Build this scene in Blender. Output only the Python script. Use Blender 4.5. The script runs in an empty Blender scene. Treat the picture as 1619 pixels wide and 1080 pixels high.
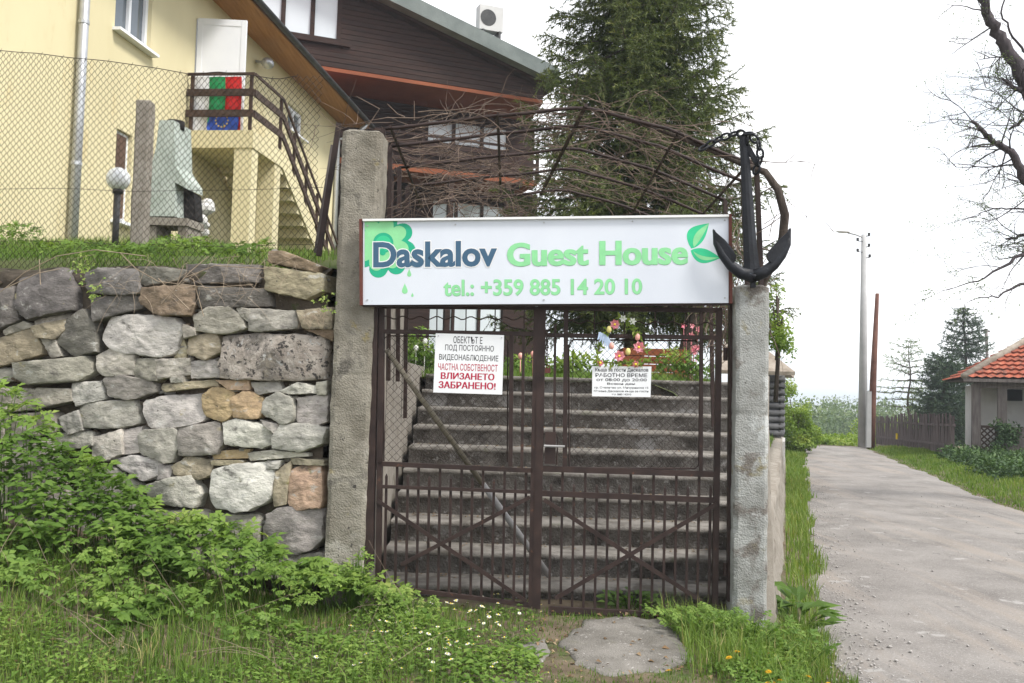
import bpy, math, random
import numpy as np
from mathutils import Vector, Matrix, noise as mnoise

R = math.radians
random.seed(7)
RNG = np.random.default_rng(11)
SC = bpy.context.scene
COL = SC.collection

# ------------------------------------------------------------------ camera
EYE = 1.55
FOC = 1500.0                      # focal length in photograph pixels (photo is 1619 x 1080)
PITCH = R(3.0)
ROLL = 0.028
F_ = Vector((0, math.cos(PITCH), math.sin(PITCH)))
U0 = Vector((0, -math.sin(PITCH), math.cos(PITCH)))
X0 = Vector((1, 0, 0))
R_ = X0 * math.cos(ROLL) + U0 * math.sin(ROLL)
U_ = U0 * math.cos(ROLL) - X0 * math.sin(ROLL)
CAMP = Vector((0, 0, EYE))
cd = bpy.data.cameras.new('camera')
cam = bpy.data.objects.new('camera', cd)
COL.objects.link(cam)
cd.sensor_width = 36.0
cd.lens = 36.0 * FOC / 1619.0
cd.clip_start = 0.05
cd.clip_end = 6000
cam.matrix_world = Matrix(((R_.x, U_.x, -F_.x, 0), (R_.y, U_.y, -F_.y, 0), (R_.z, U_.z, -F_.z, EYE), (0, 0, 0, 1)))
SC.camera = cam

# ------------------------------------------------------------------ sky, sun, exposure
SUN_EL, SUN_AZ = R(52), R(122)      # azimuth clockwise from +Y: veiled sun high on the right
w = bpy.data.worlds.new('World')
SC.world = w
w.use_nodes = True
nt = w.node_tree
nt.nodes.clear()
sky = nt.nodes.new('ShaderNodeTexSky')
sky.sky_type = 'NISHITA'
sky.sun_disc = False
sky.sun_elevation = SUN_EL
sky.sun_rotation = SUN_AZ
sky.altitude = 300
sky.air_density = 1.0
sky.dust_density = 1.0
sky.ozone_density = 1.0
hs = nt.nodes.new('ShaderNodeHueSaturation')     # a thin white overcast takes the blue out of the sky
hs.inputs['Saturation'].default_value = 0.20
hs.inputs['Value'].default_value = 1.0
ctc = nt.nodes.new('ShaderNodeTexCoord')
cmp_ = nt.nodes.new('ShaderNodeMapping')
cmp_.inputs['Scale'].default_value = (1.0, 1.0, 2.6)
cnz = nt.nodes.new('ShaderNodeTexNoise')
cnz.inputs['Scale'].default_value = 2.3
cnz.inputs['Detail'].default_value = 6
crp = nt.nodes.new('ShaderNodeValToRGB')
crp.color_ramp.elements[0].position = 0.38
crp.color_ramp.elements[0].color = (0.70, 0.75, 0.81, 1)
crp.color_ramp.elements[1].position = 0.62
crp.color_ramp.elements[1].color = (1.18, 1.17, 1.16, 1)
cmul = nt.nodes.new('ShaderNodeMix')
cmul.data_type = 'RGBA'
cmul.blend_type = 'MULTIPLY'
cmul.inputs[0].default_value = 1.0
bg = nt.nodes.new('ShaderNodeBackground')
bg.inputs['Strength'].default_value = 0.13
wo = nt.nodes.new('ShaderNodeOutputWorld')
L = nt.links.new
L(sky.outputs[0], hs.inputs['Color'])
L(ctc.outputs['Generated'], cmp_.inputs[0])
L(cmp_.outputs[0], cnz.inputs['Vector'])
L(cnz.outputs['Fac'], crp.inputs[0])
ovc = nt.nodes.new('ShaderNodeMix')              # the cloud layer itself: even, nearly white
ovc.data_type = 'RGBA'
ovc.inputs[0].default_value = 0.7
ovc.inputs[7].default_value = (3.85, 3.82, 3.80, 1)
L(hs.outputs[0], ovc.inputs[6])
L(ovc.outputs[2], cmul.inputs[6])
L(crp.outputs[0], cmul.inputs[7])
L(cmul.outputs[2], bg.inputs['Color'])
L(bg.outputs[0], wo.inputs[0])

sl = bpy.data.lights.new('sun', 'SUN')
sl.energy = 1.5
sl.angle = R(14)
sl.color = (1.0, 0.96, 0.9)
so = bpy.data.objects.new('sun', sl)
COL.objects.link(so)
sd = Vector((math.sin(SUN_AZ) * math.cos(SUN_EL), math.cos(SUN_AZ) * math.cos(SUN_EL), math.sin(SUN_EL)))
so.rotation_euler = sd.to_track_quat('Z', 'Y').to_euler()

SC.view_settings.view_transform = 'Standard'
SC.view_settings.look = 'None'
SC.view_settings.gamma = 1.0
SC.view_settings.exposure = 1.58
SC.render.engine = 'CYCLES'
SC.cycles.max_bounces = 6
SC.cycles.transparent_max_bounces = 8

# ------------------------------------------------------------------ measuring helpers
def ray(px, py):
    return F_ + R_ * ((px - 809.5) / FOC) - U_ * ((py - 540.0) / FOC)
def P(px, py, Y):                  # the point seen at a photo pixel, Y metres ahead
    d = ray(px, py)
    return CAMP + d * (Y / d.y)
class Plane:
    def __init__(s, o, u):         # vertical plane through o along u
        s.o = Vector(o); s.u = Vector(u).normalized(); s.n = Vector((s.u.y, -s.u.x, 0)).normalized()
        if s.n.y > 0: s.n = -s.n   # the normal faces the viewer's side
    def hit(s, px, py, off=0.0):
        d = ray(px, py); o = s.o + s.n * off
        return CAMP + d * ((o - CAMP).dot(s.n) / d.dot(s.n))
    def loc(s, px, py, off=0.0):
        h = s.hit(px, py, off)
        return (h - s.o).dot(s.u), h.z
    def at(s, a, z, off=0.0):
        q = s.o + s.u * a + s.n * off
        return Vector((q.x, q.y, z))
def nz(x, y, z=0.0, s=1.0):
    return mnoise.noise(Vector((x * s, y * s, z * s)))
def smooth(t):
    t = max(0.0, min(1.0, t)); return t * t * (3 - 2 * t)

# ------------------------------------------------------------------ mesh helpers
class MB:
    def __init__(s): s.v = []; s.f = []; s.m = []; s.t = []
    def add(s, vs, fs, mi=0, tint=0.5):
        b = len(s.v); s.v.extend(tuple(v) for v in vs)
        for f in fs: s.f.append(tuple(b + i for i in f)); s.m.append(mi)
        s.t.extend([tint] * len(vs)); return s
    def box(s, c, ax, ay, az, mi=0):            # centre and three half-axis vectors
        c, ax, ay, az = Vector(c), Vector(ax), Vector(ay), Vector(az)
        vs = [c + ax * i + ay * j + az * k for k in (-1, 1) for j in (-1, 1) for i in (-1, 1)]
        return s.add(vs, [(0, 2, 3, 1), (4, 5, 7, 6), (0, 1, 5, 4), (2, 6, 7, 3), (0, 4, 6, 2), (1, 3, 7, 5)], mi)
    def beam(s, p, q, w, d, n=(0, -1, 0), mi=0):  # bar from p to q, w across, d along n
        p, q = Vector(p), Vector(q); a = q - p; n = Vector(n)
        side = a.cross(n)
        if side.length < 1e-6: side = Vector((1, 0, 0))
        side.normalize(); nn = side.cross(a).normalized()
        return s.box((p + q) / 2, side * (w / 2), nn * (d / 2), a / 2, mi)
    def tube(s, pts, r, n=6, mi=0, cap=True, tint=0.5):
        pts = [Vector(p) for p in pts]
        rs = r if isinstance(r, (list, tuple)) else [r] * len(pts)
        vs = []; fs = []; ref = None
        for i, p in enumerate(pts):
            a = (pts[min(i + 1, len(pts) - 1)] - pts[max(i - 1, 0)])
            if a.length < 1e-9: a = Vector((0, 0, 1))
            a.normalize()
            if ref is None:
                ref = Vector((0, 0, 1)) if abs(a.z) < 0.9 else Vector((1, 0, 0))
            x = a.cross(ref)
            if x.length < 1e-6: x = a.orthogonal()
            x.normalize(); y = a.cross(x).normalized(); ref = -y if False else x.cross(a)
            for k in range(n):
                t = 2 * math.pi * k / n
                vs.append(p + (x * math.cos(t) + y * math.sin(t)) * rs[i])
        for i in range(len(pts) - 1):
            for k in range(n):
                a, b = i * n + k, i * n + (k + 1) % n
                fs.append((a, b, b + n, a + n))
        if cap:
            fs.append(tuple(range(n - 1, -1, -1))); e = (len(pts) - 1) * n
            fs.append(tuple(range(e, e + n)))
        return s.add(vs, fs, mi, tint)
    def prism(s, front, back, mi=0):             # two matching outlines
        n = len(front); vs = list(front) + list(back)
        fs = [tuple(range(n)), tuple(range(2 * n - 1, n - 1, -1))]
        fs += [(i + n, (i + 1) % n + n, (i + 1) % n, i) for i in range(n)]
        return s.add(vs, fs, mi)
    def ball(s, c, r, nu=12, nv=8, sx=1, sy=1, sz=1, mi=0, tint=.5):
        c = Vector(c); vs = [c + Vector((0, 0, r * sz))]; fs = []
        for j in range(1, nv):
            th = math.pi * j / nv
            for i in range(nu):
                ph = 2 * math.pi * i / nu
                vs.append(c + Vector((r * sx * math.sin(th) * math.cos(ph), r * sy * math.sin(th) * math.sin(ph), r * sz * math.cos(th))))
        vs.append(c - Vector((0, 0, r * sz)))
        for i in range(nu): fs.append((0, 1 + i, 1 + (i + 1) % nu))
        for j in range(nv - 2):
            for i in range(nu):
                a = 1 + j * nu + i; b = 1 + j * nu + (i + 1) % nu
                fs.append((a, a + nu, b + nu, b))
        e = len(vs) - 1; q = 1 + (nv - 2) * nu
        for i in range(nu): fs.append((q + (i + 1) % nu, q + i, e))
        return s.add(vs, fs, mi, tint)

WORG = {}                            # world origin of every object built
def link(o, parent):
    COL.objects.link(o)
    if parent is not None: o.parent = parent
    return o
def mesh_obj(name, V, Fc, mats, parent=None, smooth_=False, mi=None, tint=None, origin=None):
    V = np.asarray(V, dtype=np.float64)
    lo, hi = V.min(0), V.max(0)
    o = Vector(origin) if origin is not None else Vector(((lo[0] + hi[0]) / 2, (lo[1] + hi[1]) / 2, lo[2]))
    me = bpy.data.meshes.new(name)
    V = V - np.array(o)
    if isinstance(Fc, np.ndarray):
        k = Fc.shape[1]; n = len(Fc)
        me.vertices.add(len(V)); me.vertices.foreach_set('co', V.astype(np.float32).ravel())
        me.loops.add(n * k); me.loops.foreach_set('vertex_index', Fc.astype(np.int32).ravel())
        me.polygons.add(n); me.polygons.foreach_set('loop_start', np.arange(0, n * k, k, dtype=np.int32))
        me.update(calc_edges=True)
    else:
        me.from_pydata([tuple(v) for v in V], [], Fc)
    if not isinstance(mats, (list, tuple)): mats = [mats]
    for m in mats: me.materials.append(m)
    if mi is not None and len(mats) > 1: me.polygons.foreach_set('material_index', np.asarray(mi, dtype=np.int32))
    if smooth_: me.polygons.foreach_set('use_smooth', np.ones(len(me.polygons), dtype=bool))
    if tint is not None:
        a = me.attributes.new('tint', 'FLOAT', 'POINT'); a.data.foreach_set('value', np.asarray(tint, dtype=np.float32))
    me.update()
    ob = bpy.data.objects.new(name, me)
    link(ob, parent)
    ob.location = o - (WORG[parent.name] if parent is not None else Vector((0, 0, 0)))
    WORG[ob.name] = o
    return ob
def obj(name, mb, mats, parent=None, smooth_=False, tint=False):
    return mesh_obj(name, mb.v, mb.f, mats, parent, smooth_, mb.m, mb.t if tint else None)
def thing(name, label, cat, loc, group=None):
    o = bpy.data.objects.new(name, None)
    o.empty_display_size = 0.2
    COL.objects.link(o)
    o.location = loc; WORG[o.name] = Vector(loc)
    return tag(o, label, cat, group)
def tag(o, label, cat=None, group=None, kind=None):
    if label: o['label'] = label
    if cat: o['category'] = cat
    if group: o['group'] = group
    if kind: o['kind'] = kind
    return o
def struct(o, label=None):
    o['kind'] = 'structure'
    if label: o['label'] = label
    return o

# ------------------------------------------------------------------ materials
def newmat(name):
    m = bpy.data.materials.new(name); m.use_nodes = True
    nt = m.node_tree; nt.nodes.clear()
    out = nt.nodes.new('ShaderNodeOutputMaterial')
    return m, nt, out
def ramp(nt, stops):
    r = nt.nodes.new('ShaderNodeValToRGB'); cr = r.color_ramp
    while len(cr.elements) < len(stops): cr.elements.new(0.5)
    for e, (p, c) in zip(cr.elements, stops):
        e.position = p; e.color = (c[0], c[1], c[2], 1) if not isinstance(c, (int, float)) else (c, c, c, 1)
    return r
def noise_node(nt, vec, scale, detail=6, rough=.6, dist=0.0):
    n = nt.nodes.new('ShaderNodeTexNoise')
    n.inputs['Scale'].default_value = scale; n.inputs['Detail'].default_value = detail
    n.inputs['Roughness'].default_value = rough; n.inputs['Distortion'].default_value = dist
    nt.links.new(vec, n.inputs['Vector']); return n
def mixc(nt, fac, a, b, mode='MIX'):
    m = nt.nodes.new('ShaderNodeMix'); m.data_type = 'RGBA'; m.blend_type = mode
    for s, v in ((m.inputs[0], fac), (m.inputs[6], a), (m.inputs[7], b)):
        if hasattr(v, 'links') or hasattr(v, 'is_linked'): nt.links.new(v, s)
        elif isinstance(v, (int, float)): s.default_value = v
        else: s.default_value = (v[0], v[1], v[2], 1)
    return m.outputs[2]
def mat(name, c1, c2=None, scale=4.0, rough=0.85, bump=0.0, bscale=30.0, spots=(), metal=0.0, stretch=(1, 1, 1),
        objcolor=False, spec=0.3, lo=.35, hi=.65, bdist=0.01, vor=None):
    """noise between two colours, patches of further colours (colour, scale, threshold, softness), relief"""
    m, nt, out = newmat(name)
    Lk = nt.links.new
    tc = nt.nodes.new('ShaderNodeTexCoord')
    mp = nt.nodes.new('ShaderNodeMapping'); mp.inputs['Scale'].default_value = stretch
    oi = nt.nodes.new('ShaderNodeObjectInfo')
    ad = nt.nodes.new('ShaderNodeVectorMath'); ad.operation = 'ADD'
    sc_ = nt.nodes.new('ShaderNodeMath'); sc_.operation = 'MULTIPLY'; sc_.inputs[1].default_value = 37.0
    Lk(oi.outputs['Random'], sc_.inputs[0])
    Lk(tc.outputs['Object'], ad.inputs[0]); Lk(sc_.outputs[0], ad.inputs[1])
    Lk(ad.outputs[0], mp.inputs[0])
    vec = mp.outputs[0]
    n1 = noise_node(nt, vec, scale)
    rp = ramp(nt, [(lo, c1), (hi, c2 if c2 else c1)])
    Lk(n1.outputs['Fac'], rp.inputs[0])
    col = rp.outputs[0]
    if objcolor: col = mixc(nt, 1.0, col, oi.outputs['Color'], 'MULTIPLY')
    for (c, s, th, sf) in spots:
        n2 = noise_node(nt, vec, s, 8, .65, .3)
        r2 = ramp(nt, [(th, 0.0), (min(.999, th + sf), 1.0)])
        Lk(n2.outputs['Fac'], r2.inputs[0])
        col = mixc(nt, r2.outputs[0], col, c)
    b = nt.nodes.new('ShaderNodeBsdfPrincipled')
    Lk(col, b.inputs['Base Color'])
    b.inputs['Roughness'].default_value = rough
    b.inputs['Metallic'].default_value = metal
    b.inputs['Specular IOR Level'].default_value = spec
    if bump > 0:
        n3 = noise_node(nt, vec, bscale, 8, .65)
        h = n3.outputs['Fac']
        if vor:
            vo = nt.nodes.new('ShaderNodeTexVoronoi'); vo.inputs['Scale'].default_value = vor
            Lk(vec, vo.inputs['Vector'])
            mm = nt.nodes.new('ShaderNodeMath'); mm.operation = 'MULTIPLY_ADD'; mm.inputs[1].default_value = -.7
            Lk(vo.outputs['Distance'], mm.inputs[0]); Lk(h, mm.inputs[2]); h = mm.outputs[0]
        bp = nt.nodes.new('ShaderNodeBump'); bp.inputs['Strength'].default_value = bump; bp.inputs['Distance'].default_value = bdist
        Lk(h, bp.inputs['Height']); Lk(bp.outputs[0], b.inputs['Normal'])
    Lk(b.outputs[0], out.inputs[0])
    return m
def leafmat(name, stops, trans=0.3, rough=.55):
    m, nt, out = newmat(name); Lk = nt.links.new
    at = nt.nodes.new('ShaderNodeAttribute'); at.attribute_name = 'tint'
    rp = ramp(nt, stops); Lk(at.outputs['Fac'], rp.inputs[0])
    b = nt.nodes.new('ShaderNodeBsdfPrincipled'); b.inputs['Roughness'].default_value = rough
    b.inputs['Specular IOR Level'].default_value = .25
    t = nt.nodes.new('ShaderNodeBsdfTranslucent')
    Lk(rp.outputs[0], b.inputs['Base Color'])
    tcol = mixc(nt, 1.0, rp.outputs[0], (1.1, 1.2, .5), 'MULTIPLY')
    Lk(tcol, t.inputs[0])
    mx = nt.nodes.new('ShaderNodeMixShader'); mx.inputs[0].default_value = trans
    Lk(b.outputs[0], mx.inputs[1]); Lk(t.outputs[0], mx.inputs[2]); Lk(mx.outputs[0], out.inputs[0])
    return m
def glassmat(name, col, rough=.05):
    m, nt, out = newmat(name)
    b = nt.nodes.new('ShaderNodeBsdfPrincipled')
    b.inputs['Base Color'].default_value = (*col, 1); b.inputs['Roughness'].default_value = rough
    b.inputs['Specular IOR Level'].default_value = .9
    nt.links.new(b.outputs[0], out.inputs[0]); return m

M = {}
M['soil'] = mat('soil', (.075, .055, .035), (.16, .125, .085), 6, .95, .8, 40, spots=[((.06, .085, .022), 3, .5, .12), ((.23, .185, .14), 2.2, .56, .12), ((.30, .27, .24), 45, .64, .05)])
M['lawn_soil'] = mat('lawn_soil', (.05, .075, .02), (.09, .10, .035), 3, .95, .8, 40)
M['far_field'] = mat('far_field', (.08, .13, .03), (.13, .17, .05), .05, .95)
def roadmat():
    m, nt, out = newmat('road'); Lk = nt.links.new
    tc = nt.nodes.new('ShaderNodeTexCoord'); v = tc.outputs['Object']
    mp = nt.nodes.new('ShaderNodeMapping'); mp.inputs['Rotation'].default_value = (0, 0, R(16.4)); mp.inputs['Scale'].default_value = (1.5, .10, 1); Lk(v, mp.inputs[0])
    n1 = noise_node(nt, v, 1.1, 8, .65); r1 = ramp(nt, [(.34, (.155, .142, .132)), (.66, (.275, .255, .238))]); Lk(n1.outputs['Fac'], r1.inputs[0])
    col = r1.outputs[0]
    def layer(vec, sc, th, sf, c, det=8, k=1.0):
        n = noise_node(nt, vec, sc, det, .7); r = ramp(nt, [(th, 0.0), (min(.999, th + sf), k)]); Lk(n.outputs['Fac'], r.inputs[0])
        return mixc(nt, r.outputs[0], col, c)
    col = layer(mp.outputs[0], 1.3, .50, .14, (.29, .25, .215), 4, .75)      # dusty wheel tracks
    col = layer(mp.outputs[0], 1.9, .60, .10, (.10, .095, .092), 4, .6)
    col = layer(v, 2.6, .60, .05, (.33, .315, .30))
    col = layer(v, 3.4, .64, .04, (.11, .105, .10))
    col = layer(v, 60, .57, .06, (.34, .325, .31), 4, .9)
    col = layer(v, 75, .60, .05, (.06, .056, .053), 4, .9)
    col = layer(v, 150, .58, .05, (.30, .285, .27), 3, .8)
    b = nt.nodes.new('ShaderNodeBsdfPrincipled'); Lk(col, b.inputs['Base Color']); b.inputs['Roughness'].default_value = .95; b.inputs['Specular IOR Level'].default_value = .2
    n3 = noise_node(nt, v, 70, 8, .7); bp = nt.nodes.new('ShaderNodeBump'); bp.inputs['Strength'].default_value = .8; bp.inputs['Distance'].default_value = .008
    Lk(n3.outputs['Fac'], bp.inputs['Height']); Lk(bp.outputs[0], b.inputs['Normal']); Lk(b.outputs[0], out.inputs[0]); return m
M['road'] = roadmat()
M['gravel'] = mat('gravel', (.27, .25, .235), (.44, .42, .40), 60, .95)
M['slab'] = mat('slab', (.125, .115, .10), (.215, .20, .18), 5, .95, .9, 60, vor=90, bdist=.006, spots=[((.42, .40, .38), 40, .62, .05), ((.12, .115, .08), 4, .6, .15)])
M['pillar_a'] = mat('pillar_beige', (.165, .148, .118), (.29, .268, .222), 4, .95, .8, 60, vor=90, bdist=.006,
                    spots=[((.11, .10, .085), 4, .54, .10), ((.36, .335, .29), 3.2, .58, .10), ((.25, .20, .075), 5, .62, .1), ((.05, .045, .04), 22, .64, .04), ((.40, .38, .34), 60, .66, .04)])
M['pillar_b'] = mat('pillar_grey', (.20, .20, .185), (.32, .325, .31), 4, .95, .8, 60, vor=95, bdist=.006,
                    spots=[((.15, .135, .12), 5, .54, .08), ((.20, .17, .085), 4, .62, .1), ((.44, .45, .44), 3.4, .56, .08), ((.06, .055, .05), 26, .655, .04), ((.11, .10, .09), 60, .64, .04)])
M['tread'] = mat('tread', (.11, .10, .088), (.25, .232, .21), 6, .95, .8, 60, vor=90, bdist=.006, spots=[((.10, .09, .075), 5, .54, .1), ((.09, .10, .05), 3, .62, .1)])
M['riser'] = mat('riser', (.095, .085, .075), (.235, .218, .20), 5, .95, 1.0, 60, vor=70, bdist=.012, spots=[((.36, .345, .33), 20, .58, .05), ((.065, .058, .052), 4, .55, .10), ((.33, .32, .31), 2.0, .60, .04)])
M['stone'] = mat('stone', (.70, .69, .67), (1.26, 1.24, 1.19), 9, .95, .9, 15, objcolor=True, bdist=.022, stretch=(1, 1, 1.7),
                 spots=[((.085, .078, .07), 6, .59, .12), ((.50, .485, .45), 9, .60, .10), ((.24, .21, .10), 5, .63, .08), ((.06, .056, .05), 34, .64, .05), ((.55, .53, .50), 50, .66, .05)])
M['porous'] = mat('porous', (.27, .23, .195), (.46, .41, .36), 10, .95, 1.0, 24, bdist=.02, spots=[((.15, .135, .12), 4, .52, .12), ((.06, .054, .05), 26, .545, .05), ((.30, .26, .20), 4, .62, .1), ((.40, .39, .37), 22, .60, .05)])
M['wall_core'] = mat('wall_core', (.045, .036, .027), (.12, .098, .075), 9, .98, 1, 30, spots=[((.16, .14, .115), 30, .62, .05), ((.05, .07, .02), 6, .6, .08)])
M['iron'] = mat('iron', (.022, .013, .0115), (.042, .025, .021), 9, .62, .5, 120, bdist=.002, spots=[((.115, .052, .03), 18, .64, .08)])
M['iron_red'] = mat('iron_red', (.09, .026, .02), (.14, .045, .032), 9, .65, .4, 90, bdist=.002)
M['wire'] = mat('wire', (.018, .014, .012), (.045, .032, .026), 12, .75)
M['anchor'] = mat('anchor', (.006, .007, .010), (.014, .016, .022), 14, .5, .7, 60, spec=.3, bdist=.004, spots=[((.06, .075, .095), 34, .65, .05)])
M['signwhite'] = mat('sign_white', (.60, .635, .70), (.66, .695, .755), 1.4, .4, .15, 3, spec=.4, spots=[((.50, .54, .60), 2.5, .62, .15), ((.42, .43, .45), 30, .70, .04)], stretch=(1, 1, .6))
M['white'] = mat('white_paint', (.72, .72, .72), (.80, .80, .79), 3, .5)
M['paper'] = mat('notice_white', (.74, .75, .77), (.79, .80, .81), 3, .6)
def flat(name, c, rough=.5): return mat(name, c, tuple(x * 1.12 for x in c), 12, rough)
M['blue'] = flat('print_blue', (.045, .105, .175))
M['green_l'] = flat('print_light_green', (.24, .60, .29))
M['green_m'] = flat('print_mid_green', (.035, .50, .24))
M['green_d'] = flat('print_deep_green', (.015, .36, .20))
M['green_g'] = flat('print_grey_green', (.20, .38, .24))
M['black'] = flat('print_black', (.03, .03, .035))
M['red'] = flat('print_red', (.42, .012, .05))
M['ywall'] = mat('yellow_render', (.60, .53, .33), (.66, .59, .375), .8, .9, .25, 120, bdist=.004, stretch=(1, 1, .4), spots=[((.56, .47, .26), .7, .6, .2), ((.60, .51, .30), 3, .6, .1), ((.50, .43, .28), 1.6, .66, .1)])
M['wood_dark'] = mat('dark_timber', (.014, .006, .004), (.037, .0155, .0105), 3, .75, .5, 40, stretch=(.4, .4, 6), bdist=.004)
M['wood_red'] = mat('red_timber', (.17, .045, .016), (.24, .07, .026), 2, .7, .3, 30, stretch=(.5, .5, 3))
M['soffit'] = mat('soffit_timber', (.30, .135, .045), (.42, .21, .08), 2.5, .7, .3, 30, stretch=(8, .4, 1))
M['rail_wood'] = mat('rail_timber', (.035, .02, .014), (.07, .042, .03), 5, .7)
M['roof_green'] = mat('roof_shingle', (.11, .13, .125), (.18, .205, .195), 1.2, .85, .5, 20)
M['gutter'] = mat('gutter', (.03, .03, .032), (.06, .06, .06), 4, .5)
M['zinc'] = mat('zinc_pipe', (.42, .43, .45), (.55, .56, .58), 3, .4, metal=.6)
M['pvc'] = mat('white_plastic', (.76, .77, .80), (.80, .81, .83), 2, .4)
M['glass'] = glassmat('window_glass', (.10, .12, .14))
M['glass_sky'] = glassmat('curtain_sky_glass', (.55, .60, .63), .12)  # pale base colour stands for white curtains and painted-in sky reflection
M['shutter'] = mat('brown_shutter', (.085, .05, .035), (.13, .08, .055), 3, .7)
M['bbq'] = mat('grill_concrete', (.30, .34, .30), (.42, .46, .42), 4, .95, .6, 40, spots=[((.2, .21, .19), 5, .6, .1)])
M['unit'] = mat('unit_casing', (.46, .46, .45), (.52, .52, .51), 3, .5)
M['conc'] = mat('plain_concrete', (.19, .165, .135), (.29, .265, .23), 5, .95, .8, 60, bdist=.005, spots=[((.12, .095, .07), 5, .56, .12)])
M['soot_black'] = flat('soot_black', (.012, .011, .011), .9)
M['globe'] = mat('globe_glass', (.72, .73, .75), (.78, .79, .80), 2, .25)
M['flag_w'] = flat('flag_white', (.72, .72, .74), .8)
M['flag_g'] = flat('flag_green', (.02, .26, .09), .8)
M['flag_r'] = flat('flag_red', (.55, .02, .02), .8)
M['flag_b'] = flat('flag_blue', (.03, .08, .40), .8)
M['star'] = flat('star_yellow', (.75, .55, .05), .8)
M['bark'] = mat('bark', (.045, .035, .028), (.10, .08, .065), 8, .95, 1, 30, stretch=(3, 3, .6), bdist=.02)
M['bark_grey'] = mat('bark_grey', (.05, .042, .046), (.10, .085, .09), 8, .95, 1, 30, stretch=(3, 3, .6), bdist=.02)
M['vine'] = mat('vine_bark', (.085, .058, .045), (.20, .15, .118), 9, .95, .6, 50)
M['dry'] = mat('dry_stem', (.22, .17, .12), (.34, .27, .20), 8, .95)
M['pole_grey'] = mat('pole_concrete', (.36, .36, .36), (.45, .45, .45), 2, .9)
M['pole_red'] = mat('pole_timber', (.085, .035, .025), (.15, .07, .05), 3, .85)
M['prop'] = mat('prop_pole', (.15, .13, .095), (.24, .21, .16), 6, .85, .4, 40)
M['pipe'] = mat('prop_pipe', (.26, .25, .25), (.34, .33, .33), 6, .6)
M['tile'] = mat('roof_tile', (.22, .055, .032), (.38, .105, .058), 3.5, .85, .4, 30, spots=[((.13, .06, .045), 2.2, .54, .12), ((.33, .17, .11), 6, .58, .08), ((.09, .065, .055), 9, .62, .06)])
M['limewash'] = mat('limewash', (.46, .45, .43), (.56, .55, .53), 1.5, .9, .3, 30, spots=[((.33, .30, .27), 1.5, .6, .15)])
M['old_wood'] = mat('weathered_timber', (.10, .085, .08), (.19, .165, .155), 4, .9, .6, 30, stretch=(5, 5, .6))
M['fence_wood'] = mat('fence_timber', (.06, .045, .045), (.13, .10, .10), 2.5, .9, .5, 25, stretch=(4, 4, .5))
M['log'] = mat('log_timber', (.07, .07, .075), (.14, .14, .145), 4, .9, .6, 30)
M['thatch'] = mat('old_shingle', (.24, .20, .16), (.38, .33, .28), 6, .95, .8, 20)
M['clump'] = leafmat('leaf_mixed', [(0, (.045, .085, .014)), (.40, (.105, .19, .032)), (.75, (.21, .31, .065)), (1, (.36, .41, .125))], .38)
M['grassm'] = leafmat('grass_blade', [(0, (.05, .095, .014)), (.45, (.115, .20, .035)), (.85, (.24, .31, .075)), (.95, (.38, .33, .15)), (1, (.42, .35, .19))], .38)
M['spruce'] = leafmat('spruce_needle', [(0, (.030, .048, .022)), (.45, (.068, .098, .034)), (.8, (.125, .155, .048)), (1, (.21, .22, .075))], .25)
M['darkfir'] = leafmat('fir_needle', [(0, (.022, .04, .028)), (.6, (.05, .085, .055)), (1, (.09, .13, .07))], .15)
M['larch'] = leafmat('larch_needle', [(0, (.07, .11, .045)), (.6, (.13, .19, .07)), (1, (.2, .26, .1))], .3)
M['bright'] = leafmat('spring_leaf', [(0, (.09, .15, .025)), (.5, (.18, .27, .045)), (1, (.32, .38, .09))], .4)
M['woods'] = leafmat('far_leaf', [(0, (.05, .085, .035)), (.5, (.09, .145, .05)), (1, (.17, .22, .08))], .25)
M['ivy'] = leafmat('ivy_leaf', [(0, (.02, .045, .014)), (.6, (.045, .09, .028)), (1, (.09, .15, .045))], .2)
M['litter'] = leafmat('dead_leaf', [(0, (.10, .06, .03)), (.6, (.22, .14, .075)), (1, (.36, .27, .17))], .15)
M['petal_w'] = leafmat('white_petal', [(0, (.75, .75, .74)), (1, (.85, .85, .83))], .2)
M['petal_y'] = leafmat('yellow_petal', [(0, (.75, .42, .02)), (1, (.85, .60, .04))], .2)
M['petal_p'] = leafmat('pink_petal', [(0, (.74, .17, .26)), (1, (.82, .45, .50))], .2)
# ================================================================== the setting
def road_l(y): return 0.2 + 0.30 * y
def road_r(y): return 4.0 + 0.247 * y
def wall_line(y): return 1.60 + 0.290 * (y - 5.8)          # retaining wall along the lane
def gz(x, y):
    if y > 31:
        z = -8.0 * smooth((y - 31) / 95.0)
    else:
        z = 0.0
    rl = road_l(y)
    t = smooth((rl - 0.03 - x) / .55) * smooth((14 - y) / 4)
    z += t * (0.17 * smooth((y - 2.5) / 3.4))
    z += 0.42 * smooth((-x - 1.0) / 2.4) * smooth((y - 3.6) / 2.3) * smooth((14 - y) / 4)
    rr = road_r(y)
    z += 0.12 * smooth((x - rr) / 1.5) * smooth((34 - y) / 4) * smooth((y + 5) / 6)
    if 2 < y < 12 and -6 < x < 3: z += 0.018 * nz(x, y, 3.1, 3.0) * t * (1 - math.exp(-((x - .45) / .9) ** 4 - ((y - 5.0) / .9) ** 4))
    return z
def axis(lo, a, b, step, hi, k=1.28):
    mid = list(np.arange(a, b + 1e-6, step)); up = []; s = step; q = mid[-1]
    while q < hi: s *= k; q += s; up.append(q)
    dn = []; s = step; q = mid[0]
    while q > lo: s *= k; q -= s; dn.append(q)
    return np.array(dn[::-1] + mid + up)
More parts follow.
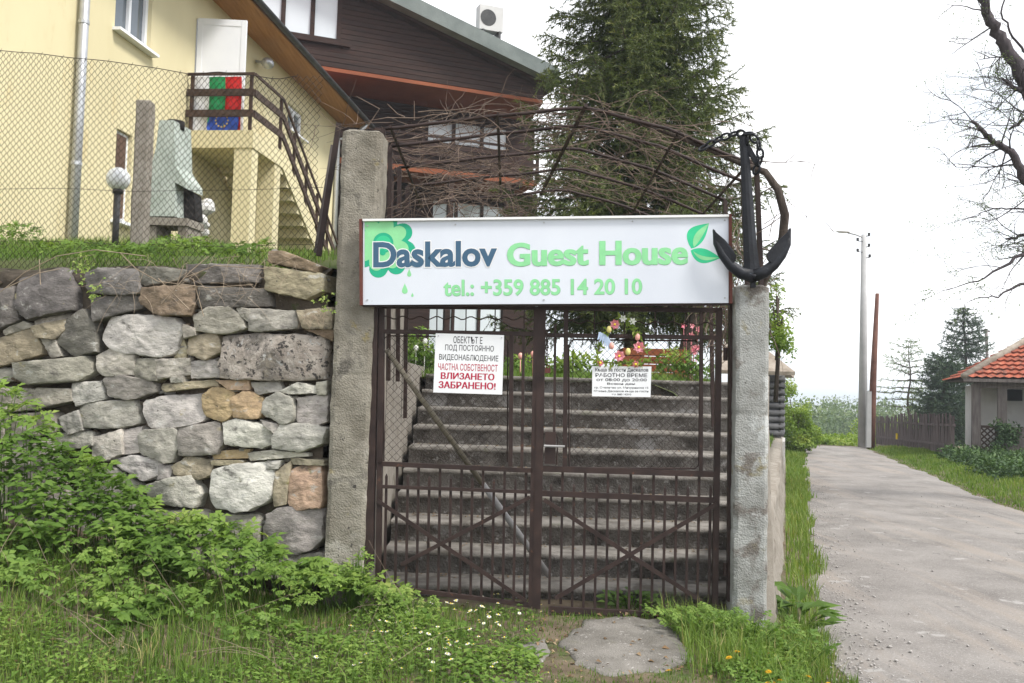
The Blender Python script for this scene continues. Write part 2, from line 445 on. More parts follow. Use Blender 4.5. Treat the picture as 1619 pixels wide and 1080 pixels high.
def sheet(name, xs, ys, zf, m, keep=None, ymin=None):
    V = np.array([(x, y, zf(x, y)) for y in ys for x in xs]); nx = len(xs); Fc = []
    for j in range(len(ys) - 1):
        for i in range(nx - 1):
            if keep and not keep((xs[i] + xs[i + 1]) / 2, (ys[j] + ys[j + 1]) / 2): continue
            a = j * nx + i; Fc.append((a, a + 1, a + nx + 1, a + nx))
    if ymin: V[:, 1] = np.maximum(V[:, 1], [ymin(x) for x in V[:, 0]])
    return mesh_obj(name, V, np.array(Fc), m, None, True, origin=(0, 0, 0))
g = sheet('ground', axis(-1500, -6.5, 9, .14, 1500), axis(-60, 3.4, 12, .14, 3000), gz, M['soil'])
struct(g, 'grassy earth of the verge and bank running out to the valley')
# lane
rv = []; rf = []; ys = list(np.arange(-6, 31.5, .22)); NX = 15
for y in ys:
    a = road_l(y) + .14 * nz(0, y, 1.7, 1.3) + .08 * nz(0, y, 5.1, 5.0) + max(0, (6.2 - y)) * .12
    b = road_r(y) + .12 * nz(4, y, 2.7, 1.1) + .05 * nz(2, y, 9.1, 4.0)
    for i in range(NX):
        t = i / (NX - 1); x = a + (b - a) * t
        edge = min(t, 1 - t)
        z = gz(x, y) + .006 + .035 * min(1, edge * 6) + .012 * nz(x, y, 0, 1.2)
        rv.append((x, y, z))
for j in range(len(ys) - 1):
    for i in range(NX - 1):
        a = j * NX + i; rf.append((a, a + 1, a + NX + 1, a + NX))
lane = mesh_obj('road', rv, np.array(rf), M['road'], None, True, origin=(0, 0, 0))
struct(lane, 'narrow grey gravelled lane climbing past the gate pillar')
# terrace behind the stone wall, bank and lawn
def upz(x, y):
    yw = y - .2 * max(0.0, -.95 - x)
    zl = 2.36 - .14 * smooth((6.75 - yw) / .5) + 0.19 * max(0.0, min(yw - 6.2, 3.8)) + .03 * max(0, min(y - 10, 6))
    zr = 1.70
    t = smooth((x + 3.4) / 2.3)
    if y < 8.6: t *= smooth((y - 7.6) / 1.0)
    return zl * (1 - t) + zr * t + .04 * nz(x, y, 7.7, 1.1)
def wally(x): return 6.12 + .2 * (-.95 - x) if x < -.95 else 6.12
def _terr(x, y): return upz(x, y)
up = sheet('terrace_ground', np.array(list(np.arange(-30, -7, 2.0)) + list(np.arange(-7, -.9, .2)) + [-.93]),
           np.array(list(np.arange(6.24, 12, .2)) + list(np.arange(12, 45, 1.5))), upz, M['lawn_soil'], None, lambda x: wally(x) + .14)
struct(up, 'grass terrace behind the dry stone wall below the yellow house')
def wtop(y): return 1.52 - .76 * smooth((y - 6.03) / .8)
def lawnz(x, y):
    z = 1.66 + .10 * smooth((y - 9.5) / 2.5)
    if y > 24: z -= .05 * (y - 24)
    return z + (wtop(y) - z) * smooth((x - (wall_line(y) - 1.25)) / 1.1)
lv = []; lf = []; lys = list(np.arange(9.5, 33, .8)); LN = 15
for y in lys:
    a, b = -.93, wall_line(y) - .12
    for i in range(LN):
        x = a + (b - a) * (i / (LN - 1)) ** .7
        z = lawnz(x, y) + .02 * nz(x, y, 2, 1.5)
        lv.append((x, y, z))
for j in range(len(lys) - 1):
    for i in range(LN - 1):
        a = j * LN + i; lf.append((a, a + 1, a + LN + 1, a + LN))
lawn = mesh_obj('garden_ground', lv, np.array(lf), M['lawn_soil'], None, True, origin=(0, 0, 0))
struct(lawn, 'small garden lawn at the head of the steps')
# far hills
hv = []; hf = []; HX = list(np.linspace(-1400, 1400, 90))
for k, (yy, base, amp) in enumerate(((700, -9.5, 0), (900, -6.0, 5), (1400, -9.5, 0))):
    for x in HX: hv.append((x, yy, base + amp * nz(x, 0, 1.3, .004) + amp * .3 * nz(x, 0, 4.3, .02)))
n = len(HX)
for k in range(2):
    for i in range(n - 1): hf.append((k * n + i, k * n + i + 1, (k + 1) * n + i + 1, (k + 1) * n + i))
hills = mesh_obj('hills', hv, np.array(hf), M['far_field'], None, True, origin=(0, 0, 0))
struct(hills, 'low far wooded ridge on the horizon')

# concrete slabs in front of the gate
def slab(name, pts, label, th=.05):
    ctr = [P(x, y, 5) for x, y in pts]
    out = []
    for x, y in pts:               # meet the ground
        d = ray(x, y); t = (0.16 - EYE) / d.z; out.append(CAMP + d * t)
    n = len(out); o2 = []
    for i in range(n):
        a, b = out[i], out[(i + 1) % n]
        for k in range(6):
            q = a.lerp(b, k / 6); o2.append(Vector((q.x + .045 * nz(q.x, q.y, 1, 8) + .02 * nz(q.x, q.y, 1, 25), q.y + .045 * nz(q.x, q.y, 5, 8) + .02 * nz(q.x, q.y, 7, 25), 0)))
    c = sum(o2, Vector()) / len(o2)
    mb = MB(); rings = []
    for s, dz in ((1.02, -th), (1.0, .004), (.94, .013), (.6, .017), (.3, .017)):
        rings.append([Vector((c.x + (q.x - c.x) * s, c.y + (q.y - c.y) * s, gz(c.x + (q.x - c.x) * s, c.y + (q.y - c.y) * s) + dz + .004 * nz(q.x * s, q.y * s, 2, 8))) for q in o2])
    vs = [v for r in rings for v in r] + [Vector((c.x, c.y, gz(c.x, c.y) + .017))]; m = len(o2); fs = []
    for j in range(4):
        for i in range(m): fs.append((j * m + i, j * m + (i + 1) % m, (j + 1) * m + (i + 1) % m, (j + 1) * m + i))
    for i in range(m): fs.append((4 * m + i, 4 * m + (i + 1) % m, 5 * m))
    mb.add(vs, fs)
    o = obj(name, mb, M['slab'], None, True)
    return tag(o, label, 'slab')
SLABS = [[(925, 985), (985, 980), (1050, 985), (1075, 1010), (1100, 1040), (1040, 1056), (960, 1060), (905, 1045), (890, 1015)],
         [(815, 1022), (862, 1013), (870, 1030), (858, 1046), (812, 1044)]]
slab('concrete_slab', SLABS[0], 'large worn concrete slab in the grass right before the gate')
slab('concrete_slab', SLABS[1], 'small broken concrete piece in the grass left of the large slab')
slab('concrete_slab', [(735, 1072), (790, 1066), (845, 1070), (850, 1100), (730, 1100)], 'half-buried concrete patch at the very bottom of the picture')
# ================================================================== dry stone wall
WALL = Plane(P(515, 600, 6.12), Vector((-6.12 * .343 + .0, .42, 0)))    # drifts away towards the left
if WALL.u.x < 0: WALL.u = -WALL.u
Z6 = lambda pts: [(x / 2.891, 360 + y / 2.891) for x, y in pts]
Z7 = lambda pts: [(x / 2.611, 680 + y / 2.611) for x, y in pts]
LG, MG, DG, TN, BR, PK, WH = (.40, .38, .35), (.30, .28, .255), (.165, .155, .145), (.40, .30, .185), (.22, .165, .12), (.43, .31, .235), (.48, .465, .44)
GT = (.33, .29, .215)
ST = [(Z6(p), c, t) for p, c, t in [
 ([(95,235),(300,190),(355,300),(350,375),(150,420),(95,370)],DG,1), ([(415,215),(480,190),(640,195),(655,300),(580,310),(420,300)],DG,1),
 ([(650,185),(740,185),(835,195),(820,240),(680,265),(655,255)],DG,1), ([(845,165),(1180,170),(1195,225),(1180,250),(850,255)],DG,0),
 ([(1235,110),(1300,110),(1465,175),(1450,205),(1240,160)],BR,0), ([(1225,185),(1330,195),(1480,215),(1475,290),(1410,325),(1230,290)],GT,1),
 ([(425,320),(655,315),(655,370),(560,395),(450,430)],DG,0), ([(665,280),(890,270),(890,360),(870,400),(740,400),(665,350)],BR,1),
 ([(915,270),(1220,285),(1240,360),(1060,365),(915,365)],DG,0), ([(900,410),(960,370),(1060,365),(1115,410),(1130,460),(1040,485),(910,470)],MG,1),
 ([(1095,370),(1150,380),(1150,430),(1120,410)],MG,0), ([(1155,375),(1350,385),(1360,460),(1200,475),(1155,470)],MG,0),
 ([(1375,385),(1520,370),(1520,460),(1400,460)],GT,0), ([(1395,460),(1520,465),(1520,515),(1460,490)],BR,0),
 ([(0,290),(60,280),(90,350),(100,420),(30,450),(0,460)],DG,1), ([(-260,230),(-20,250),(-10,470),(-250,480)],DG,1),
 ([(30,470),(110,430),(150,455),(40,490)],MG,0), ([(165,420),(310,395),(315,415),(170,445)],MG,0), ([(170,455),(310,420),(305,470),(270,510),(185,500)],GT,1),
 ([(200,505),(265,515),(290,580),(250,590)],MG,1), ([(315,420),(380,380),(440,440),(450,560),(360,585),(280,530),(285,490)],DG,1),
 ([(0,510),(150,450),(195,550),(190,580),(60,620),(0,635)],GT,1), ([(-250,500),(-15,505),(-15,640),(-240,650)],MG,1),
 ([(480,500),(510,420),(600,400),(800,410),(840,470),(800,580),(720,590),(590,575),(500,545)],WH,1), ([(850,450),(900,465),(900,490),(860,500)],MG,0),
 ([(870,500),(990,485),(1015,560),(945,600),(870,575)],GT,1), ([(800,590),(830,510),(855,560),(850,595)],GT,0),
 ([(1025,500),(1200,485),(1490,500),(1490,690),(1300,700),(1020,690)],PK,2), ([(80,620),(410,590),(440,660),(380,700),(150,718),(85,690)],MG,1),
 ([(-250,665),(60,640),(70,700),(-240,730)],MG,0),
 ([(450,590),(510,560),(625,585),(620,670),(490,675),(460,640)],LG,1), ([(630,605),(720,600),(720,695),(635,680)],MG,1), ([(722,605),(870,600),(870,670),(730,690)],LG,0),
 ([(878,615),(990,605),(1000,680),(885,685)],WH,0), ([(350,715),(470,705),(485,780),(370,810),(350,760)],LG,0), ([(490,690),(560,675),(700,700),(715,750),(600,785),(520,770)],MG,1),
 ([(750,715),(980,695),(985,725),(770,750),(745,740)],GT,0), ([(795,685),(840,685),(840,705),(800,705)],LG,0), ([(990,700),(1130,700),(1130,740),(1050,740)],PK,0),
 ([(1150,710),(1270,705),(1280,745),(1180,760)],LG,0), ([(1295,745),(1370,710),(1460,730),(1455,755),(1330,760)],WH,0), ([(1460,715),(1495,710),(1495,755),(1465,755)],LG,0),
 ([(180,735),(340,740),(345,790),(220,820),(180,790)],MG,1), ([(-60,725),(165,740),(170,830),(-50,850)],MG,1),
 ([(380,830),(420,800),(610,790),(640,890),(560,915),(400,910)],LG,1), ([(665,795),(760,770),(920,765),(945,880),(820,910),(700,915),(670,860)],LG,1),
 ([(935,770),(980,735),(1065,745),(1070,850),(1020,880),(945,850)],TN,1), ([(1070,780),(1130,750),(1200,780),(1200,860),(1150,870),(1075,860)],TN,1),
 ([(1215,790),(1280,755),(1340,785),(1350,870),(1310,895),(1220,850)],LG,1), ([(1365,785),(1495,765),(1495,880),(1450,905),(1370,880)],LG,0),
 ([(1030,895),(1090,875),(1230,905),(1255,980),(1200,1005),(1050,985)],WH,1), ([(1260,960),(1300,905),(1400,895),(1490,915),(1470,985),(1380,1020),(1270,1005)],WH,1),
 ([(1210,885),(1275,900),(1265,935),(1230,910)],LG,0), ([(835,915),(1000,890),(1030,980),(1000,1030),(840,1040)],MG,1), ([(650,930),(820,915),(825,1000),(790,1075),(650,1030)],LG,1),
 ([(570,930),(645,915),(640,1020),(575,1030)],LG,0), ([(440,960),(560,930),(570,1030),(500,1060),(440,1050)],LG,0), ([(280,870),(370,840),(390,920),(330,940)],LG,1), ([(270,945),(430,930),(435,1000),(300,1010)],MG,1),
 ([(40,860),(260,840),(270,940),(60,960)],MG,1), ([(-200,860),(20,860),(40,980),(-200,990)],MG,1), ([(60,980),(280,960),(290,1080),(70,1090)],MG,1), ([(-200,1010),(40,1000),(50,1130),(-200,1130)],MG,1)]]
ST += [(Z7(p), c, t) for p, c, t in [
 ([(480,120),(560,105),(660,125),(665,180),(600,205),(500,150)],WH,1), ([(610,230),(700,200),(800,190),(835,260),(815,315),(700,300),(620,270)],WH,1),
 ([(665,150),(710,150),(705,190),(660,200)],LG,0), ([(720,150),(790,110),(880,130),(870,180),(830,200),(740,180)],GT,1), ([(880,90),(1020,80),(1020,115),(890,120)],TN,0),
 ([(885,125),(1000,125),(1000,140),(890,145)],GT,0), ([(1025,95),(1130,82),(1270,95),(1270,108),(1040,125)],LG,0), ([(1210,115),(1335,125),(1335,145),(1220,140)],GT,0),
 ([(890,170),(960,145),(1110,135),(1135,180),(1125,280),(1020,335),(900,315),(885,250)],WH,1), ([(1140,180),(1205,130),(1190,300),(1140,305)],GT,0),
 ([(1205,170),(1250,150),(1320,155),(1335,200),(1335,310),(1240,320),(1205,295)],PK,1), ([(1115,350),(1180,320),(1330,330),(1330,450),(1290,490),(1190,515),(1090,460)],MG,1),
 ([(1115,130),(1160,130),(1150,155),(1120,155)],WH,0), ([(300,160),(470,150),(590,230),(560,330),(320,300)],MG,1), ([(610,330),(860,330),(880,440),(620,450)],MG,1),
 ([(890,350),(1080,350),(1070,470),(900,480)],MG,1), ([(330,340),(590,350),(600,460),(340,460)],MG,1), ([(60,140),(280,150),(300,320),(70,330)],MG,1), ([(60,350),(310,345),(320,470),(70,470)],MG,1),
 ([(1090,478),(1200,520),(1330,505),(1335,590),(1220,615),(1095,600)],MG,1), ([(880,485),(1075,480),(1085,600),(890,610)],MG,1), ([(620,465),(870,490),(875,600),(630,600)],MG,1), ([(-200,140),(40,140),(50,300),(-200,300)],MG,1), ([(-200,320),(40,330),(50,470),(-200,470)],MG,1)]]
wallt = thing('stone_wall', 'dry stone retaining wall of grey and tan blocks beside the gate pillar', 'wall', (WALL.at(-1.2, .3)))
def chaikin(p, k=1):
    for _ in range(k):
        q = []
        for i in range(len(p)):
            a, b = p[i], p[(i + 1) % len(p)]
            q.append((a[0] * .88 + b[0] * .12, a[1] * .88 + b[1] * .12)); q.append((a[0] * .12 + b[0] * .88, a[1] * .12 + b[1] * .88))
        p = q
    return p
for si, (poly, colr, typ) in enumerate(ST):
    rnd = random.Random(si * 13 + 5)
    lp = [WALL.loc(x, y) for x, y in poly]
    cx = sum(p[0] for p in lp) / len(lp); cz = sum(p[1] for p in lp) / len(lp)
    hw = max(.02, sum(math.dist(p, (cx, cz)) for p in lp) / len(lp)); grow = 1 + .017 / hw
    lp = [(cx + (a - cx) * grow, cz + (b - cz) * grow) for a, b in lp]
    lp = chaikin(lp, 1) if typ and rnd.random() < .35 else lp
    # even resampling
    segs = [math.dist(lp[i], lp[(i + 1) % len(lp)]) for i in range(len(lp))]; per = sum(segs); N = 44; out = []
    i = 0; acc = 0
    for k in range(N):
        t = per * k / N
        while acc + segs[i] < t: acc += segs[i]; i += 1
        f = (t - acc) / segs[i]; a, b = lp[i], lp[(i + 1) % len(lp)]
        out.append((a[0] + (b[0] - a[0]) * f, a[1] + (b[1] - a[1]) * f))
    size = math.sqrt(per * per / 16)
    bulge = min(.050, .014 + .09 * size) * (1.0 if typ else .75) * rnd.uniform(.8, 1.25)
    facets = [(rnd.uniform(-.24, .24), rnd.uniform(-.34, .14), rnd.uniform(.02, .10) * size) for _ in range(5)] + [(rnd.uniform(-.06, .06), rnd.uniform(-.1, .04), rnd.uniform(0, .02) * size)]
    tx, tz = rnd.uniform(-.22, .22), rnd.uniform(-.25, .15)
    base = rnd.uniform(-.012, .03)
    vs = []
    prof = [(1.0, -.20), (1.0, -.01), (.99, bulge * .55), (.965, bulge * .92), (.88, bulge), (.74, bulge), (.60, bulge), (.46, bulge), (.31, bulge), (.15, bulge)]
    jit = [rnd.uniform(-.05, .05) for _ in range(N)]
    for ri, (s, off) in enumerate(prof):
        for k, (a, b) in enumerate(out):
            wob = (1 + .6 * jit[k] * (1 if ri < 4 else .4))
            wob += .055 * nz(a, b, si * 1.9, 14.0) * min(1, .10 / hw) + .03 * nz(a, b, si * 4.9, 38.0) * min(1, .10 / hw)
            aa = cx + (a - cx) * s * wob; bb = cz + (b - cz) * s * wob
            dn = off + base
            if ri >= 1:
                dn += min(fx * (aa - cx) + fz * (bb - cz) + fc for fx, fz, fc in facets)
                dn += min(.12, size) * (.06 * nz(aa, bb, si * 3.1, 11.0) + .05 * nz(aa, bb, si * 1.7, 30.0) + .05 * abs(nz(aa, bb, si * 9.7, 16.0)))
                wobz = .0035 * nz(aa, bb, si * 2.3, 45.0); aa += wobz; bb += wobz
            q = WALL.at(aa, bb, dn); vs.append(q)
    q = WALL.at(cx, cz, prof[-1][1] + base + min(f[2] for f in facets)); vs.append(q)
    fs = []; m = len(prof)
    for j in range(m - 1):
        for k in range(N): fs.append((j * N + k, j * N + (k + 1) % N, (j + 1) * N + (k + 1) % N, (j + 1) * N + k))
    for k in range(N): fs.append(((m - 1) * N + k, (m - 1) * N + (k + 1) % N, m * N))
    mb = MB(); mb.add(vs, fs)
    o = obj('stone', mb, M['porous'] if typ == 2 else M['stone'], wallt)
    o.data.polygons.foreach_set('use_smooth', np.array([i >= 0 for i in range(len(o.data.polygons))]))
    o.data.set_sharp_from_angle(angle=R(38))
    v = rnd.uniform(.85, 1.15); o.color = (colr[0] * v, colr[1] * v * rnd.uniform(.97, 1.03), colr[2] * v * rnd.uniform(.94, 1.04), 1)
# small filler stones wedged into the joints
rnd = random.Random(99); variants = []
for k in range(7):
    mb = MB(); mb.ball((0, 0, 0), 1, 8, 6); V = [Vector(v) for v in mb.v]
    V = [Vector((v.x * (1 + .35 * nz(v.x, v.y, v.z + k * 7, 1.4)), v.y * .8, v.z * .62 * (1 + .4 * nz(v.z, v.x, v.y + k * 3, 1.3)))) for v in V]
    me = bpy.data.meshes.new('stone'); me.from_pydata([tuple(v) for v in V], [], mb.f); me.materials.append(M['stone']); variants.append(me)
for k in range(230):
    poly, colr, typ = ST[rnd.randrange(len(ST))]; i = rnd.randrange(len(poly)); t = rnd.uniform(-.1, 1.1)
    a, b = poly[i], poly[(i + 1) % len(poly)]; x, y = a[0] + (b[0] - a[0]) * t, a[1] + (b[1] - a[1]) * t
    if x < -40 or x > 512: continue
    s_, z_ = WALL.loc(x + rnd.uniform(-2, 2), y + rnd.uniform(-2, 2)); q = WALL.at(s_, z_, rnd.uniform(-.045, -.012))
    o = bpy.data.objects.new('stone', variants[k % 7]); link(o, wallt); o.location = q - WORG[wallt.name]; r_ = rnd.uniform(.016, .034)
    o.scale = (r_ * rnd.uniform(.9, 1.8), r_, r_ * rnd.uniform(.7, 1.1)); o.rotation_euler = (0, rnd.uniform(-.4, .4), rnd.uniform(-.3, .3)); c = rnd.choice((LG, MG, GT, LG, BR, WH)); o.color = (*c, 1)
# earth core behind the stones and its crumbling earth top
a0, a1 = WALL.loc(-200, 420)[0], WALL.loc(517, 420)[0]
def topz(a):
    return 2.30 + .04 * nz(a, 0, 2.2, 3.0)
mb = MB(); NA = 70; rows = []
for i in range(NA + 1):
    a = a0 + (a1 - a0) * i / NA; tz_ = topz(a)
    rows.append([WALL.at(a, .0, -.05), WALL.at(a, tz_ - .25, -.05), WALL.at(a, tz_ - .10 + .02 * nz(a, 1, 1, 7), -.03 + .03 * nz(a, 3, 1, 5)),
                 WALL.at(a, tz_ - .02 + .02 * nz(a, 5, 1, 8), .0 + .04 * nz(a, 7, 1, 6)), WALL.at(a, tz_ + .03, -.10), WALL.at(a, tz_ + .05, -.45), WALL.at(a, .0, -.45)])
vs = [v for r in rows for v in r]; k = 7
fs = [(i * k + j, (i + 1) * k + j, (i + 1) * k + j + 1, i * k + j + 1) for i in range(NA) for j in range(k - 1)]
mb.add(vs, fs); obj('earth_core', mb, M['wall_core'], wallt, True)

# ------------------------------------------------------------------ pillars
def rough_column(name, corners, zs, m, amp, label, cat='pillar', chip=.012, seed=1, grooves=()):
    """corners(z) gives four plan corners; a finely divided shaft whose faces and arrises are uneven"""
    NE = 8; rows = []
    for z in zs:
        c = corners(z); row = []
        for e in range(4):
            p, q = c[e], c[(e + 1) % 4]
            for k in range(NE): row.append((p[0] + (q[0] - p[0]) * k / NE, p[1] + (q[1] - p[1]) * k / NE))
        cx = sum(r[0] for r in row) / len(row); cy = sum(r[1] for r in row) / len(row); rr = []
        for i, (x, y) in enumerate(row):
            d = Vector((x - cx, y - cy)); l = d.length; d /= l
            corner = (i % NE == 0)
            gr_ = max(math.exp(-((z - zz) / .012) ** 2) for zz in grooves) if grooves else 0.0
            n = -.0028 * gr_ + amp * (nz(x, y, z + seed, 7) + .6 * nz(x, y, z + seed, 19)) - (chip * (1 + nz(x, y, z + seed * 3, 9)) if corner else 0)
            rr.append(Vector((x + d.x * n, y + d.y * n, z + .006 * nz(x, y, z, 12))))
        rows.append(rr)
    n = NE * 4; vs = [v for r in rows for v in r]; fs = []
    for j in range(len(zs) - 1):
        for i in range(n): fs.append((j * n + i, j * n + (i + 1) % n, (j + 1) * n + (i + 1) % n, (j + 1) * n + i))
    # slightly domed, chipped head
    top = rows[-1]; c = sum(top, Vector()) / n
    r2 = [Vector((c.x + (v.x - c.x) * .86, c.y + (v.y - c.y) * .86, v.z + .012 + .012 * nz(v.x, v.y, 3, 15))) for v in top]
    b = len(vs); vs += r2 + [c + Vector((0, 0, .02))]
    for i in range(n):
        fs.append((b - n + i, b - n + (i + 1) % n, b + (i + 1) % n, b + i)); fs.append((b + i, b + (i + 1) % n, b + n))
    mb = MB(); mb.add(vs, fs)
    return tag(obj(name, mb, m, None, False), label, cat)
def quadcol(x0, y0, w, d, lean=0.0, yaw=0.0, taper=0.0):
    def f(z):
        ww = w * (1 - taper * z); c, s = math.cos(yaw), math.sin(yaw); r = []
        for (a, b) in ((0, 0), (ww, 0), (ww, d), (0, d)): r.append((x0 + lean * z + a * c - b * s, y0 + a * s + b * c))
        return r
    return f
pl = P(511, 880, 6.02); pt = P(540, 207, 6.02)
lean = (pt.x - pl.x) / (pt.z - pl.z)
rough_column('concrete_pillar', quadcol(pl.x - lean * pl.z, 6.02, .262, .30, lean, R(-1)), list(np.arange(.05, pt.z, .02)) + [pt.z], M['pillar_a'], .007,
             'tall beige weathered concrete pillar between stone wall and gate', seed=2, grooves=(1.02, 1.63, 2.28, 2.72, 2.98))
prb = P(1159, 945, 5.80); prt = P(1164, 453, 5.80)
lean = (prt.x - prb.x) / (prt.z - prb.z)
rough_column('concrete_pillar', quadcol(prb.x - lean * prb.z, 5.80, .208, .22, lean, R(-2)), list(np.arange(.0, prt.z, .025)) + [prt.z], M['pillar_b'], .006,
             'short grey patched concrete pillar under the anchor at the lane', seed=5, grooves=(.75, 1.45))
# rough retaining wall along the lane behind that pillar
rw = MB(); rows = []; ys_ = list(np.arange(6.03, 24, .16))
for y in ys_:
    x = wall_line(y) - .045 * smooth((8 - y) / 2); row = []
    for k in range(11):
        z = -.1 + (wtop(y) + .1) * k / 10
        row.append(Vector((x + .09 * (1 - k / 10) ** 1.2 + .04 * nz(x, y, z, 5) + .028 * nz(x, y, z, 13), y, z)))
    row.append(Vector((x - .2, y, wtop(y) + .02))); row.append(Vector((x - .2, y, -.1)))
    rows.append(row)
k = 13; vs = [v for r in rows for v in r]
fs = [(i * k + j, (i + 1) * k + j, (i + 1) * k + j + 1, i * k + j + 1) for i in range(len(rows) - 1) for j in range(k)if j < k - 1]
fs.append(tuple(range(k))); rw.add(vs, fs)
tag(obj('retaining_wall', rw, M['conc'], None, True), 'rough low masonry retaining wall running back along the lane', 'wall')

# ------------------------------------------------------------------ steps behind the gate
stp = thing('concrete_stairs', 'wide flight of worn concrete steps climbing behind the gate', 'stairs', (.25, 6.4, .1))
for i in range(10):
    y0 = 6.42 + .352 * i; z1 = .25 + .1615 * i; x0 = -.86; x1 = wall_line(y0) - .16
    mb = MB(); NXs = 26
    prof = [(0.0, z1 - .30), (0.0, z1 - .045), (-.018, z1 - .035), (-.02, z1 - .006), (-.006, z1), (.40, z1 + .006)]
    for j in range(len(prof)):
        for q in range(NXs + 1):
            x = x0 + (x1 - x0) * q / NXs
            rough = .020 if j in (1, 2, 3, 4) else .012
            mb.v.append((x, y0 + prof[j][0] + rough * nz(x, i, j, 7) + rough * .6 * nz(x, i, j, 25), prof[j][1] + (.008 * nz(x, i, 5, 4) if j else 0))); mb.t.append(.5)
    w1 = NXs + 1
    for j in range(len(prof) - 1):
        for q in range(NXs):
            mb.f.append((j * w1 + q, j * w1 + q + 1, (j + 1) * w1 + q + 1, (j + 1) * w1 + q)); mb.m.append(0 if j >= 2 else 1)
    b = len(mb.v)
    obj('step', mb, [M['tread'], M['riser']], stp, True)
# flank wall left of the steps
fl = MB(); fl.box((-.985, 7.15, 1.35), (.075, 0, 0), (0, .86, 0), (0, 0, 1.15))
fo = obj('flank_wall', fl, M['conc'], None)
tag(fo, 'plain concrete flank wall on the left of the steps', 'wall')
fl = MB(); fl.box((-.985, 9.0, .80), (.07, 0, 0), (0, .985, 0), (0, 0, .98)); tag(obj('flank_wall', fl, M['conc'], None), 'low concrete edging wall beside the upper left steps', 'wall')
fl = MB(); fa_ = []
for (y, z) in ((6.10, .35), (6.42, .42), (9.75, 1.78), (9.95, 1.78)): fa_.append((y, z))
f_ = [Vector((wall_line(y) - .155, y, z)) for y, z in fa_] + [Vector((wall_line(9.95) - .155, 9.95, -.1)), Vector((wall_line(6.1) - .155, 6.1, -.1))]
fl.prism(f_, [v + Vector((.06, 0, 0)) for v in f_])
tag(obj('flank_wall', fl, M['conc'], None), 'sloping concrete cheek on the right of the steps behind the pillar', 'wall')
# ================================================================== gate
YG = 6.0
gu = Vector((math.cos(R(3.4)), -math.sin(R(3.4)), 0))
GATE = Plane(P(850, 700, YG), gu)
H = GATE.hit
NG = GATE.n
PXM = YG / FOC                                   # metres per photo pixel at the gate
def gbar(mb, a, b, w, d, off=0.0, mi=0):
    return mb.beam(H(*a, off), H(*b, off), w, d, NG, mi)
def part(name, mb, m, parent, sm=False): return obj(name, mb, m, parent, sm)
# posts
for (a, b, w, lab) in (((592, 484), (583, 900), .058, 'dark steel gate post against the tall beige pillar'),
                       ((1158, 478), (1155, 950), .044, 'dark steel gate post against the short grey pillar')):
    mb = MB(); gbar(mb, a, b, w, .06, .0)
    tag(part('gate_post', mb, M['iron'], None), lab, 'post')
def diamonds(mb, x0, y0, x1, y1, cell, off, r=.0016):
    """woven wire: zigzag wires side by side, hooked at the crossings"""
    A, B = GATE.loc(x0, y1, off), GATE.loc(x1, y0, off)
    s0, s1, z0, z1 = A[0], B[0], A[1], B[1]
    n = int((s1 - s0) / cell)
    for i in range(n + 1):
        pts = []; z = z1; k = 0
        while z > z0:
            s = s0 + (i + (.5 if k % 2 else -.02)) * cell + .004 * nz(i, k, 1.5, .7)
            s = max(s0, min(s1, s))
            pts.append(GATE.at(s, z, off + (.003 if k % 2 else -.003))); z -= cell * .5; k += 1
        if len(pts) > 1: mb.tube(pts, r, 3, cap=False)
        pts = []; z = z1; k = 0
        while z > z0:
            s = s0 + (i + (-.5 if k % 2 else .02)) * cell + .004 * nz(i, k, 1.5, .7)
            s = max(s0, min(s1, s)); pts.append(GATE.at(s, z, off + (-.003 if k % 2 else .003))); z -= cell * .5; k += 1
        if len(pts) > 1: mb.tube(pts, r, 3, cap=False)
def wavy(mb, a, b, off, r=.004, n=9, amp=.010):
    p, q = H(*a, off), H(*b, off); pts = []
    for i in range(n * 6 + 1):
        t = i / (n * 6); v = p.lerp(q, t); v = v + Vector((0, 0, amp * math.sin(t * n * 2 * math.pi))); pts.append(v)
    mb.tube(pts, r, 5)
# left leaf ---------------------------------------------------------
gl = thing('gate_leaf', 'left iron gate leaf with wire mesh and a video warning notice', 'gate', H(720, 955))
def add(parent, name, a, b, w, d, off=0.0, m='iron'):
    mb = MB(); gbar(mb, a, b, w, d, off); return part(name, mb, M[m], parent)
add(gl, 'stile', (604, 484), (598, 925), .034, .034)
add(gl, 'stile', (848, 485), (839, 958), .030, .034)
add(gl, 'top_rail', (600, 485), (846, 487), .024, .030)
add(gl, 'rail', (602, 524), (845, 528), .026, .032)
add(gl, 'middle_rail', (598, 733), (843, 744), .028, .034)
add(gl, 'rail', (597, 769), (842, 778), .020, .030)
add(gl, 'bottom_rail', (598, 926), (840, 957), .026, .030)
add(gl, 'brace', (596, 791), (832, 951), .024, .008, .022)
add(gl, 'brace', (838, 786), (634, 893), .024, .008, .026)
add(gl, 'upright', (809, 530), (807, 738), .026, .026)
add(gl, 'upright', (828, 529), (825, 742), .018, .018)
mb = MB(); wavy(mb, (604, 502), (846, 504), .01); part('wavy_rod', mb, M['iron'], gl)
for k in range(5):
    x = 645 + k * 46; add(gl, 'upright', (x, 487), (x - .5, 524), .007, .007)
for k in range(14):
    x = 611 + k * 17.0; lx = x - 3.2
    t = (x - 600) / 243
    ytop = (735 + 10 * t) if k % 2 else (753 + 9 * t)
    mb = MB(); yb = 925 + 31 * t
    gbar(mb, (x, ytop), (lx, yb), .0155, .0145, -.006)
    tip = H(x, ytop - 5, -.006); c = H(x, ytop, -.006)
    if k % 2 == 0:
        e = .0077; mb.add([c + gu * e + NG * e, c - gu * e + NG * e, c - gu * e - NG * e, c + gu * e - NG * e, tip], [(0, 1, 4), (1, 2, 4), (2, 3, 4), (3, 0, 4)])
    part('picket', mb, M['iron'], gl)
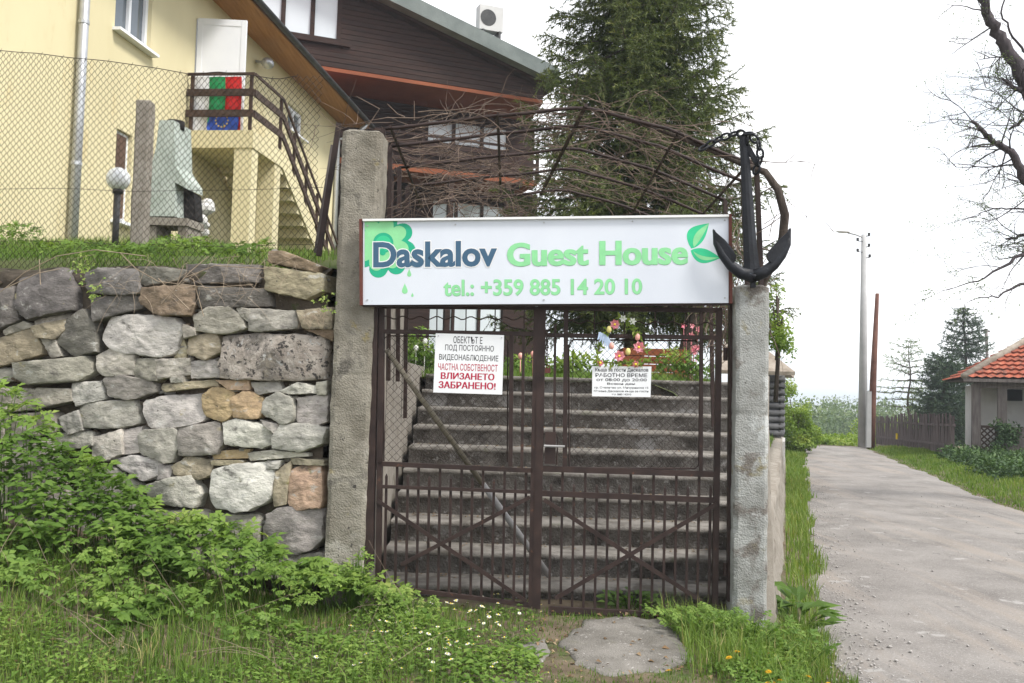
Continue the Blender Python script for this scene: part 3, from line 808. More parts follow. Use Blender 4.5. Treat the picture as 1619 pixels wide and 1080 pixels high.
mb = MB(); diamonds(mb, 607, 533, 803, 729, .052, -.012, .0020)
tag(part('wire_mesh', mb, M['wire'], gl), None, kind=None)
mb = MB(); mb.tube([H(*p, -.012) for p in ((607, 729), (607, 536), (613, 531), (797, 533), (803, 539), (802, 731))], .0045, 6); part('mesh_frame', mb, M['iron'], gl)
# right leaf --------------------------------------------------------
gr = thing('gate_leaf', 'right iron gate leaf with lock and opening hours notice', 'gate', H(1000, 965))
add(gr, 'stile', (857, 484), (848, 962), .050, .040)
add(gr, 'stile', (1137, 487), (1130, 955), .036, .036)
add(gr, 'top_rail', (858, 487), (1140, 491), .028, .032)
add(gr, 'rail', (860, 530), (1137, 534), .026, .032)
add(gr, 'middle_rail', (856, 741), (1134, 750), .036, .034)
add(gr, 'rail', (855, 780), (1133, 791), .034, .030)
add(gr, 'bottom_rail', (868, 963), (1068, 973), .036, .034)
add(gr, 'brace', (860, 790), (1110, 951), .026, .008, .024)
add(gr, 'brace', (1133, 797), (878, 946), .026, .008, .028)
add(gr, 'upright', (878, 512), (876, 690), .016, .016)
add(gr, 'upright', (895, 488), (893, 742), .028, .028)
add(gr, 'upright', (1109, 490), (1108, 745), .022, .022)
mb = MB(); wavy(mb, (896, 509), (1137, 512), .01); part('wavy_rod', mb, M['iron'], gr)
for k in range(4):
    x = 940 + k * 48; add(gr, 'upright', (x, 490), (x - .5, 531), .007, .007)
for k in range(15):
    x = 871.5 + k * 18.0; lx = x - 3.2; t = (x - 856) / 277
    ytop = (746 + 6 * t) if k % 2 else (769 + 4 * t)
    mb = MB(); gbar(mb, (x, ytop), (lx, 962 + 9 * t if k > 1 else 955), .0155, .0145, -.006)
    if k % 2 == 0:
        tip = H(x, ytop - 6, -.006); c = H(x, ytop, -.006); e = .0077
        mb.add([c + gu * e + NG * e, c - gu * e + NG * e, c - gu * e - NG * e, c + gu * e - NG * e, tip], [(0, 1, 4), (1, 2, 4), (2, 3, 4), (3, 0, 4)])
    part('picket', mb, M['iron'], gr)
mb = MB(); diamonds(mb, 901, 541, 1104, 738, .048, -.012, .0020); part('wire_mesh', mb, M['wire'], gr)
mb = MB(); mb.tube([H(*p, -.012) for p in ((900, 740), (899, 546), (906, 537), (1101, 539), (1107, 546), (1105, 735), (1099, 741), (905, 740))], .0055, 6); part('mesh_frame', mb, M['iron'], gr)
mb = MB(); c = H(870, 708, 0); mb.box(c, gu * .034, NG * .022, Vector((0, 0, .10))); lk = part('lock_box', mb, M['iron'], gr)
mb = MB(); mb.tube([H(860, 705, .03), H(893, 706, .03)], .008, 6); mb.tube([H(862, 705, .0), H(862, 705, .035)], .01, 6); part('handle', mb, M['pipe'], lk)
mb = MB(); mb.tube([H(858, 686, .012), H(880, 687, .012), H(882, 693, .012), H(880, 735, .012)], .005, 5); part('latch_rod', mb, M['iron'], gr)
for y in (560, 900):
    mb = MB(); a = H(1147, y, 0); mb.tube([a - Vector((0, 0, .04)), a + Vector((0, 0, .04))], .014, 8); part('hinge', mb, M['iron'], gr)
# chain and padlock holding the leaves
ch = thing('chain', 'rusty chain with small padlock looped round the middle of gate', 'chain', H(864, 585, .03))
def link_ring(mb, c, axis, side, a, b, r, n=12, m=5):
    axis, side = Vector(axis).normalized(), Vector(side).normalized(); nn = axis.cross(side).normalized(); vs = []; fs = []
    for i in range(n):
        t = 2 * math.pi * i / n; p = Vector(c) + axis * (a * math.cos(t)) + side * (b * math.sin(t))
        rad = (axis * (math.cos(t) / a) + side * (math.sin(t) / b)).normalized()
        for k in range(m):
            q = 2 * math.pi * k / m; vs.append(p + (rad * math.cos(q) + nn * math.sin(q)) * r)
    for i in range(n):
        for k in range(m): fs.append((i * m + k, ((i + 1) % n) * m + k, ((i + 1) % n) * m + (k + 1) % m, i * m + (k + 1) % m))
    mb.add(vs, fs)
def chain_links(parent, pts, a, b, r, m):
    pts = [Vector(p) for p in pts]; d = [0]
    for i in range(1, len(pts)): d.append(d[-1] + (pts[i] - pts[i - 1]).length)
    n = int(d[-1] / (1.55 * a)); 
    for k in range(n + 1):
        t = min(d[-1] - 1e-6, d[-1] * k / n); i = max(j for j in range(len(d)) if d[j] <= t); i = min(i, len(pts) - 2)
        p = pts[i].lerp(pts[i + 1], (t - d[i]) / (d[i + 1] - d[i])); ax = (pts[i + 1] - pts[i]).normalized()
        s = ax.cross(Vector((0, 1, 0))).normalized(); s2 = ax.cross(s).normalized()
        mb = MB(); link_ring(mb, p, ax, s * .8 + s2 * .6 if k % 2 else s * -.6 + s2 * .8, a, b, r); part('link', mb, m, parent, True)
chain_links(ch, [H(864, 524, .045), H(865, 550, .045), H(864, 575, .045)], .011, .0075, .003, M['wire'])
mb = MB(); c = H(866, 586, .045); mb.box(c, gu * .017, NG * .009, Vector((0, 0, .016))); link_ring(mb, c + Vector((0, 0, .018)), (0, 0, 1), gu, .016, .011, .003); part('padlock', mb, M['iron_red'], ch)
# leaning prop behind the gate
pr = thing('prop_pole', 'long grey brown pole leaning diagonally against the gate from behind', 'pole', P(870, 912, 6.55))
a, b, c = P(611, 553, 6.09), P(768, 772, 6.36), P(869, 911, 6.55)
mb = MB(); mb.tube([a, a.lerp(b, .5), b], [.017, .018, .018], 10); part('shaft', mb, M['prop'], pr, True)
mb = MB(); mb.tube([b.lerp(a, .03), b.lerp(c, .5), c], [.021, .021, .021], 10); part('sleeve', mb, M['pipe'], pr, True)

# ================================================================== signs
def text_mesh(s, bold=0.0):
    cu = bpy.data.curves.new('lettering', 'FONT'); cu.body = s; cu.offset = bold; cu.resolution_u = 4
    ob = bpy.data.objects.new('lettering', cu); COL.objects.link(ob)
    dg = bpy.context.evaluated_depsgraph_get(); dg.update()
    me = bpy.data.meshes.new_from_object(ob.evaluated_get(dg))
    bpy.data.objects.remove(ob); bpy.data.curves.remove(cu)
    V = np.array([v.co[:] for v in me.vertices]); Fc = [tuple(p.vertices) for p in me.polygons]
    bpy.data.meshes.remove(me); return V, Fc
def lettering(s, quad, plane, off, m, parent, bold=.02, grow=0.0, shift=(0, 0), name='lettering'):
    """text whose ink box fills the four photo corners tl, tr, br, bl on a plane"""
    V, Fc = text_mesh(s, bold)
    lo, hi = V.min(0), V.max(0)
    if grow:
        V, Fc = text_mesh(s, bold + grow)
    T = [plane.hit(x + shift[0], y + shift[1], off) for x, y in quad]; W = []
    for v in V:
        u = (v[0] - lo[0]) / (hi[0] - lo[0]); t = (hi[1] - v[1]) / (hi[1] - lo[1])
        top = T[0] + (T[1] - T[0]) * u; bot = T[3] + (T[2] - T[3]) * u
        W.append(top + (bot - top) * t)
    return mesh_obj(name, W, Fc, m, parent)
def rect(x0, y0, x1, y1): return [(x0, y0), (x1, y0), (x1, y1), (x0, y1)]
def panel(mb, plane, quad, off, th):
    mb.prism([plane.hit(x, y, off) for x, y in quad][::-1], [plane.hit(x, y, off) - plane.n * th for x, y in quad][::-1])
SIGN = Plane(P(860, 410, 5.88), Vector((math.cos(R(3.6)), -math.sin(R(3.6)), 0)))
sg = thing('guest_house_sign', 'long white board with green and blue lettering above the gate', 'sign', SIGN.hit(860, 481))
Q = [(574, 347), (1152, 340), (1152, 479), (574, 482)]
mb = MB(); panel(mb, SIGN, Q, 0, .022); part('board', mb, M['signwhite'], sg)
mb = MB(); mb.beam(SIGN.hit(574, 348.5, .004), SIGN.hit(1152, 341.5, .004), .014, .030, SIGN.n); part('top_edge', mb, M['white'], sg)
for (a, b) in (((571, 347), (572, 483)), ((1154, 339), (1155, 480))):
    mb = MB(); mb.beam(SIGN.hit(*a, -.006), SIGN.hit(*b, -.006), .018, .040, SIGN.n); part('side_rail', mb, M['iron_red'], sg)
for (x, y) in ((581, 357), (581, 474), (720, 355), (860, 352), (1000, 350), (1146, 348), (1146, 471), (860, 474)):
    mb = MB(); mb.tube([SIGN.hit(x, y, -.002), SIGN.hit(x, y, .0045)], .0055, 8); part('screw', mb, M['zinc'], sg)
mb = MB(); mb.beam(SIGN.hit(574, 482, -.024), SIGN.hit(1154, 480, -.024), .024, .02, SIGN.n); part('back_rail', mb, M['iron'], sg)
def shape(pts, off, m, name, parent=sg):
    mb = MB(); mb.add([SIGN.hit(x, y, off) for x, y in pts], [tuple(range(len(pts) - 1, -1, -1))]); return part(name, mb, M[m], parent)
def clipbox(pts, x0, y0f):
    return [(max(x0, x), max(y0f(x), y)) for x, y in pts]
def flower(cx, cy, r, lobes, depth, rot=0.0, n=96):
    out = []
    for i in range(n):
        t = 2 * math.pi * i / n; k = abs(math.cos(lobes * (t - rot) / 2)) ** .55
        rr = r * (1 - depth + depth * k); out.append((cx + rr * math.cos(t), cy + rr * math.sin(t)))
    return clipbox(out, 576.5, lambda x: 350.5 - (x - 574) * .012)
def disc(cx, cy, r, ry=None, n=40):
    return [(cx + r * math.cos(2 * math.pi * i / n), cy + (ry or r) * math.sin(2 * math.pi * i / n)) for i in range(n)]
shape(flower(606, 388, 52, 8, .30, R(12)), .0005, 'green_d', 'flower_shadow')
shape(flower(603, 385, 44, 8, .36, R(14)), .0008, 'green_l', 'flower')
shape(disc(606, 384, 16), .0011, 'green_d', 'flower_centre'); shape(disc(606, 385, 12.5), .0013, 'green_m', 'flower_centre')
shape(disc(605, 399, 5), .0015, 'green_d', 'flower_centre')
def drop(cx, cy, w, h):
    return [(cx + w * math.sin(t) * (0.5 - .5 * math.cos(t)) if True else 0, cy - h / 2 + h * (1 - math.cos(t)) / 2) for t in [2 * math.pi * i / 24 for i in range(24)]]
for (x, y, w_, h_) in ((647, 431, 5, 13), (640, 456, 7, 17), (652, 466, 3, 7)):
    shape(drop(x, y, w_, h_), .0008, 'green_l', 'drop')
def leafshape(base, tip, wl, wr, n=16):
    bx, by = base; tx, ty = tip; dx, dy = tx - bx, ty - by; l = math.hypot(dx, dy); nx_, ny_ = -dy / l, dx / l; a = []; b = []
    for i in range(n + 1):
        t = i / n; k = math.sin(math.pi * t ** .8)
        a.append((bx + dx * t + nx_ * wl * k, by + dy * t + ny_ * wl * k)); b.append((bx + dx * t - nx_ * wr * k, by + dy * t - ny_ * wr * k))
    return a + b[-2:0:-1]
shape(leafshape((1093, 393), (1121, 353), 8, 20), .0006, 'green_m', 'leaf'); shape(leafshape((1097, 391), (1121, 353), 2, 9), .0010, 'green_l', 'leaf')
shape(leafshape((1092, 396), (1139, 408), 15, 8), .0006, 'green_m', 'leaf'); shape(leafshape((1096, 397), (1138, 407), 10, -4), .0010, 'green_l', 'leaf')
for i, (txt, q, col, bd) in enumerate((('Daskalov', [(590, 383), (786, 380), (786, 421.5), (590, 423.5)], 'blue', .034),
                                       ('Guest', [(802.5, 384), (930, 382), (930, 419.5), (802.5, 421.5)], 'green_l', .024),
                                       ('House', [(948.5, 381), (1087, 379), (1087, 418.5), (948.5, 419.5)], 'green_l', .024))):
    if i == 0: lettering(txt, q, SIGN, .0018, M['white'], sg, bd, .028)
    else: lettering(txt, q, SIGN, .0006, M['green_g'], sg, bd, .004, (.5, .6))
    lettering(txt, q, SIGN, .0022, M[col], sg, bd)
    if i: lettering(txt, q, SIGN, .0018, M[col], sg, bd, 0, (1.1, 0)); lettering(txt, q, SIGN, .0020, M[col], sg, bd, 0, (-1.1, 0))
q = [(701, 442), (1015, 440), (1015, 465.5), (701, 468.5)]
lettering('tel.: +359 885 14 20 10', q, SIGN, .0006, M['green_g'], sg, .022, .003, (.5, .6))
lettering('tel.: +359 885 14 20 10', q, SIGN, .0012, M['green_l'], sg, .022)

# notices
nl = thing('warning_notice', 'square white notice with black and red capitals on left leaf', 'notice', GATE.hit(739, 622, .035))
mb = MB(); panel(mb, GATE, [(689, 527), (797, 530), (794, 624), (685, 620.5)], .040, .004); part('board', mb, M['paper'], nl)
def tline(parent, s, x0, x1, y0, y1, m, bold, sl=.03, lean_=-.035, off=.0406):
    quad = [(x0 + lean_ * 0, y0), (x1, y0 + (x1 - x0) * sl), (x1 + lean_ * (y1 - y0), y1 + (x1 - x0) * sl), (x0 + lean_ * (y1 - y0), y1)]
    lettering(s, quad, GATE, off, M[m], parent, bold)
tline(nl, 'ОБЕКТЪТ Е', 717, 763, 531.5, 542.5, 'black', .006)
tline(nl, 'ПОД ПОСТОЯННО', 704, 781, 544.5, 555.5, 'black', .006)
tline(nl, 'ВИДЕОНАБЛЮДЕНИЕ', 694.5, 788, 559.5, 570.5, 'black', .006)
tline(nl, 'ЧАСТНА СОБСТВЕНОСТ', 693, 787, 574, 585, 'red', .008)
tline(nl, 'ВЛИЗАНЕТО', 697, 781, 588.5, 599, 'red', .004)
tline(nl, 'ВЛИЗАНЕТО', 698, 782, 588.5, 599, 'red', .004, off=.0412)
tline(nl, 'ЗАБРАНЕНО!', 693.5, 783, 602.5, 613.5, 'red', .004)
tline(nl, 'ЗАБРАНЕНО!', 694.5, 784, 602.5, 613.5, 'red', .004, off=.0412)
for x, y in ((693, 531), (793, 534)):
    mb = MB(); mb.tube([GATE.hit(x, y, .038), GATE.hit(x, y, .044)], .004, 8); part('screw', mb, M['zinc'], nl)
nr = thing('opening_hours_notice', 'small white notice of opening hours below the wreath', 'notice', GATE.hit(983, 628, .035))
mb = MB(); panel(mb, GATE, [(936.5, 579), (1030, 579.5), (1028.5, 628), (936, 626.5)], .040, .004); part('board', mb, M['paper'], nr)
for (s, x0, x1, y0, y1, bd) in (('Къща за гости Даскалов', 941, 1025, 581.5, 588.5, .018), ('РАБОТНО ВРЕМЕ', 941.5, 1023.5, 590, 596, .016), ('от 08:00 до 20:00', 943, 1022.5, 598, 603.5, .014),
                                ('Всеки ден', 960, 1004, 605, 609, .02), ('гр. Севлиево ул. Мичуринска 15', 940, 1025, 611, 615, .012), ('Механа Даскалов къща за гости', 939, 1025, 616.5, 620.5, .012), ('тел. 0885 142010', 967, 998, 622, 625, .01)):
    tline(nr, s, x0, x1, y0, y1, 'black', bd, .006, 0)

# easter wreath -----------------------------------------------------
wr = thing('flower_wreath', 'triangular artificial wreath with pink flowers and pastel eggs', 'wreath', GATE.hit(984, 578, .04))
tri = [(985, 500), (950, 535), (942, 572), (985, 575), (1030, 572), (1012, 535), (985, 500)]
mb = MB(); mb.tube([GATE.hit(x, y, .03) for x, y in tri], .006, 5); part('hoop', mb, M['vine'], wr)
lf = MB(); rnd = random.Random(4)
def leaf_at(mb, p, d, n, l, w_, tint, bend=.2, fold=.25):
    d = d.normalized(); s = d.cross(n)
    if s.length < 1e-5: s = d.orthogonal()
    s.normalize(); n = s.cross(d).normalized()
    pts = [p, p + d * l * .35 + s * w_ * .5 + n * fold * w_, p + d * l * .72 + s * w_ * .36 + n * (fold * w_ - bend * l * .4), p + d * l - n * bend * l,
           p + d * l * .72 - s * w_ * .36 + n * (fold * w_ - bend * l * .4), p + d * l * .35 - s * w_ * .5 + n * fold * w_, p + d * l * .4, p + d * l * .75 - n * bend * l * .45]
    mb.add(pts, [(0, 6, 1), (1, 6, 7, 2), (2, 7, 3), (0, 5, 6), (5, 4, 7, 6), (4, 3, 7)], 0, tint)
for i in range(190):
    k = rnd.choice((0, 0, 1, 2, 2, 3, 3, 4, 5, 5)); t = rnd.random(); a, b = tri[k], tri[k + 1]
    x, y = a[0] + (b[0] - a[0]) * t, a[1] + (b[1] - a[1]) * t
    p = GATE.hit(x, y, .035); d = Vector((rnd.uniform(-1, 1), rnd.uniform(-.8, .1), rnd.uniform(-.8, 1)))
    leaf_at(lf, p, d, Vector((rnd.uniform(-.5, .5), -1, .4)), rnd.uniform(.02, .05), rnd.uniform(.008, .016), rnd.uniform(.3, 1))
part_l = mesh_obj('greenery', lf.v, lf.f, M['bright'], wr, False, None, lf.t)
for (x, y, s) in ((972, 513, .034), (1010, 549, .040), (979, 563, .038), (1005, 576, .024), (949, 574, .022)):
    mb = MB()
    for k in range(7):
        t = 2 * math.pi * k / 7; d = Vector((math.cos(t), -.45, math.sin(t)))
        leaf_at(mb, GATE.hit(x, y, .045), d, Vector((0, -1, 0)), s, s * 1.0, rnd.uniform(.1, .9))
    fo_ = mesh_obj('flower', mb.v, mb.f, M['petal_p'], wr, False, None, mb.t)
    mb = MB(); mb.ball(GATE.hit(x, y, .06), .008, 8, 6); part('flower_centre', mb, M['star'], fo_, True)
M['egg_y'] = flat('egg_yellow', (.68, .60, .22)); M['egg_p'] = flat('egg_pink', (.72, .36, .30)); M['ribbon'] = flat('ribbon_blue', (.45, .55, .72))
for (x, y, m) in ((963, 521, 'egg_y'), (993, 556, 'egg_y'), (967, 547, 'egg_p'), (1008, 533, 'egg_p')):
    mb = MB(); mb.ball(GATE.hit(x, y, .05), .019, 12, 8, .85, .85, 1.2); part('egg', mb, M[m], wr, True)
for k in range(6):
    mb = MB(); x = 944 + k * 2.2; a = GATE.hit(x + 3, 525 + k, .045)
    mb.add([a, a + gu * .012, a + gu * .012 + Vector((.006 * k - .01, -.006, -.045)), a + Vector((.006 * k - .01, -.004, -.05 - .01 * k))], [(0, 1, 2, 3)]); part('ribbon', mb, M['ribbon'], wr)
for (x, y) in ((985, 504), (1000, 508)):
    mb = MB()
    for k in range(6):
        t = 2 * math.pi * k / 6; leaf_at(mb, GATE.hit(x, y, .045), Vector((math.cos(t), -.4, math.sin(t))), Vector((0, -1, 0)), .026, .016, .5)
    mesh_obj('flower', mb.v, mb.f, M['petal_w'], wr, False, None, mb.t)

# ================================================================== anchor on the pillar
ANC = Plane(P(1190, 400, 5.74), Vector((math.cos(R(3)), -math.sin(R(3)), 0)))
A = lambda x, y, o=0: ANC.hit(x, y, o)
an = thing('ship_anchor', 'black painted ship anchor standing upright on the short grey pillar', 'anchor', A(1190, 446))
mb = MB(); n = ANC.n; u = ANC.u; rings = []
for (x, y, wpx, d) in ((1176, 217, 13, .030), (1177, 235, 14, .034), (1182, 320, 17.5, .042), (1186, 390, 21, .050), (1188, 418, 24, .056), (1189, 434, 30, .06)):
    hw = wpx * 5.74 / FOC / 2; c = A(x, y); e = .3
    rings.append([c + u * (-hw) + n * d * .5 * e, c + u * (-hw * e) + n * d * .5, c + u * (hw * e) + n * d * .5, c + u * hw + n * d * .5 * e, c + u * hw - n * d * .5 * e, c + u * hw * e - n * d * .5, c - u * hw * e - n * d * .5, c - u * hw - n * d * .5 * e])
vs = [v for r in rings for v in r]; fs = [(i * 8 + k, i * 8 + (k + 1) % 8, (i + 1) * 8 + (k + 1) % 8, (i + 1) * 8 + k) for i in range(5) for k in range(8)]
fs += [tuple(range(7, -1, -1)), tuple(range(40, 48))]; mb.add(vs, fs); part('shank', mb, M['anchor'], an)
for sgn, pts in ((-1, [(1190, 436), (1172, 432), (1156, 420), (1142, 402), (1133, 384), (1128.5, 364)]), (1, [(1190, 436), (1208, 431), (1223, 419), (1236, 403), (1245, 386), (1249.5, 362)])):
    mb = MB(); rings = []; prof = [(.084, .070), (.074, .062), (.066, .056), (.058, .050), (.044, .040), (.014, .014)]
    P3 = [A(x, y, .012) for x, y in pts]
    for i, p in enumerate(P3):
        a = (P3[min(i + 1, 5)] - P3[max(i - 1, 0)]).normalized(); s = a.cross(n).normalized(); wv, d = prof[i]
        rings.append([p + s * (wv / 2 * math.cos(t)) + n * (d / 2 * math.sin(t)) for t in [2 * math.pi * k / 10 for k in range(10)]])
    vs = [v for r in rings for v in r]; fs = [(i * 10 + k, i * 10 + (k + 1) % 10, (i + 1) * 10 + (k + 1) % 10, (i + 1) * 10 + k) for i in range(5) for k in range(10)]
    fs += [tuple(range(9, -1, -1)), tuple(range(50, 60))]; mb.add(vs, fs); part('arm', mb, M['anchor'], an, True)
    # broad fluke plate on the inner side of the arm
    if sgn < 0: out = [(1128, 362), (1133, 368), (1146, 379), (1157, 392), (1164, 404), (1163, 412), (1158, 418), (1146, 410), (1136, 395), (1129, 378)]
    else: out = [(1249.5, 360), (1246, 366), (1234, 377), (1222, 390), (1213, 402), (1215, 410), (1221, 417), (1232, 409), (1242, 395), (1249, 377)]
    mb = MB(); f = [A(x, y, .045 - .02 * abs(i - 4) / 5) for i, (x, y) in enumerate(out)]; b = [q - n * .035 for q in f]
    if sgn > 0: f, b = f[::-1], b[::-1]
    mb.prism(f[::-1], b[::-1]); part('fluke', mb, M['anchor'], an)
mb = MB(); mb.ball(A(1190, 437, .01), .042, 14, 10, 1.0, .9, .62); part('crown', mb, M['anchor'], an, True)
mb = MB(); link_ring(mb, A(1181, 222), (0, 0, 1), n, .035, .026, .008, 16, 6); part('shackle', mb, M['anchor'], an, True)
mb = MB(); mb.beam(A(1171, 214, .0), A(1199, 262, .0), .030, .022, n); part('stock', mb, M['anchor'], an)
ac = thing('anchor_chain', 'heavy black chain draped over the head of the anchor', 'chain', A(1160, 240))
chain_links(ac, [A(1112, 234, -.06), A(1138, 219, -.05), A(1162, 211, -.03), A(1184, 211, .03), A(1199, 226, .03), A(1203, 250, .02), A(1196, 268, .0)], .030, .020, .0078, M['anchor'])
mb = MB(); mb.beam(A(1190, 442, -.01), A(1190.5, 455, -.01), .03, .03, n); part('foot', mb, M['anchor'], an)

# ================================================================== pergola with dry vine
pg = thing('pergola', 'arched rusty pipe pergola over the steps behind the sign', 'pergola', (.2, 6.9, 1.6))
PD = [6.40, 6.78, 7.35, 7.95, 8.7]
arch = [(607, 470), (606, 262), (606, 204), (760, 186), (925, 169), (1060, 206), (1196, 262), (1209, 300), (1209, 452)]
ARCH = [P(x, y, 6.40) for x, y in arch]
def archpt(t, y):                       # along the arch line at depth y
    q = [Vector((p.x, y, p.z)) for p in ARCH[2:7]]; L_ = [0]
    for i in range(1, 5): L_.append(L_[-1] + (q[i] - q[i - 1]).length)
    d = t * L_[-1]; i = max(j for j in range(5) if L_[j] <= d + 1e-9); i = min(i, 3)
    return q[i].lerp(q[i + 1], (d - L_[i]) / (L_[i + 1] - L_[i]))
for k, y in enumerate(PD):
    dz = -.02 * k
    pts = [archpt(i / 24, y) + Vector((0, 0, dz + .012 * nz(i, k, 3, .3))) for i in range(25)]
    mb = MB(); mb.tube(pts, .0125, 6); part('arch_pipe', mb, M['iron'], pg, True)
    if y < 8:
        for e, x in ((pts[0], ARCH[0].x), (pts[-1], ARCH[8].x)):
            zb = 1.6 if e is pts[0] and k else (1.0 if e is pts[0] else 1.9)
            mb = MB(); mb.beam(e, (x + (0 if e is pts[0] else .0), y, zb if k < 3 else 1.3), .03, .03); part('post', mb, M['iron'], pg)
for (t, rr, sp) in ((.02, .011, 0), (.30, .011, 0), (.53, .016, -.11), (.78, .011, 0), (.98, .011, 0)):
    a = archpt(t, 6.36); b = archpt(max(0, t + sp * .8), 8.75) + Vector((0, 0, -.09))
    mb = MB(); mb.tube([a, b], rr, 6); part('rafter', mb, M['iron'], pg)
# the vine is one plant: trunk and canes over the pipes
vn = MB(); rnd = random.Random(21)
def cane(p, d, length, r, sag, wig, mb, n=9, sides=4):
    pts = [p]; d = d.normalized()
    for i in range(n):
        d = (d + Vector((rnd.uniform(-wig, wig), rnd.uniform(-wig, wig), rnd.uniform(-wig, wig) - sag))).normalized()
        pts.append(pts[-1] + d * (length / n))
    mb.tube(pts, [r * (1 - .75 * i / n) for i in range(n + 1)], sides, cap=False); return pts
tr = [P(1190, 640, 6.6), P(1192, 520, 6.55), P(1206, 446, 6.45), P(1236, 392, 6.35), P(1241, 340, 6.3), P(1230, 300, 6.3), P(1210, 272, 6.32), P(1180, 262, 6.4), P(1130, 240, 6.42), P(1060, 212, 6.44), P(980, 185, 6.44)]
vtr = MB(); vtr.tube(tr, [.030, .030, .030, .031, .031, .028, .024, .021, .018, .014, .010], 8)
vt = thing('grape_vine', 'leafless grape vine tangled over the pergola pipes', 'vine', P(1216, 650, 6.5))
part('trunk', vtr, M['bark'], vt, True)
for i in range(210):
    y = rnd.choice(PD) + rnd.uniform(-.15, .3); t = rnd.random()
    if i % 3 == 0: t = rnd.uniform(0, .34)
    elif i % 3 == 1: t = rnd.uniform(.5, 1)
    p = archpt(t, y) + Vector((0, 0, rnd.uniform(-.02, .05))); sx = rnd.choice((-1, 1))
    slope = -.35 if t > .55 else .06
    d = Vector((sx, rnd.uniform(-.35, .35), sx * slope + rnd.uniform(-.12, .22)))
    pts = cane(p, d, rnd.uniform(.3, 1.0), rnd.uniform(.002, .0042) * (1.5 if i % 9 == 0 else 1), .03, .24, vn, 9)
    for q in range(rnd.randint(1, 4)):
        b = pts[rnd.randint(2, 8)]; cane(b, Vector((rnd.uniform(-1, 1), rnd.uniform(-.5, .5), rnd.uniform(-.7, .9))), rnd.uniform(.1, .35), .0028, .02, .25, vn, 5, 3)
for i in range(150):                               # hanging tangle on the left
    p = Vector((rnd.uniform(-.85, .1), rnd.uniform(6.4, 8.2), rnd.uniform(2.75, 3.2)))
    cane(p, Vector((rnd.uniform(-1, 1), rnd.uniform(-.3, .3), rnd.uniform(-.5, .35))), rnd.uniform(.2, .7), rnd.uniform(.0018, .0038), .05, .32, vn, 9, 3)
for i in range(130):                               # right flank
    p = Vector((rnd.uniform(1.45, 1.75), rnd.uniform(6.3, 7.6), rnd.uniform(1.9, 2.8)))
    cane(p, Vector((rnd.uniform(-.4, .3), rnd.uniform(-.3, .3), rnd.uniform(-1, 1))), rnd.uniform(.25, .6), rnd.uniform(.003, .006), .03, .25, vn, 8, 3)
for (a, b, c) in (((578, 205), (600, 172), (563, 152)), ((640, 185), (628, 180), (612, 164)), ((750, 190), (765, 165), (795, 150)), ((655, 190), (655, 175), (655, 160)), ((735, 178), (733, 172), (727, 163))):
    vn.tube([P(*a, 6.4), P(*b, 6.38), P(*c, 6.36)], [.005, .004, .003], 4)
obj('canes', vn, M['vine'], vt)
# ================================================================== yellow house
vpd = ray(972, 624); vpd = Vector((vpd.x, vpd.y, 0)).normalized()
YW = Plane(P(108, 400, 12.8), vpd)
if YW.n.x < 0: YW.n = -YW.n
yh = thing('yellow_house', 'pale yellow rendered house with outdoor stair and balcony behind fence', 'house', YW.at(2, 2.6))
YL = YW.loc
sA = -5.6; sB = YL(531, 250)[0]
zE = YL(430, 92)[1]                                   # soffit line on the wall
# door and window openings on the wall: s0, s1, z0, z1
def op(x0, yb0, x1, yt0):
    a = YL(x0, yb0); b = YL(x1, yt0); return a[0], b[0], a[1], b[1]
s_w1 = (YL(181, 44)[0], YL(237, 86)[0]); zsill = (YL(181, 44)[1] + YL(237, 86)[1]) / 2
w1 = (*s_w1, zsill, zsill + 1.35)
s_d = (YL(308, 100)[0], YL(404, 100)[0]); zb = YL(290, 206)[1]
dr = (s_d[0], s_d[0] + .98, zb + .02, zb + 2.08)
w2 = (YL(455, 190)[0], YL(480, 190)[0], YL(468, 215)[1], YL(468, 172)[1])
w3 = (YL(180, 300)[0], YL(205, 300)[0], YL(190, 352)[1], YL(190, 205)[1])
ops = [w1, dr, w2, w3]
ss = sorted(set([sA, sB] + [o[0] for o in ops] + [o[1] for o in ops])); zs_ = sorted(set([2.2, zE] + [o[2] for o in ops] + [o[3] for o in ops if o[3] < zE]))
mb = MB()
for i in range(len(ss) - 1):
    for j in range(len(zs_) - 1):
        sm, zm = (ss[i] + ss[i + 1]) / 2, (zs_[j] + zs_[j + 1]) / 2
        if any(o[0] < sm < o[1] and o[2] < zm < o[3] for o in ops): continue
        mb.add([YW.at(ss[i], zs_[j]), YW.at(ss[i + 1], zs_[j]), YW.at(ss[i + 1], zs_[j + 1]), YW.at(ss[i], zs_[j + 1])], [(0, 1, 2, 3)])
for o in ops:                                         # reveals
    c = [(o[0], o[2]), (o[1], o[2]), (o[1], o[3]), (o[0], o[3])]
    for k in range(4):
        a, b = c[k], c[(k + 1) % 4]
        mb.add([YW.at(*a), YW.at(*b), YW.at(*b, -.16), YW.at(*a, -.16)], [(0, 3, 2, 1)])
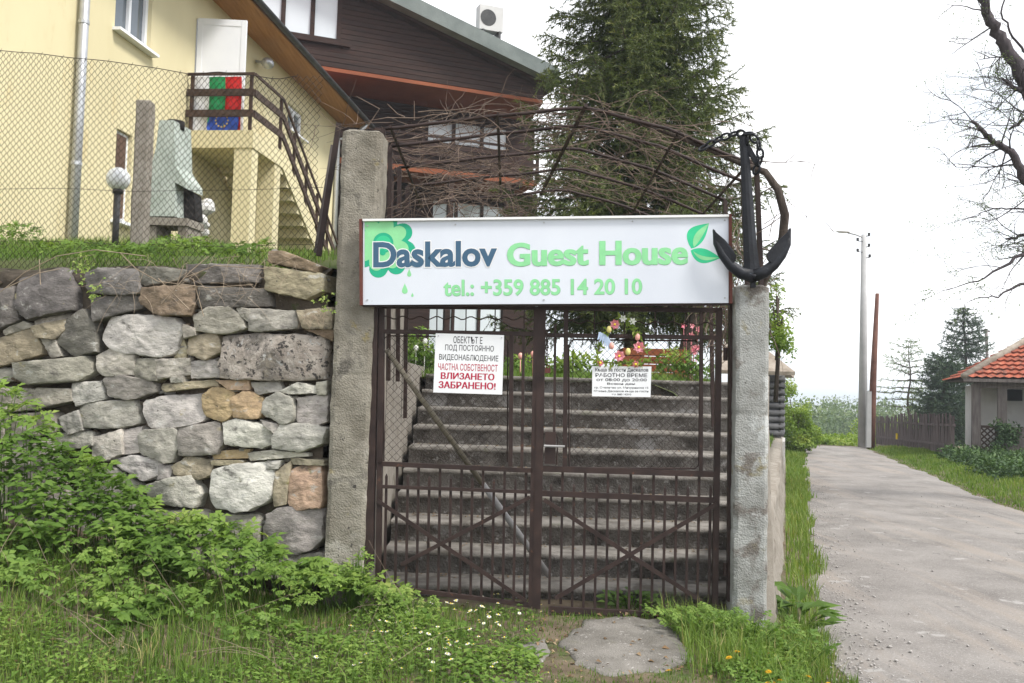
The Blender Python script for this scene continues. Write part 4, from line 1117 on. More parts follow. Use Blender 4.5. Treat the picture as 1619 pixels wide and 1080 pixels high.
# the two end walls and back so that it is a closed block
for s in (sA, sB): mb.add([YW.at(s, 2.2), YW.at(s, 2.2, -7), YW.at(s, zE, -7), YW.at(s, zE)], [(0, 1, 2, 3)])
mb.add([YW.at(sA, 2.2, -7), YW.at(sB, 2.2, -7), YW.at(sB, zE, -7), YW.at(sA, zE, -7)], [(0, 1, 2, 3)])
obj('wall', mb, M['ywall'], yh)
def window(parent, o, fr, off=-.10, bars=1, glass='glass', fw=.07, sill=True, shut=None):
    a0_, a1_, z0, z1 = o; mb = MB()
    def bar(a, b, c, d): # rect in s,z
        mb.box((YW.at((a + b) / 2, (c + d) / 2, off)), YW.u * ((b - a) / 2), YW.n * .035, Vector((0, 0, (d - c) / 2)))
    bar(a0_, a0_ + fw, z0, z1); bar(a1_ - fw, a1_, z0, z1); bar(a0_ + fw, a1_ - fw, z0, z0 + fw); bar(a0_ + fw, a1_ - fw, z1 - fw, z1)
    for k in range(bars):
        c = a0_ + (a1_ - a0_) * (k + 1) / (bars + 1); bar(c - fw * .45, c + fw * .45, z0 + fw, z1 - fw)
    wv = obj('window', mb, M['pvc'], parent)
    mb = MB(); mb.box(YW.at((a0_ + a1_) / 2, (z0 + z1) / 2, off - .02), YW.u * ((a1_ - a0_) / 2 - .01), YW.n * .006, Vector((0, 0, (z1 - z0) / 2 - .01)))
    obj('pane', mb, M[glass], wv)
    if sill:
        mb = MB(); mb.box(YW.at((a0_ + a1_) / 2, z0 - .02, .03), YW.u * ((a1_ - a0_) / 2 + .06), YW.n * .10, Vector((0, 0, .022))); obj('sill', mb, M['pvc'], wv)
    if shut:
        for k in range(2):
            mb = MB(); c = a0_ + (a1_ - a0_) * .5; zc = z0 + (z1 - z0) * (.26 if k else .76)
            mb.box(YW.at(c, zc, off + .045), YW.u * ((a1_ - a0_) / 2 - .09), YW.n * .012, Vector((0, 0, (z1 - z0) * .20))); obj('shutter', mb, M['shutter'], wv)
    return wv
window(yh, w1, 'pvc'); window(yh, w2, 'pvc', bars=1, fw=.09); window(yh, w3, 'pvc', bars=0, fw=.12, shut=True)
# doorway with glazed second leaf, and the open white leaf
mb = MB(); fw = .07
for (a, b, c, d) in ((dr[0], dr[0] + fw, dr[2], dr[3]), (dr[1] - fw, dr[1], dr[2], dr[3]), (dr[0] + fw, dr[1] - fw, dr[3] - fw, dr[3])):
    mb.box(YW.at((a + b) / 2, (c + d) / 2, -.06), YW.u * ((b - a) / 2), YW.n * .05, Vector((0, 0, (d - c) / 2)))
dj = obj('door_frame', mb, M['pvc'], yh)
mb = MB(); mb.box(YW.at((dr[0] + dr[1]) / 2, (dr[2] + dr[3]) / 2, -.11), YW.u * .47, YW.n * .008, Vector((0, 0, 1.0))); obj('pane', mb, M['glass'], dj)
p0 = YW.at(dr[0] + .03, dr[2] + .02, .02); ld = (YW.n * .985 + YW.u * .17).normalized(); ln = Vector((0, 0, 1)).cross(ld).normalized()
mb = MB(); mb.box(p0 + ld * .42 + Vector((0, 0, 1.02)), ld * .42, ln * .028, Vector((0, 0, 1.02))); dl = obj('door', mb, M['pvc'], yh)
for (a, b, c, d) in ((.0, .09, 0, 2.04), (.75, .84, 0, 2.04), (.09, .75, 0, .14), (.09, .75, 1.92, 2.04)):
    mb = MB(); mb.box(p0 + ld * ((a + b) / 2) + Vector((0, 0, (c + d) / 2)) - ln * 0, ld * ((b - a) / 2 - .003), ln * .036, Vector((0, 0, (d - c) / 2 - .003))); obj('rail', mb, M['pvc'], dl)
mb = MB(); mb.tube([p0 + ld * .78 + Vector((0, 0, 1.0)) + ln * s * .07 for s in (-1, 1)], .012, 6); obj('handle', mb, M['zinc'], dl)
# balcony slab, columns, stair
OUT = (YW.hit(290, 206) - CAMP).length
ob_ = Plane(YW.o + YW.n * 1.24, vpd); 
if ob_.n.x < 0: ob_.n = -ob_.n
sN = YL(290, 206)[0]; sF = ob_.loc(448, 230)[0]; Wd = 1.24
mb = MB()
def ybox(s0, s1, o0, o1, z0, z1, mb_):
    mb_.box(YW.at((s0 + s1) / 2, (z0 + z1) / 2, (o0 + o1) / 2), YW.u * ((s1 - s0) / 2), YW.n * ((o1 - o0) / 2), Vector((0, 0, (z1 - z0) / 2)))
ybox(sN, sF, .003, Wd, zb - .30, zb, mb); obj('balcony', mb, M['ywall'], yh)
for (s0, s1) in ((sN + .02, sN + .30), (sF - .34, sF - .04)):
    mb = MB(); ybox(s0, s1, Wd - .33, Wd - .02, 2.4, zb - .302, mb); obj('column', mb, M['ywall'], yh)
mb = MB(); ybox(sN + .35, sF - .4, .002, .12, 2.4, zb - .31, mb); 
st_n = 12
zrun = (ob_.loc(506, 400)[1] - zb); srun = ob_.loc(506, 400)[0] - sF; slope_s = -.66
stb = MB(); L_st = 3.9
for k in range(st_n):
    s0 = sF + L_st * k / st_n; s1 = sF + L_st * (k + 1) / st_n; zt = zb - (k + 1) * .185
    ybox(s0 + .001, s1, .05, Wd - .03, zt - .22, zt, stb)
obj('stair', stb, M['ywall'], yh)
mb = MB(); a, b = YW.at(sF, zb - .12, Wd - .015), YW.at(sF + L_st, zb - .12 - .185 * st_n, Wd - .015)
mb.beam(a, b, .30, .03, YW.n); obj('stair_string', mb, M['ywall'], yh)
# wooden railing: near side, outer side, stair flight
rl = MB(); rails = obj_rails = None
rroot = MB(); zt = zb + .98
def rail(p, q, w, d, n_, nm='rail', m='rail_wood'):
    mb = MB(); mb.beam(p, q, w, d, n_); return obj(nm, mb, M[m], yh)
nN = -YW.u
for zz, w_ in ((zt, .045), (zb + .66, .12), (zb + .30, .12)):
    rail(YW.at(sN + .03, zz, .02), YW.at(sN + .03, zz, Wd - .03), w_, .035, nN)
    rail(YW.at(sN + .06, zz, Wd - .03), YW.at(sF, zz, Wd - .03), w_, .035, YW.n)
    rail(YW.at(sF + .02, zz, Wd - .03), YW.at(sF + L_st, zz - .185 * st_n, Wd - .03), w_, .035, YW.n)
for (s, o_) in ((sN + .055, .10), (sN + .055, Wd - .09), (sF - .03, Wd - .055)):
    rail(YW.at(s, zb - .10, o_), YW.at(s, zt, o_), .05, .05, nN, 'baluster')
for k in range(1, 6):
    s = sF + L_st * k / 5.2; d_ = .185 * st_n * (k / 5.2)
    rail(YW.at(s, zb - d_ - .1, Wd - .055), YW.at(s, zt - d_, Wd - .055), .05, .05, nN, 'baluster')
# soffit, gutter, roof
eo = .75
mb = MB(); mb.add([YW.at(sA - .3, zE + .001), YW.at(sB + .45, zE + .001), YW.at(sB + .45, zE - .04, eo), YW.at(sA - .3, zE - .04, eo)], [(0, 1, 2, 3)])
mb.add([YW.at(sA - .3, zE + .021), YW.at(sB + .45, zE + .021), YW.at(sB + .45, zE - .02, eo), YW.at(sA - .3, zE - .02, eo)], [(0, 3, 2, 1)])
obj('soffit', mb, M['soffit'], yh)
mb = MB(); pts = []
for k in range(9):
    t = math.pi * k / 8; pts.append((-.07 * math.cos(t), -.07 * math.sin(t)))
v0 = [YW.at(sA - .3, zE + .02 + z, eo + .08 + o) for o, z in pts]; v1 = [YW.at(sB + .5, zE + .02 + z, eo + .08 + o) for o, z in pts]
mb.add(v0 + v1, [(k, k + 1, k + 10, k + 9) for k in range(8)]); obj('gutter', mb, M['gutter'], yh, True)
mb = MB(); mb.add([YW.at(sA - .3, zE + .05, eo + .04), YW.at(sB + .5, zE + .05, eo + .04), YW.at(sB + .5, zE + 2.3, -3.6), YW.at(sA - .3, zE + 2.3, -3.6), YW.at(sB + .5, zE + .0, -7.6), YW.at(sA - .3, zE + .0, -7.6)], [(0, 1, 2, 3), (3, 2, 4, 5)])
obj('roof', mb, M['tile'], yh)
# downpipes
sp = YL(113, 200)[0]
mb = MB(); mb.tube([YW.at(sp, 2.4, .10), YW.at(sp, zE - .1, .10)], .066, 12); dp = obj('downpipe', mb, M['zinc'], yh, True)
for z in (zb + .55, zb - 1.4):
    mb = MB(); mb.tube([YW.at(sp, z, .10), YW.at(sp, z + .05, .10)], .074, 12); obj('bracket', mb, M['zinc'], dp)
mb = MB(); mb.tube([YW.at(sB - .12, 2.6, .08), YW.at(sB - .12, zE - .5, .08), YW.at(sB + .1, zE - .3, .5), YW.at(sB + .1, zE, eo + .05)], .06, 10); obj('downpipe', mb, M['zinc'], yh, True)
mb = MB(); c = YW.at(YL(400, 60)[0] + .2, zE - .42, .25); mb.ball(c, .13, 12, 8, 1, 1.3, .85); mb.tube([c, YW.at(YL(400, 60)[0] + .2, zE - .38, .0)], .03, 6); obj('flood_lamp', mb, M['zinc'], yh, True)
# flags hung inside the near railing
def cloth(name, s, o0, o1, z0, z1, mats, label, cat, vertical=True):
    root = thing(name, label, cat, YW.at(s, z0, (o0 + o1) / 2))
    for k, m in enumerate(mats):
        mb = MB(); n_ = 5
        a, b = o0 + (o1 - o0) * k / len(mats), o0 + (o1 - o0) * (k + 1) / len(mats)
        for j in range(9):
            z = z1 + (z0 - z1) * j / 8
            for i in range(n_ + 1):
                o_ = a + (b - a) * i / n_; wv = .035 * math.sin(o_ * 21 + j * .5) * (.25 + j / 8) + .02 * math.sin(o_ * 47 + j) * (j / 8) 
                mb.v.append(tuple(YW.at(s + wv, z, o_ + .03 * (j / 8)))); mb.t.append(.5)
        for j in range(8):
            for i in range(n_):
                q = j * (n_ + 1) + i; mb.f.append((q, q + 1, q + n_ + 2, q + n_ + 1)); mb.m.append(0)
        obj('stripe', mb, M[m], root, True)
    return root
cloth('tricolour_flag', sN + .14, .06, .93, zb + .02, zb + .97, ['flag_w', 'flag_g', 'flag_r'], 'white green and red striped flag hung on the balcony railing', 'flag')
eu = cloth('blue_flag', sN + .105, .36, .90, zb + .02, zb + .37, ['flag_b'], 'small blue flag with ring of stars below the tricolour', 'flag')
for k in range(12):
    t = 2 * math.pi * k / 12; mb = MB(); c = YW.at(sN + .075, zb + .19 + .11 * math.cos(t), .64 + .11 * math.sin(t))
    pts = [c + YW.n * (rr * math.sin(q)) + Vector((0, 0, rr * math.cos(q))) for q, rr in [(math.pi * i / 5, .022 if i % 2 == 0 else .009) for i in range(10)]]
    mb.add(pts, [tuple(range(10))]); obj('star', mb, M['star'], eu)

# things on the terrace
Yt = 9.6
c = P(187, 283, Yt); gl_ = thing('globe_lamp', 'white globe garden lamp on a black post behind fence', 'lamp', (c.x, Yt, upz(c.x, Yt)))
mb = MB(); mb.ball(c, .118, 20, 14); obj('globe', mb, M['globe'], gl_, True)
mb = MB(); mb.tube([Vector((c.x, Yt, upz(c.x, Yt) - .1)), c - Vector((0, 0, .10))], .032, 10); mb.tube([c - Vector((0, 0, .15)), c - Vector((0, 0, .10))], .05, 10); obj('post', mb, M['gutter'], gl_, True)
a = P(216, 380, 9.2); b = P(217, 160, 9.2)
rough_column('concrete_post', quadcol(a.x - .075, 9.2, .15, .13, (b.x - a.x) / (b.z - a.z) * 0, 0), list(np.arange(2.6, b.z, .08)) + [b.z], M['conc'], .008, 'rounded old concrete fence post beside the globe lamp', 'post')
# garden grill with chimney hood
yg_ = 11.0; px2 = yg_ / FOC
gq = thing('garden_grill', 'grey concrete garden grill with tapering chimney behind the fence', 'grill', P(262, 345, yg_))
def at_g(x, y, dy=0): return P(x, y, yg_ + dy)
mb = MB(); front = [at_g(x, y) for x, y in ((229, 342), (229, 300), (246, 235), (252, 190), (275, 190), (277, 262), (294, 288), (294, 298), (276, 288), (276, 342))]
dv = Vector((.06, .42, 0)); mb.prism(front[::-1], [q + dv for q in front][::-1]); obj('hood', mb, M['bbq'], gq)
mb = MB(); f2 = [at_g(x, y, -.0) for x, y in ((277, 290), (293, 300), (296, 342), (277, 342))]; mb.prism([q + dv * .5 for q in f2][::-1], [q + dv * .95 for q in f2][::-1]); obj('fire_box', mb, M['soot_black'], gq)
mb = MB(); t0 = [at_g(251, 192), at_g(276, 192)]
cy = (t0[0] + t0[1]) / 2 + dv * .5; cyl = []
mb.tube([cy + Vector((0, 0, -.05)), cy + Vector((0, 0, .06))], .105, 14); obj('flue', mb, M['soot_black'], gq, True)
mb = MB(); mb.box(at_g(262, 350) + dv * .5, Vector((.25, 0, 0)), dv * .5, Vector((0, 0, .045))); obj('hearth', mb, M['conc'], gq)
for (x) in (238, 286):
    mb = MB(); q = at_g(x, 356) + dv * .5; mb.box(Vector((q.x, q.y, (q.z + 2.9) / 2)), Vector((.05, 0, 0)), dv * .42, Vector((0, 0, (q.z - 2.9) / 2 + .0))); obj('leg', mb, M['conc'], gq)
# pale rubble beside it
rb = thing('rubble_heap', 'heap of pale rubble beside the garden grill', 'rubble', P(318, 400, 12.2))
rnd = random.Random(9)
for k in range(14):
    q = P(rnd.uniform(304, 332), rnd.uniform(318, 402), 12.2 + rnd.uniform(0, .5)); mb = MB(); mb.ball(q, rnd.uniform(.07, .13), 7, 5, rnd.uniform(.8, 1.3), 1, rnd.uniform(.6, 1)); obj('lump', mb, M['limewash'], rb)

# ================================================================== brown timber house
bu = Vector((math.cos(R(22)), math.sin(R(22)), 0))
BH = Plane(P(700, 133, 26), bu)
BL = BH.loc
bh = thing('timber_house', 'dark brown timber house with grey roof and overhanging gable floor', 'house', BH.at(0, 2.0, -2))
zu = BL(700, 133)[1]; sL_, sR_ = BL(380, 60)[0], BL(858, 160)[0]
r0 = BL(613, 0, .6); r1 = BL(872, 126, .6); rs = (r1[1] - r0[1]) / (r1[0] - r0[0])
roofz = lambda s: r0[1] + (s - r0[0]) * rs
sapex = BL(420, 0)[0]; zapex = roofz(sapex)
def rz2(s): return roofz(s) if s > sapex else 2 * zapex - roofz(2 * sapex - s) if False else zapex + (s - sapex) * (-rs)
wo_ = (BL(400, 30)[0], BL(540, 30)[0], BL(480, 60)[1], BL(480, -60)[1])     # upper window opening
mb = MB(); z = zu; k = 0; bhgt = .135
while z < zapex - .1:
    z1 = z + bhgt - .012
    sa = sL_; sb = min(sR_, (z1 - r0[1]) / rs + r0[0] if rs else sR_)
    if sb > sa + .1:
        for (p, q) in (((sa, min(sb, wo_[0])), (wo_[1], sb)) if z < wo_[3] and z1 > wo_[2] else ((sa, sb),)):
            if q - p < .05: continue
            off = .012 * ((k * 37) % 5) / 5
            mb.box(BH.at((p + q) / 2, (z + z1) / 2, off), bu * ((q - p) / 2), BH.n * .022, Vector((0, 0, (z1 - z) / 2)))
    z += bhgt; k += 1
obj('cladding', mb, M['wood_dark'], bh)['kind'] = 'stuff'
mb = MB(); pl_ = [(sL_, zu), (sR_, zu), (sR_, roofz(sR_) - .02), (wo_[1], roofz(wo_[1])), (wo_[1], wo_[2]), (sL_, wo_[2])]
mb.add([BH.at(a, b, -.03) for a, b in pl_], [tuple(range(6))]); obj('wall', mb, M['wood_dark'], bh)
# soffit below the overhang, recessed storey, balcony, lower soffit, ground floor
rec = -1.9
mb = MB(); mb.prism([BH.at(sL_, zu - .02, .02), BH.at(sR_, zu - .02, .02), BH.at(sR_ + .4, zu - .02, rec), BH.at(sL_, zu - .02, rec)], [BH.at(sL_, zu - .12, .02), BH.at(sR_, zu - .12, .02), BH.at(sR_ + .4, zu - .12, rec), BH.at(sL_, zu - .12, rec)])
obj('overhang_soffit', mb, M['wood_red'], bh)
B2 = Plane(BH.at(0, 0, rec), bu); zl = B2.loc(700, 285)[1]
s2a, s2b = B2.loc(500, 200)[0], B2.loc(845, 200)[0]
mb = MB(); z = zl + .0; k = 0
wA = (B2.loc(672, 205)[0], B2.loc(806, 205)[0], B2.loc(740, 236)[1], B2.loc(740, 192)[1])
while z < zu - .12:
    z1 = min(z + .125, zu - .12)
    for (p, q) in (((s2a, wA[0]), (wA[1], s2b)) if z < wA[3] and z1 > wA[2] else ((s2a, s2b),)):
        mb.box(B2.at((p + q) / 2, (z + z1) / 2, .01 * ((k * 31) % 5) / 5), bu * ((q - p) / 2), B2.n * .02, Vector((0, 0, (z1 - z) / 2)))
    z += .137; k += 1
mb.box(B2.at((s2a + s2b) / 2, (zl + zu) / 2, -.3), bu * ((s2b - s2a) / 2), B2.n * .05, Vector((0, 0, (zu - zl) / 2 - .1)))
obj('cladding', mb, M['wood_dark'], bh)['kind'] = 'stuff'
def bwindow(pl__, o, n, m='glass_sky', fm='wood_dark', fw=.09, off=-.03):
    mb = MB(); a0_, a1_, z0, z1 = o
    def bar(a, b, c, d): mb.box(pl__.at((a + b) / 2, (c + d) / 2, off), pl__.u * ((b - a) / 2), pl__.n * .05, Vector((0, 0, (d - c) / 2)))
    bar(a0_, a0_ + fw, z0, z1); bar(a1_ - fw, a1_, z0, z1); bar(a0_ + fw, a1_ - fw, z0, z0 + fw); bar(a0_ + fw, a1_ - fw, z1 - fw, z1)
    for k in range(1, n):
        c = a0_ + (a1_ - a0_) * k / n; bar(c - fw / 2, c + fw / 2, z0 + fw, z1 - fw)
    f = obj('window', mb, M[fm], bh)
    for k in range(n):
        c0, c1 = a0_ + (a1_ - a0_) * k / n + fw / 2, a0_ + (a1_ - a0_) * (k + 1) / n - fw / 2; mb = MB()
        mb.box(pl__.at((c0 + c1) / 2, (z0 + z1) / 2, off - .02), pl__.u * ((c1 - c0) / 2), pl__.n * .008, Vector((0, 0, (z1 - z0) / 2 - fw / 2))); obj('pane', mb, M[m], f)
bwindow(BH, wo_, 3, fw=.11); bwindow(B2, wA, 3, fw=.10)
mb = MB(); mb.box(BH.at((wo_[0] + wo_[1]) / 2 + .1, wo_[2] - .05, .06), bu * ((wo_[1] - wo_[0]) / 2 + .15), BH.n * .06, Vector((0, 0, .03))); obj('sill', mb, M['wood_dark'], bh)
B1 = Plane(BH.at(0, 0, -.55), bu); zlf = B1.loc(700, 268)[1]
s1a, s1b = B1.loc(520, 250)[0], B1.loc(850, 250)[0]
mb = MB(); mb.prism([B1.at(s1a, zlf, 0), B1.at(s1b, zlf, 0), B1.at(s1b, zlf, -1.5), B1.at(s1a, zlf, -1.5)], [B1.at(s1a, zlf - .16, 0), B1.at(s1b, zlf - .16, 0), B1.at(s1b, zlf - .16, -1.5), B1.at(s1a, zlf - .16, -1.5)]); obj('balcony', mb, M['wood_red'], bh)
for dz in (.18, .42, .66, .90):
    mb = MB(); mb.beam(B1.at(s1a, zlf + dz, .03), B1.at(s1b, zlf + dz, .03), .13 if dz < .9 else .07, .03, B1.n); obj('rail', mb, M['wood_dark'], bh)
for k in range(8):
    s = s1a + (s1b - s1a) * k / 7; mb = MB(); mb.beam(B1.at(s, zlf, -.01), B1.at(s, zlf + .93, -.01), .09, .06, B1.n); obj('baluster', mb, M['wood_dark'], bh)
    if k % 2 == 0:
        mb = MB(); mb.beam(B1.at(s, 1.6, -.1), B1.at(s, zlf - .162, -.1), .16, .16, B1.n); obj('post', mb, M['wood_dark'], bh)
for k in range(5):
    s = s1a + (s1b - s1a) * (k + .5) / 5; mb = MB(); mb.beam(B1.at(s, zlf - .23, .25), B1.at(s, zlf - .23, -1.4), .11, .13, (0, 0, 1)); obj('joist', mb, M['wood_dark'], bh)
B0 = Plane(BH.at(0, 0, rec - .6), bu); s0a, s0b = B0.loc(500, 400)[0], B0.loc(846, 400)[0]
wB = (B0.loc(680, 330)[0], B0.loc(802, 330)[0], 2.4, B0.loc(740, 318)[1])
mb = MB()
for (p, q, z0, z1) in ((s0a, wB[0], 1.5, zlf), (wB[1], s0b, 1.5, zlf), (wB[0], wB[1], wB[3], zlf), (wB[0], wB[1], 1.5, wB[2])):
    mb.box(B0.at((p + q) / 2, (z0 + z1) / 2), bu * ((q - p) / 2), B0.n * .08, Vector((0, 0, (z1 - z0) / 2)))
obj('wall', mb, M['wood_dark'], bh); bwindow(B0, wB, 3, 'glass_sky')
# roof: two thick slopes overhanging the gable
for sgn in (1, -1):
    e = r1[0] + .25 - sapex; mb = MB(); q = []
    for (o_, ) in ((.6,), (-9.0,)):
        a = BH.at(sapex, zapex + .02, o_); b = BH.at(sapex + sgn * e, zapex + rs * e + .02, o_); q.append((a, b))
    up_ = Vector((0, 0, .42))
    vs = [q[0][0], q[0][1], q[1][1], q[1][0], q[0][0] + up_, q[0][1] + up_, q[1][1] + up_, q[1][0] + up_]
    mb.add(vs, [(0, 1, 2, 3), (4, 7, 6, 5), (0, 4, 5, 1), (1, 5, 6, 2), (2, 6, 7, 3), (3, 7, 4, 0)]); obj('roof', mb, M['roof_green'], bh)
    mb = MB(); vs = [v + Vector((0, 0, -.10)) - BH.n * .35 for v in vs[:4]] + [v + Vector((0, 0, -.004)) - BH.n * .35 for v in vs[:4]]
    mb.add(vs, [(0, 1, 2, 3), (4, 7, 6, 5), (0, 4, 5, 1), (1, 5, 6, 2), (2, 6, 7, 3), (3, 7, 4, 0)]); obj('eaves_board', mb, M['wood_dark'], bh)
# air conditioner on the roof
BA = Plane(BH.at(0, 0, .35), bu); c0 = BA.loc(755, 48); c1 = BA.loc(793, 16)
acu = thing('air_conditioner', 'white air conditioner unit standing on the timber house roof', 'air conditioner', BA.at((c0[0] + c1[0]) / 2, c0[1]))
mb = MB(); hw, hh = (c1[0] - c0[0]) / 2, (c1[1] - c0[1]) / 2; cc = BA.at((c0[0] + c1[0]) / 2, (c0[1] + c1[1]) / 2); mb.box(cc, bu * hw, BA.n * .16, Vector((0, 0, hh))); obj('case', mb, M['unit'], acu)
mb = MB(); f = cc - bu * hw * .28 + BA.n * .165; 
for rr in (.10, .16, .22): link_ring(mb, f, (0, 0, 1), bu, rr, rr, .008, 20, 4)
mb.tube([f - BA.n * .003, f + BA.n * .006], .23, 20); obj('fan', mb, M['gutter'], acu)
for s in (-1, 1):
    mb = MB(); mb.box(cc + bu * hw * .7 * s - Vector((0, 0, hh + .22)), bu * .03, BA.n * .2, Vector((0, 0, .22))); obj('bracket', mb, M['gutter'], acu)

# ================================================================== small house by the lane
RHY = 26.0
RH = Plane(P(1545, 650, RHY), Vector((math.cos(R(19)), -math.sin(R(19)), 0)))
rh = thing('cottage', 'small whitewashed cottage with red tiled roof beyond the lane', 'house', P(1600, 716, RHY))
RL = RH.loc
gL = RL(1520, 716); zb_ = gL[1] - .25; ze = RL(1520, 606)[1]; sl0 = RL(1540, 650)[0]; sl1 = sl0 + 9
mb = MB(); pd = -1.5
for (a, b, o_) in ((sl0 + .30, sl1, pd),):
    mb.add([RH.at(a, zb_, o_), RH.at(b, zb_, o_), RH.at(b, ze, o_), RH.at(a, ze, o_)], [(0, 1, 2, 3)])
    mb.add([RH.at(a, zb_, o_), RH.at(a, zb_, o_ - 3), RH.at(a, ze, o_ - 3), RH.at(a, ze, o_)], [(0, 3, 2, 1)])
    mb.add([RH.at(b, zb_, o_), RH.at(b, zb_, o_ - 3), RH.at(b, ze, o_ - 3), RH.at(b, ze, o_)], [(0, 1, 2, 3)])
obj('wall', mb, M['limewash'], rh)
for x in (1544, 1585, 1670):
    mb = MB(); a = RL(x, 650)[0]; mb.box(RH.at(a, (zb_ + ze) / 2, -.1), RH.u * .11, RH.n * .11, Vector((0, 0, (ze - zb_) / 2))); obj('post', mb, M['old_wood'], rh)
mb = MB(); mb.box(RH.at((sl0 + sl1) / 2, ze - .02, -.1), RH.u * ((sl1 - sl0) / 2), RH.n * .09, Vector((0, 0, .10))); obj('beam', mb, M['old_wood'], rh)
mb = MB(); a, b = RL(1574, 690)[0], sl1; zq = RL(1580, 675)[1]; mb.box(RH.at((a + b) / 2, (zb_ + zq) / 2, -.08), RH.u * ((b - a) / 2), RH.n * .05, Vector((0, 0, (zq - zb_) / 2))); obj('parapet', mb, M['old_wood'], rh)
mb = MB(); a = RL(1596, 620)[0]; mb.box(RH.at(a + .25, RL(1600, 624)[1], pd + .03), RH.u * .3, RH.n * .03, Vector((0, 0, .16))); obj('window', mb, M['soot_black'], rh)  # plain near-black block in place of glass
# lattice gate in the porch
la, lb = RL(1549, 700)[0], RL(1579, 700)[0]; lz0, lz1 = RL(1540, 715)[1], RL(1540, 674)[1]
lt = thing('lattice_panel', 'dark diagonal lattice panel between the porch posts of cottage', 'lattice', RH.at((la + lb) / 2, lz0, -.05))
for (p, q) in (((la, lz0), (lb, lz0)), ((la, lz1), (lb, lz1)), ((la, lz0), (la, lz1)), ((lb, lz0), (lb, lz1))):
    mb = MB(); mb.beam(RH.at(*p, -.03), RH.at(*q, -.03), .07, .05, RH.n); obj('frame', mb, M['rail_wood'], lt)
W_, H_ = lb - la, lz1 - lz0
for k in range(-4, 6):
    for sg_ in (1, -1):
        x0 = la + k * .16; pts = []
        for i in range(41):
            x = x0 + H_ * i / 40; z = lz0 + H_ * i / 40 if sg_ > 0 else lz1 - H_ * i / 40
            if la <= x <= lb: pts.append((x, z))
        if len(pts) > 3:
            mb = MB(); mb.beam(RH.at(*pts[0], -.03 + .012 * sg_), RH.at(*pts[-1], -.03 + .012 * sg_), .042, .012, RH.n); obj('slat', mb, M['rail_wood'], lt)
# hipped tile roof with real courses
def tile_slope(p00, p10, p11, p01, rows, name, parent, hump=.05, m='tile'):
    """p00-p10 eave, p01-p11 ridge side; each course steps over the one below, tiles rounded"""
    vs = []; fs = []; nc = max(8, int((p10 - p00).length / .11)); nrm = (p10 - p00).cross(p01 - p00).normalized()
    if nrm.z < 0: nrm = -nrm
    for r in range(rows):
        for e in (0, 1):
            t = (r + (0 if e == 0 else 1.02)) / rows; a, b = p00.lerp(p01, min(1, t)), p10.lerp(p11, min(1, t))
            for i in range(nc + 1):
                lift = (.055 if e == 0 else .0) + hump * abs(math.sin(i * math.pi / 2)) * .8
                vs.append(a.lerp(b, i / nc) + nrm * (lift + .012 * nz(i * .7, r, 3)))
    w_ = nc + 1
    for r in range(rows):
        for i in range(nc): q = (2 * r) * w_ + i; fs.append((q, q + 1, q + w_ + 1, q + w_))
        if r < rows - 1:
            for i in range(nc): q = (2 * r + 1) * w_ + i; fs.append((q, q + 1, q + w_ + 1, q + w_))
    mb = MB(); mb.add(vs, fs); return obj(name, mb, M[m], parent)
er = .30; zr = ze + .12; e0 = RH.at(sl0 - er, zr, er); e1 = RH.at(sl1 + er, zr, er); e2 = RH.at(sl1 + er, zr, -4.9); e3 = RH.at(sl0 - er, zr, -4.9)
hp = 1.75; rg0 = RH.at(sl0 + 2.6, zr + hp, -2.3); rg1 = RH.at(sl1 - 2.6, zr + hp, -2.3)
tile_slope(e0, e1, rg1, rg0, 14, 'roof', rh); tile_slope(e3, e0, rg0, rg0 + Vector((.001, 0, 0)), 14, 'roof', rh)
mb = MB(); mb.tube([e0 + Vector((0, 0, .06)), rg0 + Vector((0, 0, .1))], .10, 8); obj('hip_tiles', mb, M['thatch'], rh, True)
mb = MB(); mb.add([e0, e1, e2, e3, rg0, rg1], [(0, 1, 2, 3), (2, 1, 5), (2, 5, 4, 3)]); obj('roof_deck', mb, M['old_wood'], rh)
mb = MB(); mb.beam(e0 + Vector((0, 0, -.03)), e1 + Vector((0, 0, -.03)), .09, .05, RH.n); obj('fascia', mb, M['old_wood'], rh)

# log shed behind the pillar
sh = thing('log_shed', 'old log shed with shingle roof just right of the grey pillar', 'shed', P(1222, 690, 19))
SH = Plane(P(1222, 640, 19.0), Vector((.96, -.28, 0)))
a, b = SH.loc(1150, 640)[0], SH.loc(1240, 640)[0]; z0, z1 = SH.loc(1232, 690)[1] , SH.loc(1232, 597)[1]
k = 0; z = z0
while z < z1 - .05:
    mb = MB(); mb.tube([SH.at(a, z + .065, .0), SH.at(b, z + .065, .0)], .07, 8); obj('log', mb, M['log'], sh, True)
    mb = MB(); mb.tube([SH.at(b - .05, z + .065, .06), SH.at(b - .05, z + .065, -2.0)], .068, 8); obj('log', mb, M['log'], sh, True)
    z += .135; k += 1
mb = MB(); mb.box(SH.at((a + b) / 2, (z0 - .5) / 2 + .2, -1.0), SH.u * ((b - a) / 2 + .02), SH.n * 1.0, Vector((0, 0, max(.1, (z0 - .1) / 2)))); obj('footing', mb, M['limewash'], sh)
ra, rb_ = SH.loc(1140, 585)[0], SH.loc(1257, 590)[0]
mb = MB(); zz = SH.loc(1255, 594)[1]
q = [SH.at(ra, zz, .35), SH.at(rb_, zz, .35), SH.at(rb_ - .9, zz + .75, -1.0), SH.at(ra, zz + .75, -1.0), SH.at(rb_, zz, -2.3), SH.at(ra, zz, -2.3)]
vs = q + [v + Vector((0, 0, .07)) for v in q]
mb.add(vs, [(0, 3, 2, 1), (6, 7, 8, 9), (0, 1, 7, 6), (1, 2, 8, 7), (2, 4, 10, 8), (4, 5, 11, 10), (9, 8, 10, 11), (3, 5, 4, 2), (0, 6, 9, 3), (3, 9, 11, 5)]); obj('roof', mb, M['thatch'], sh)
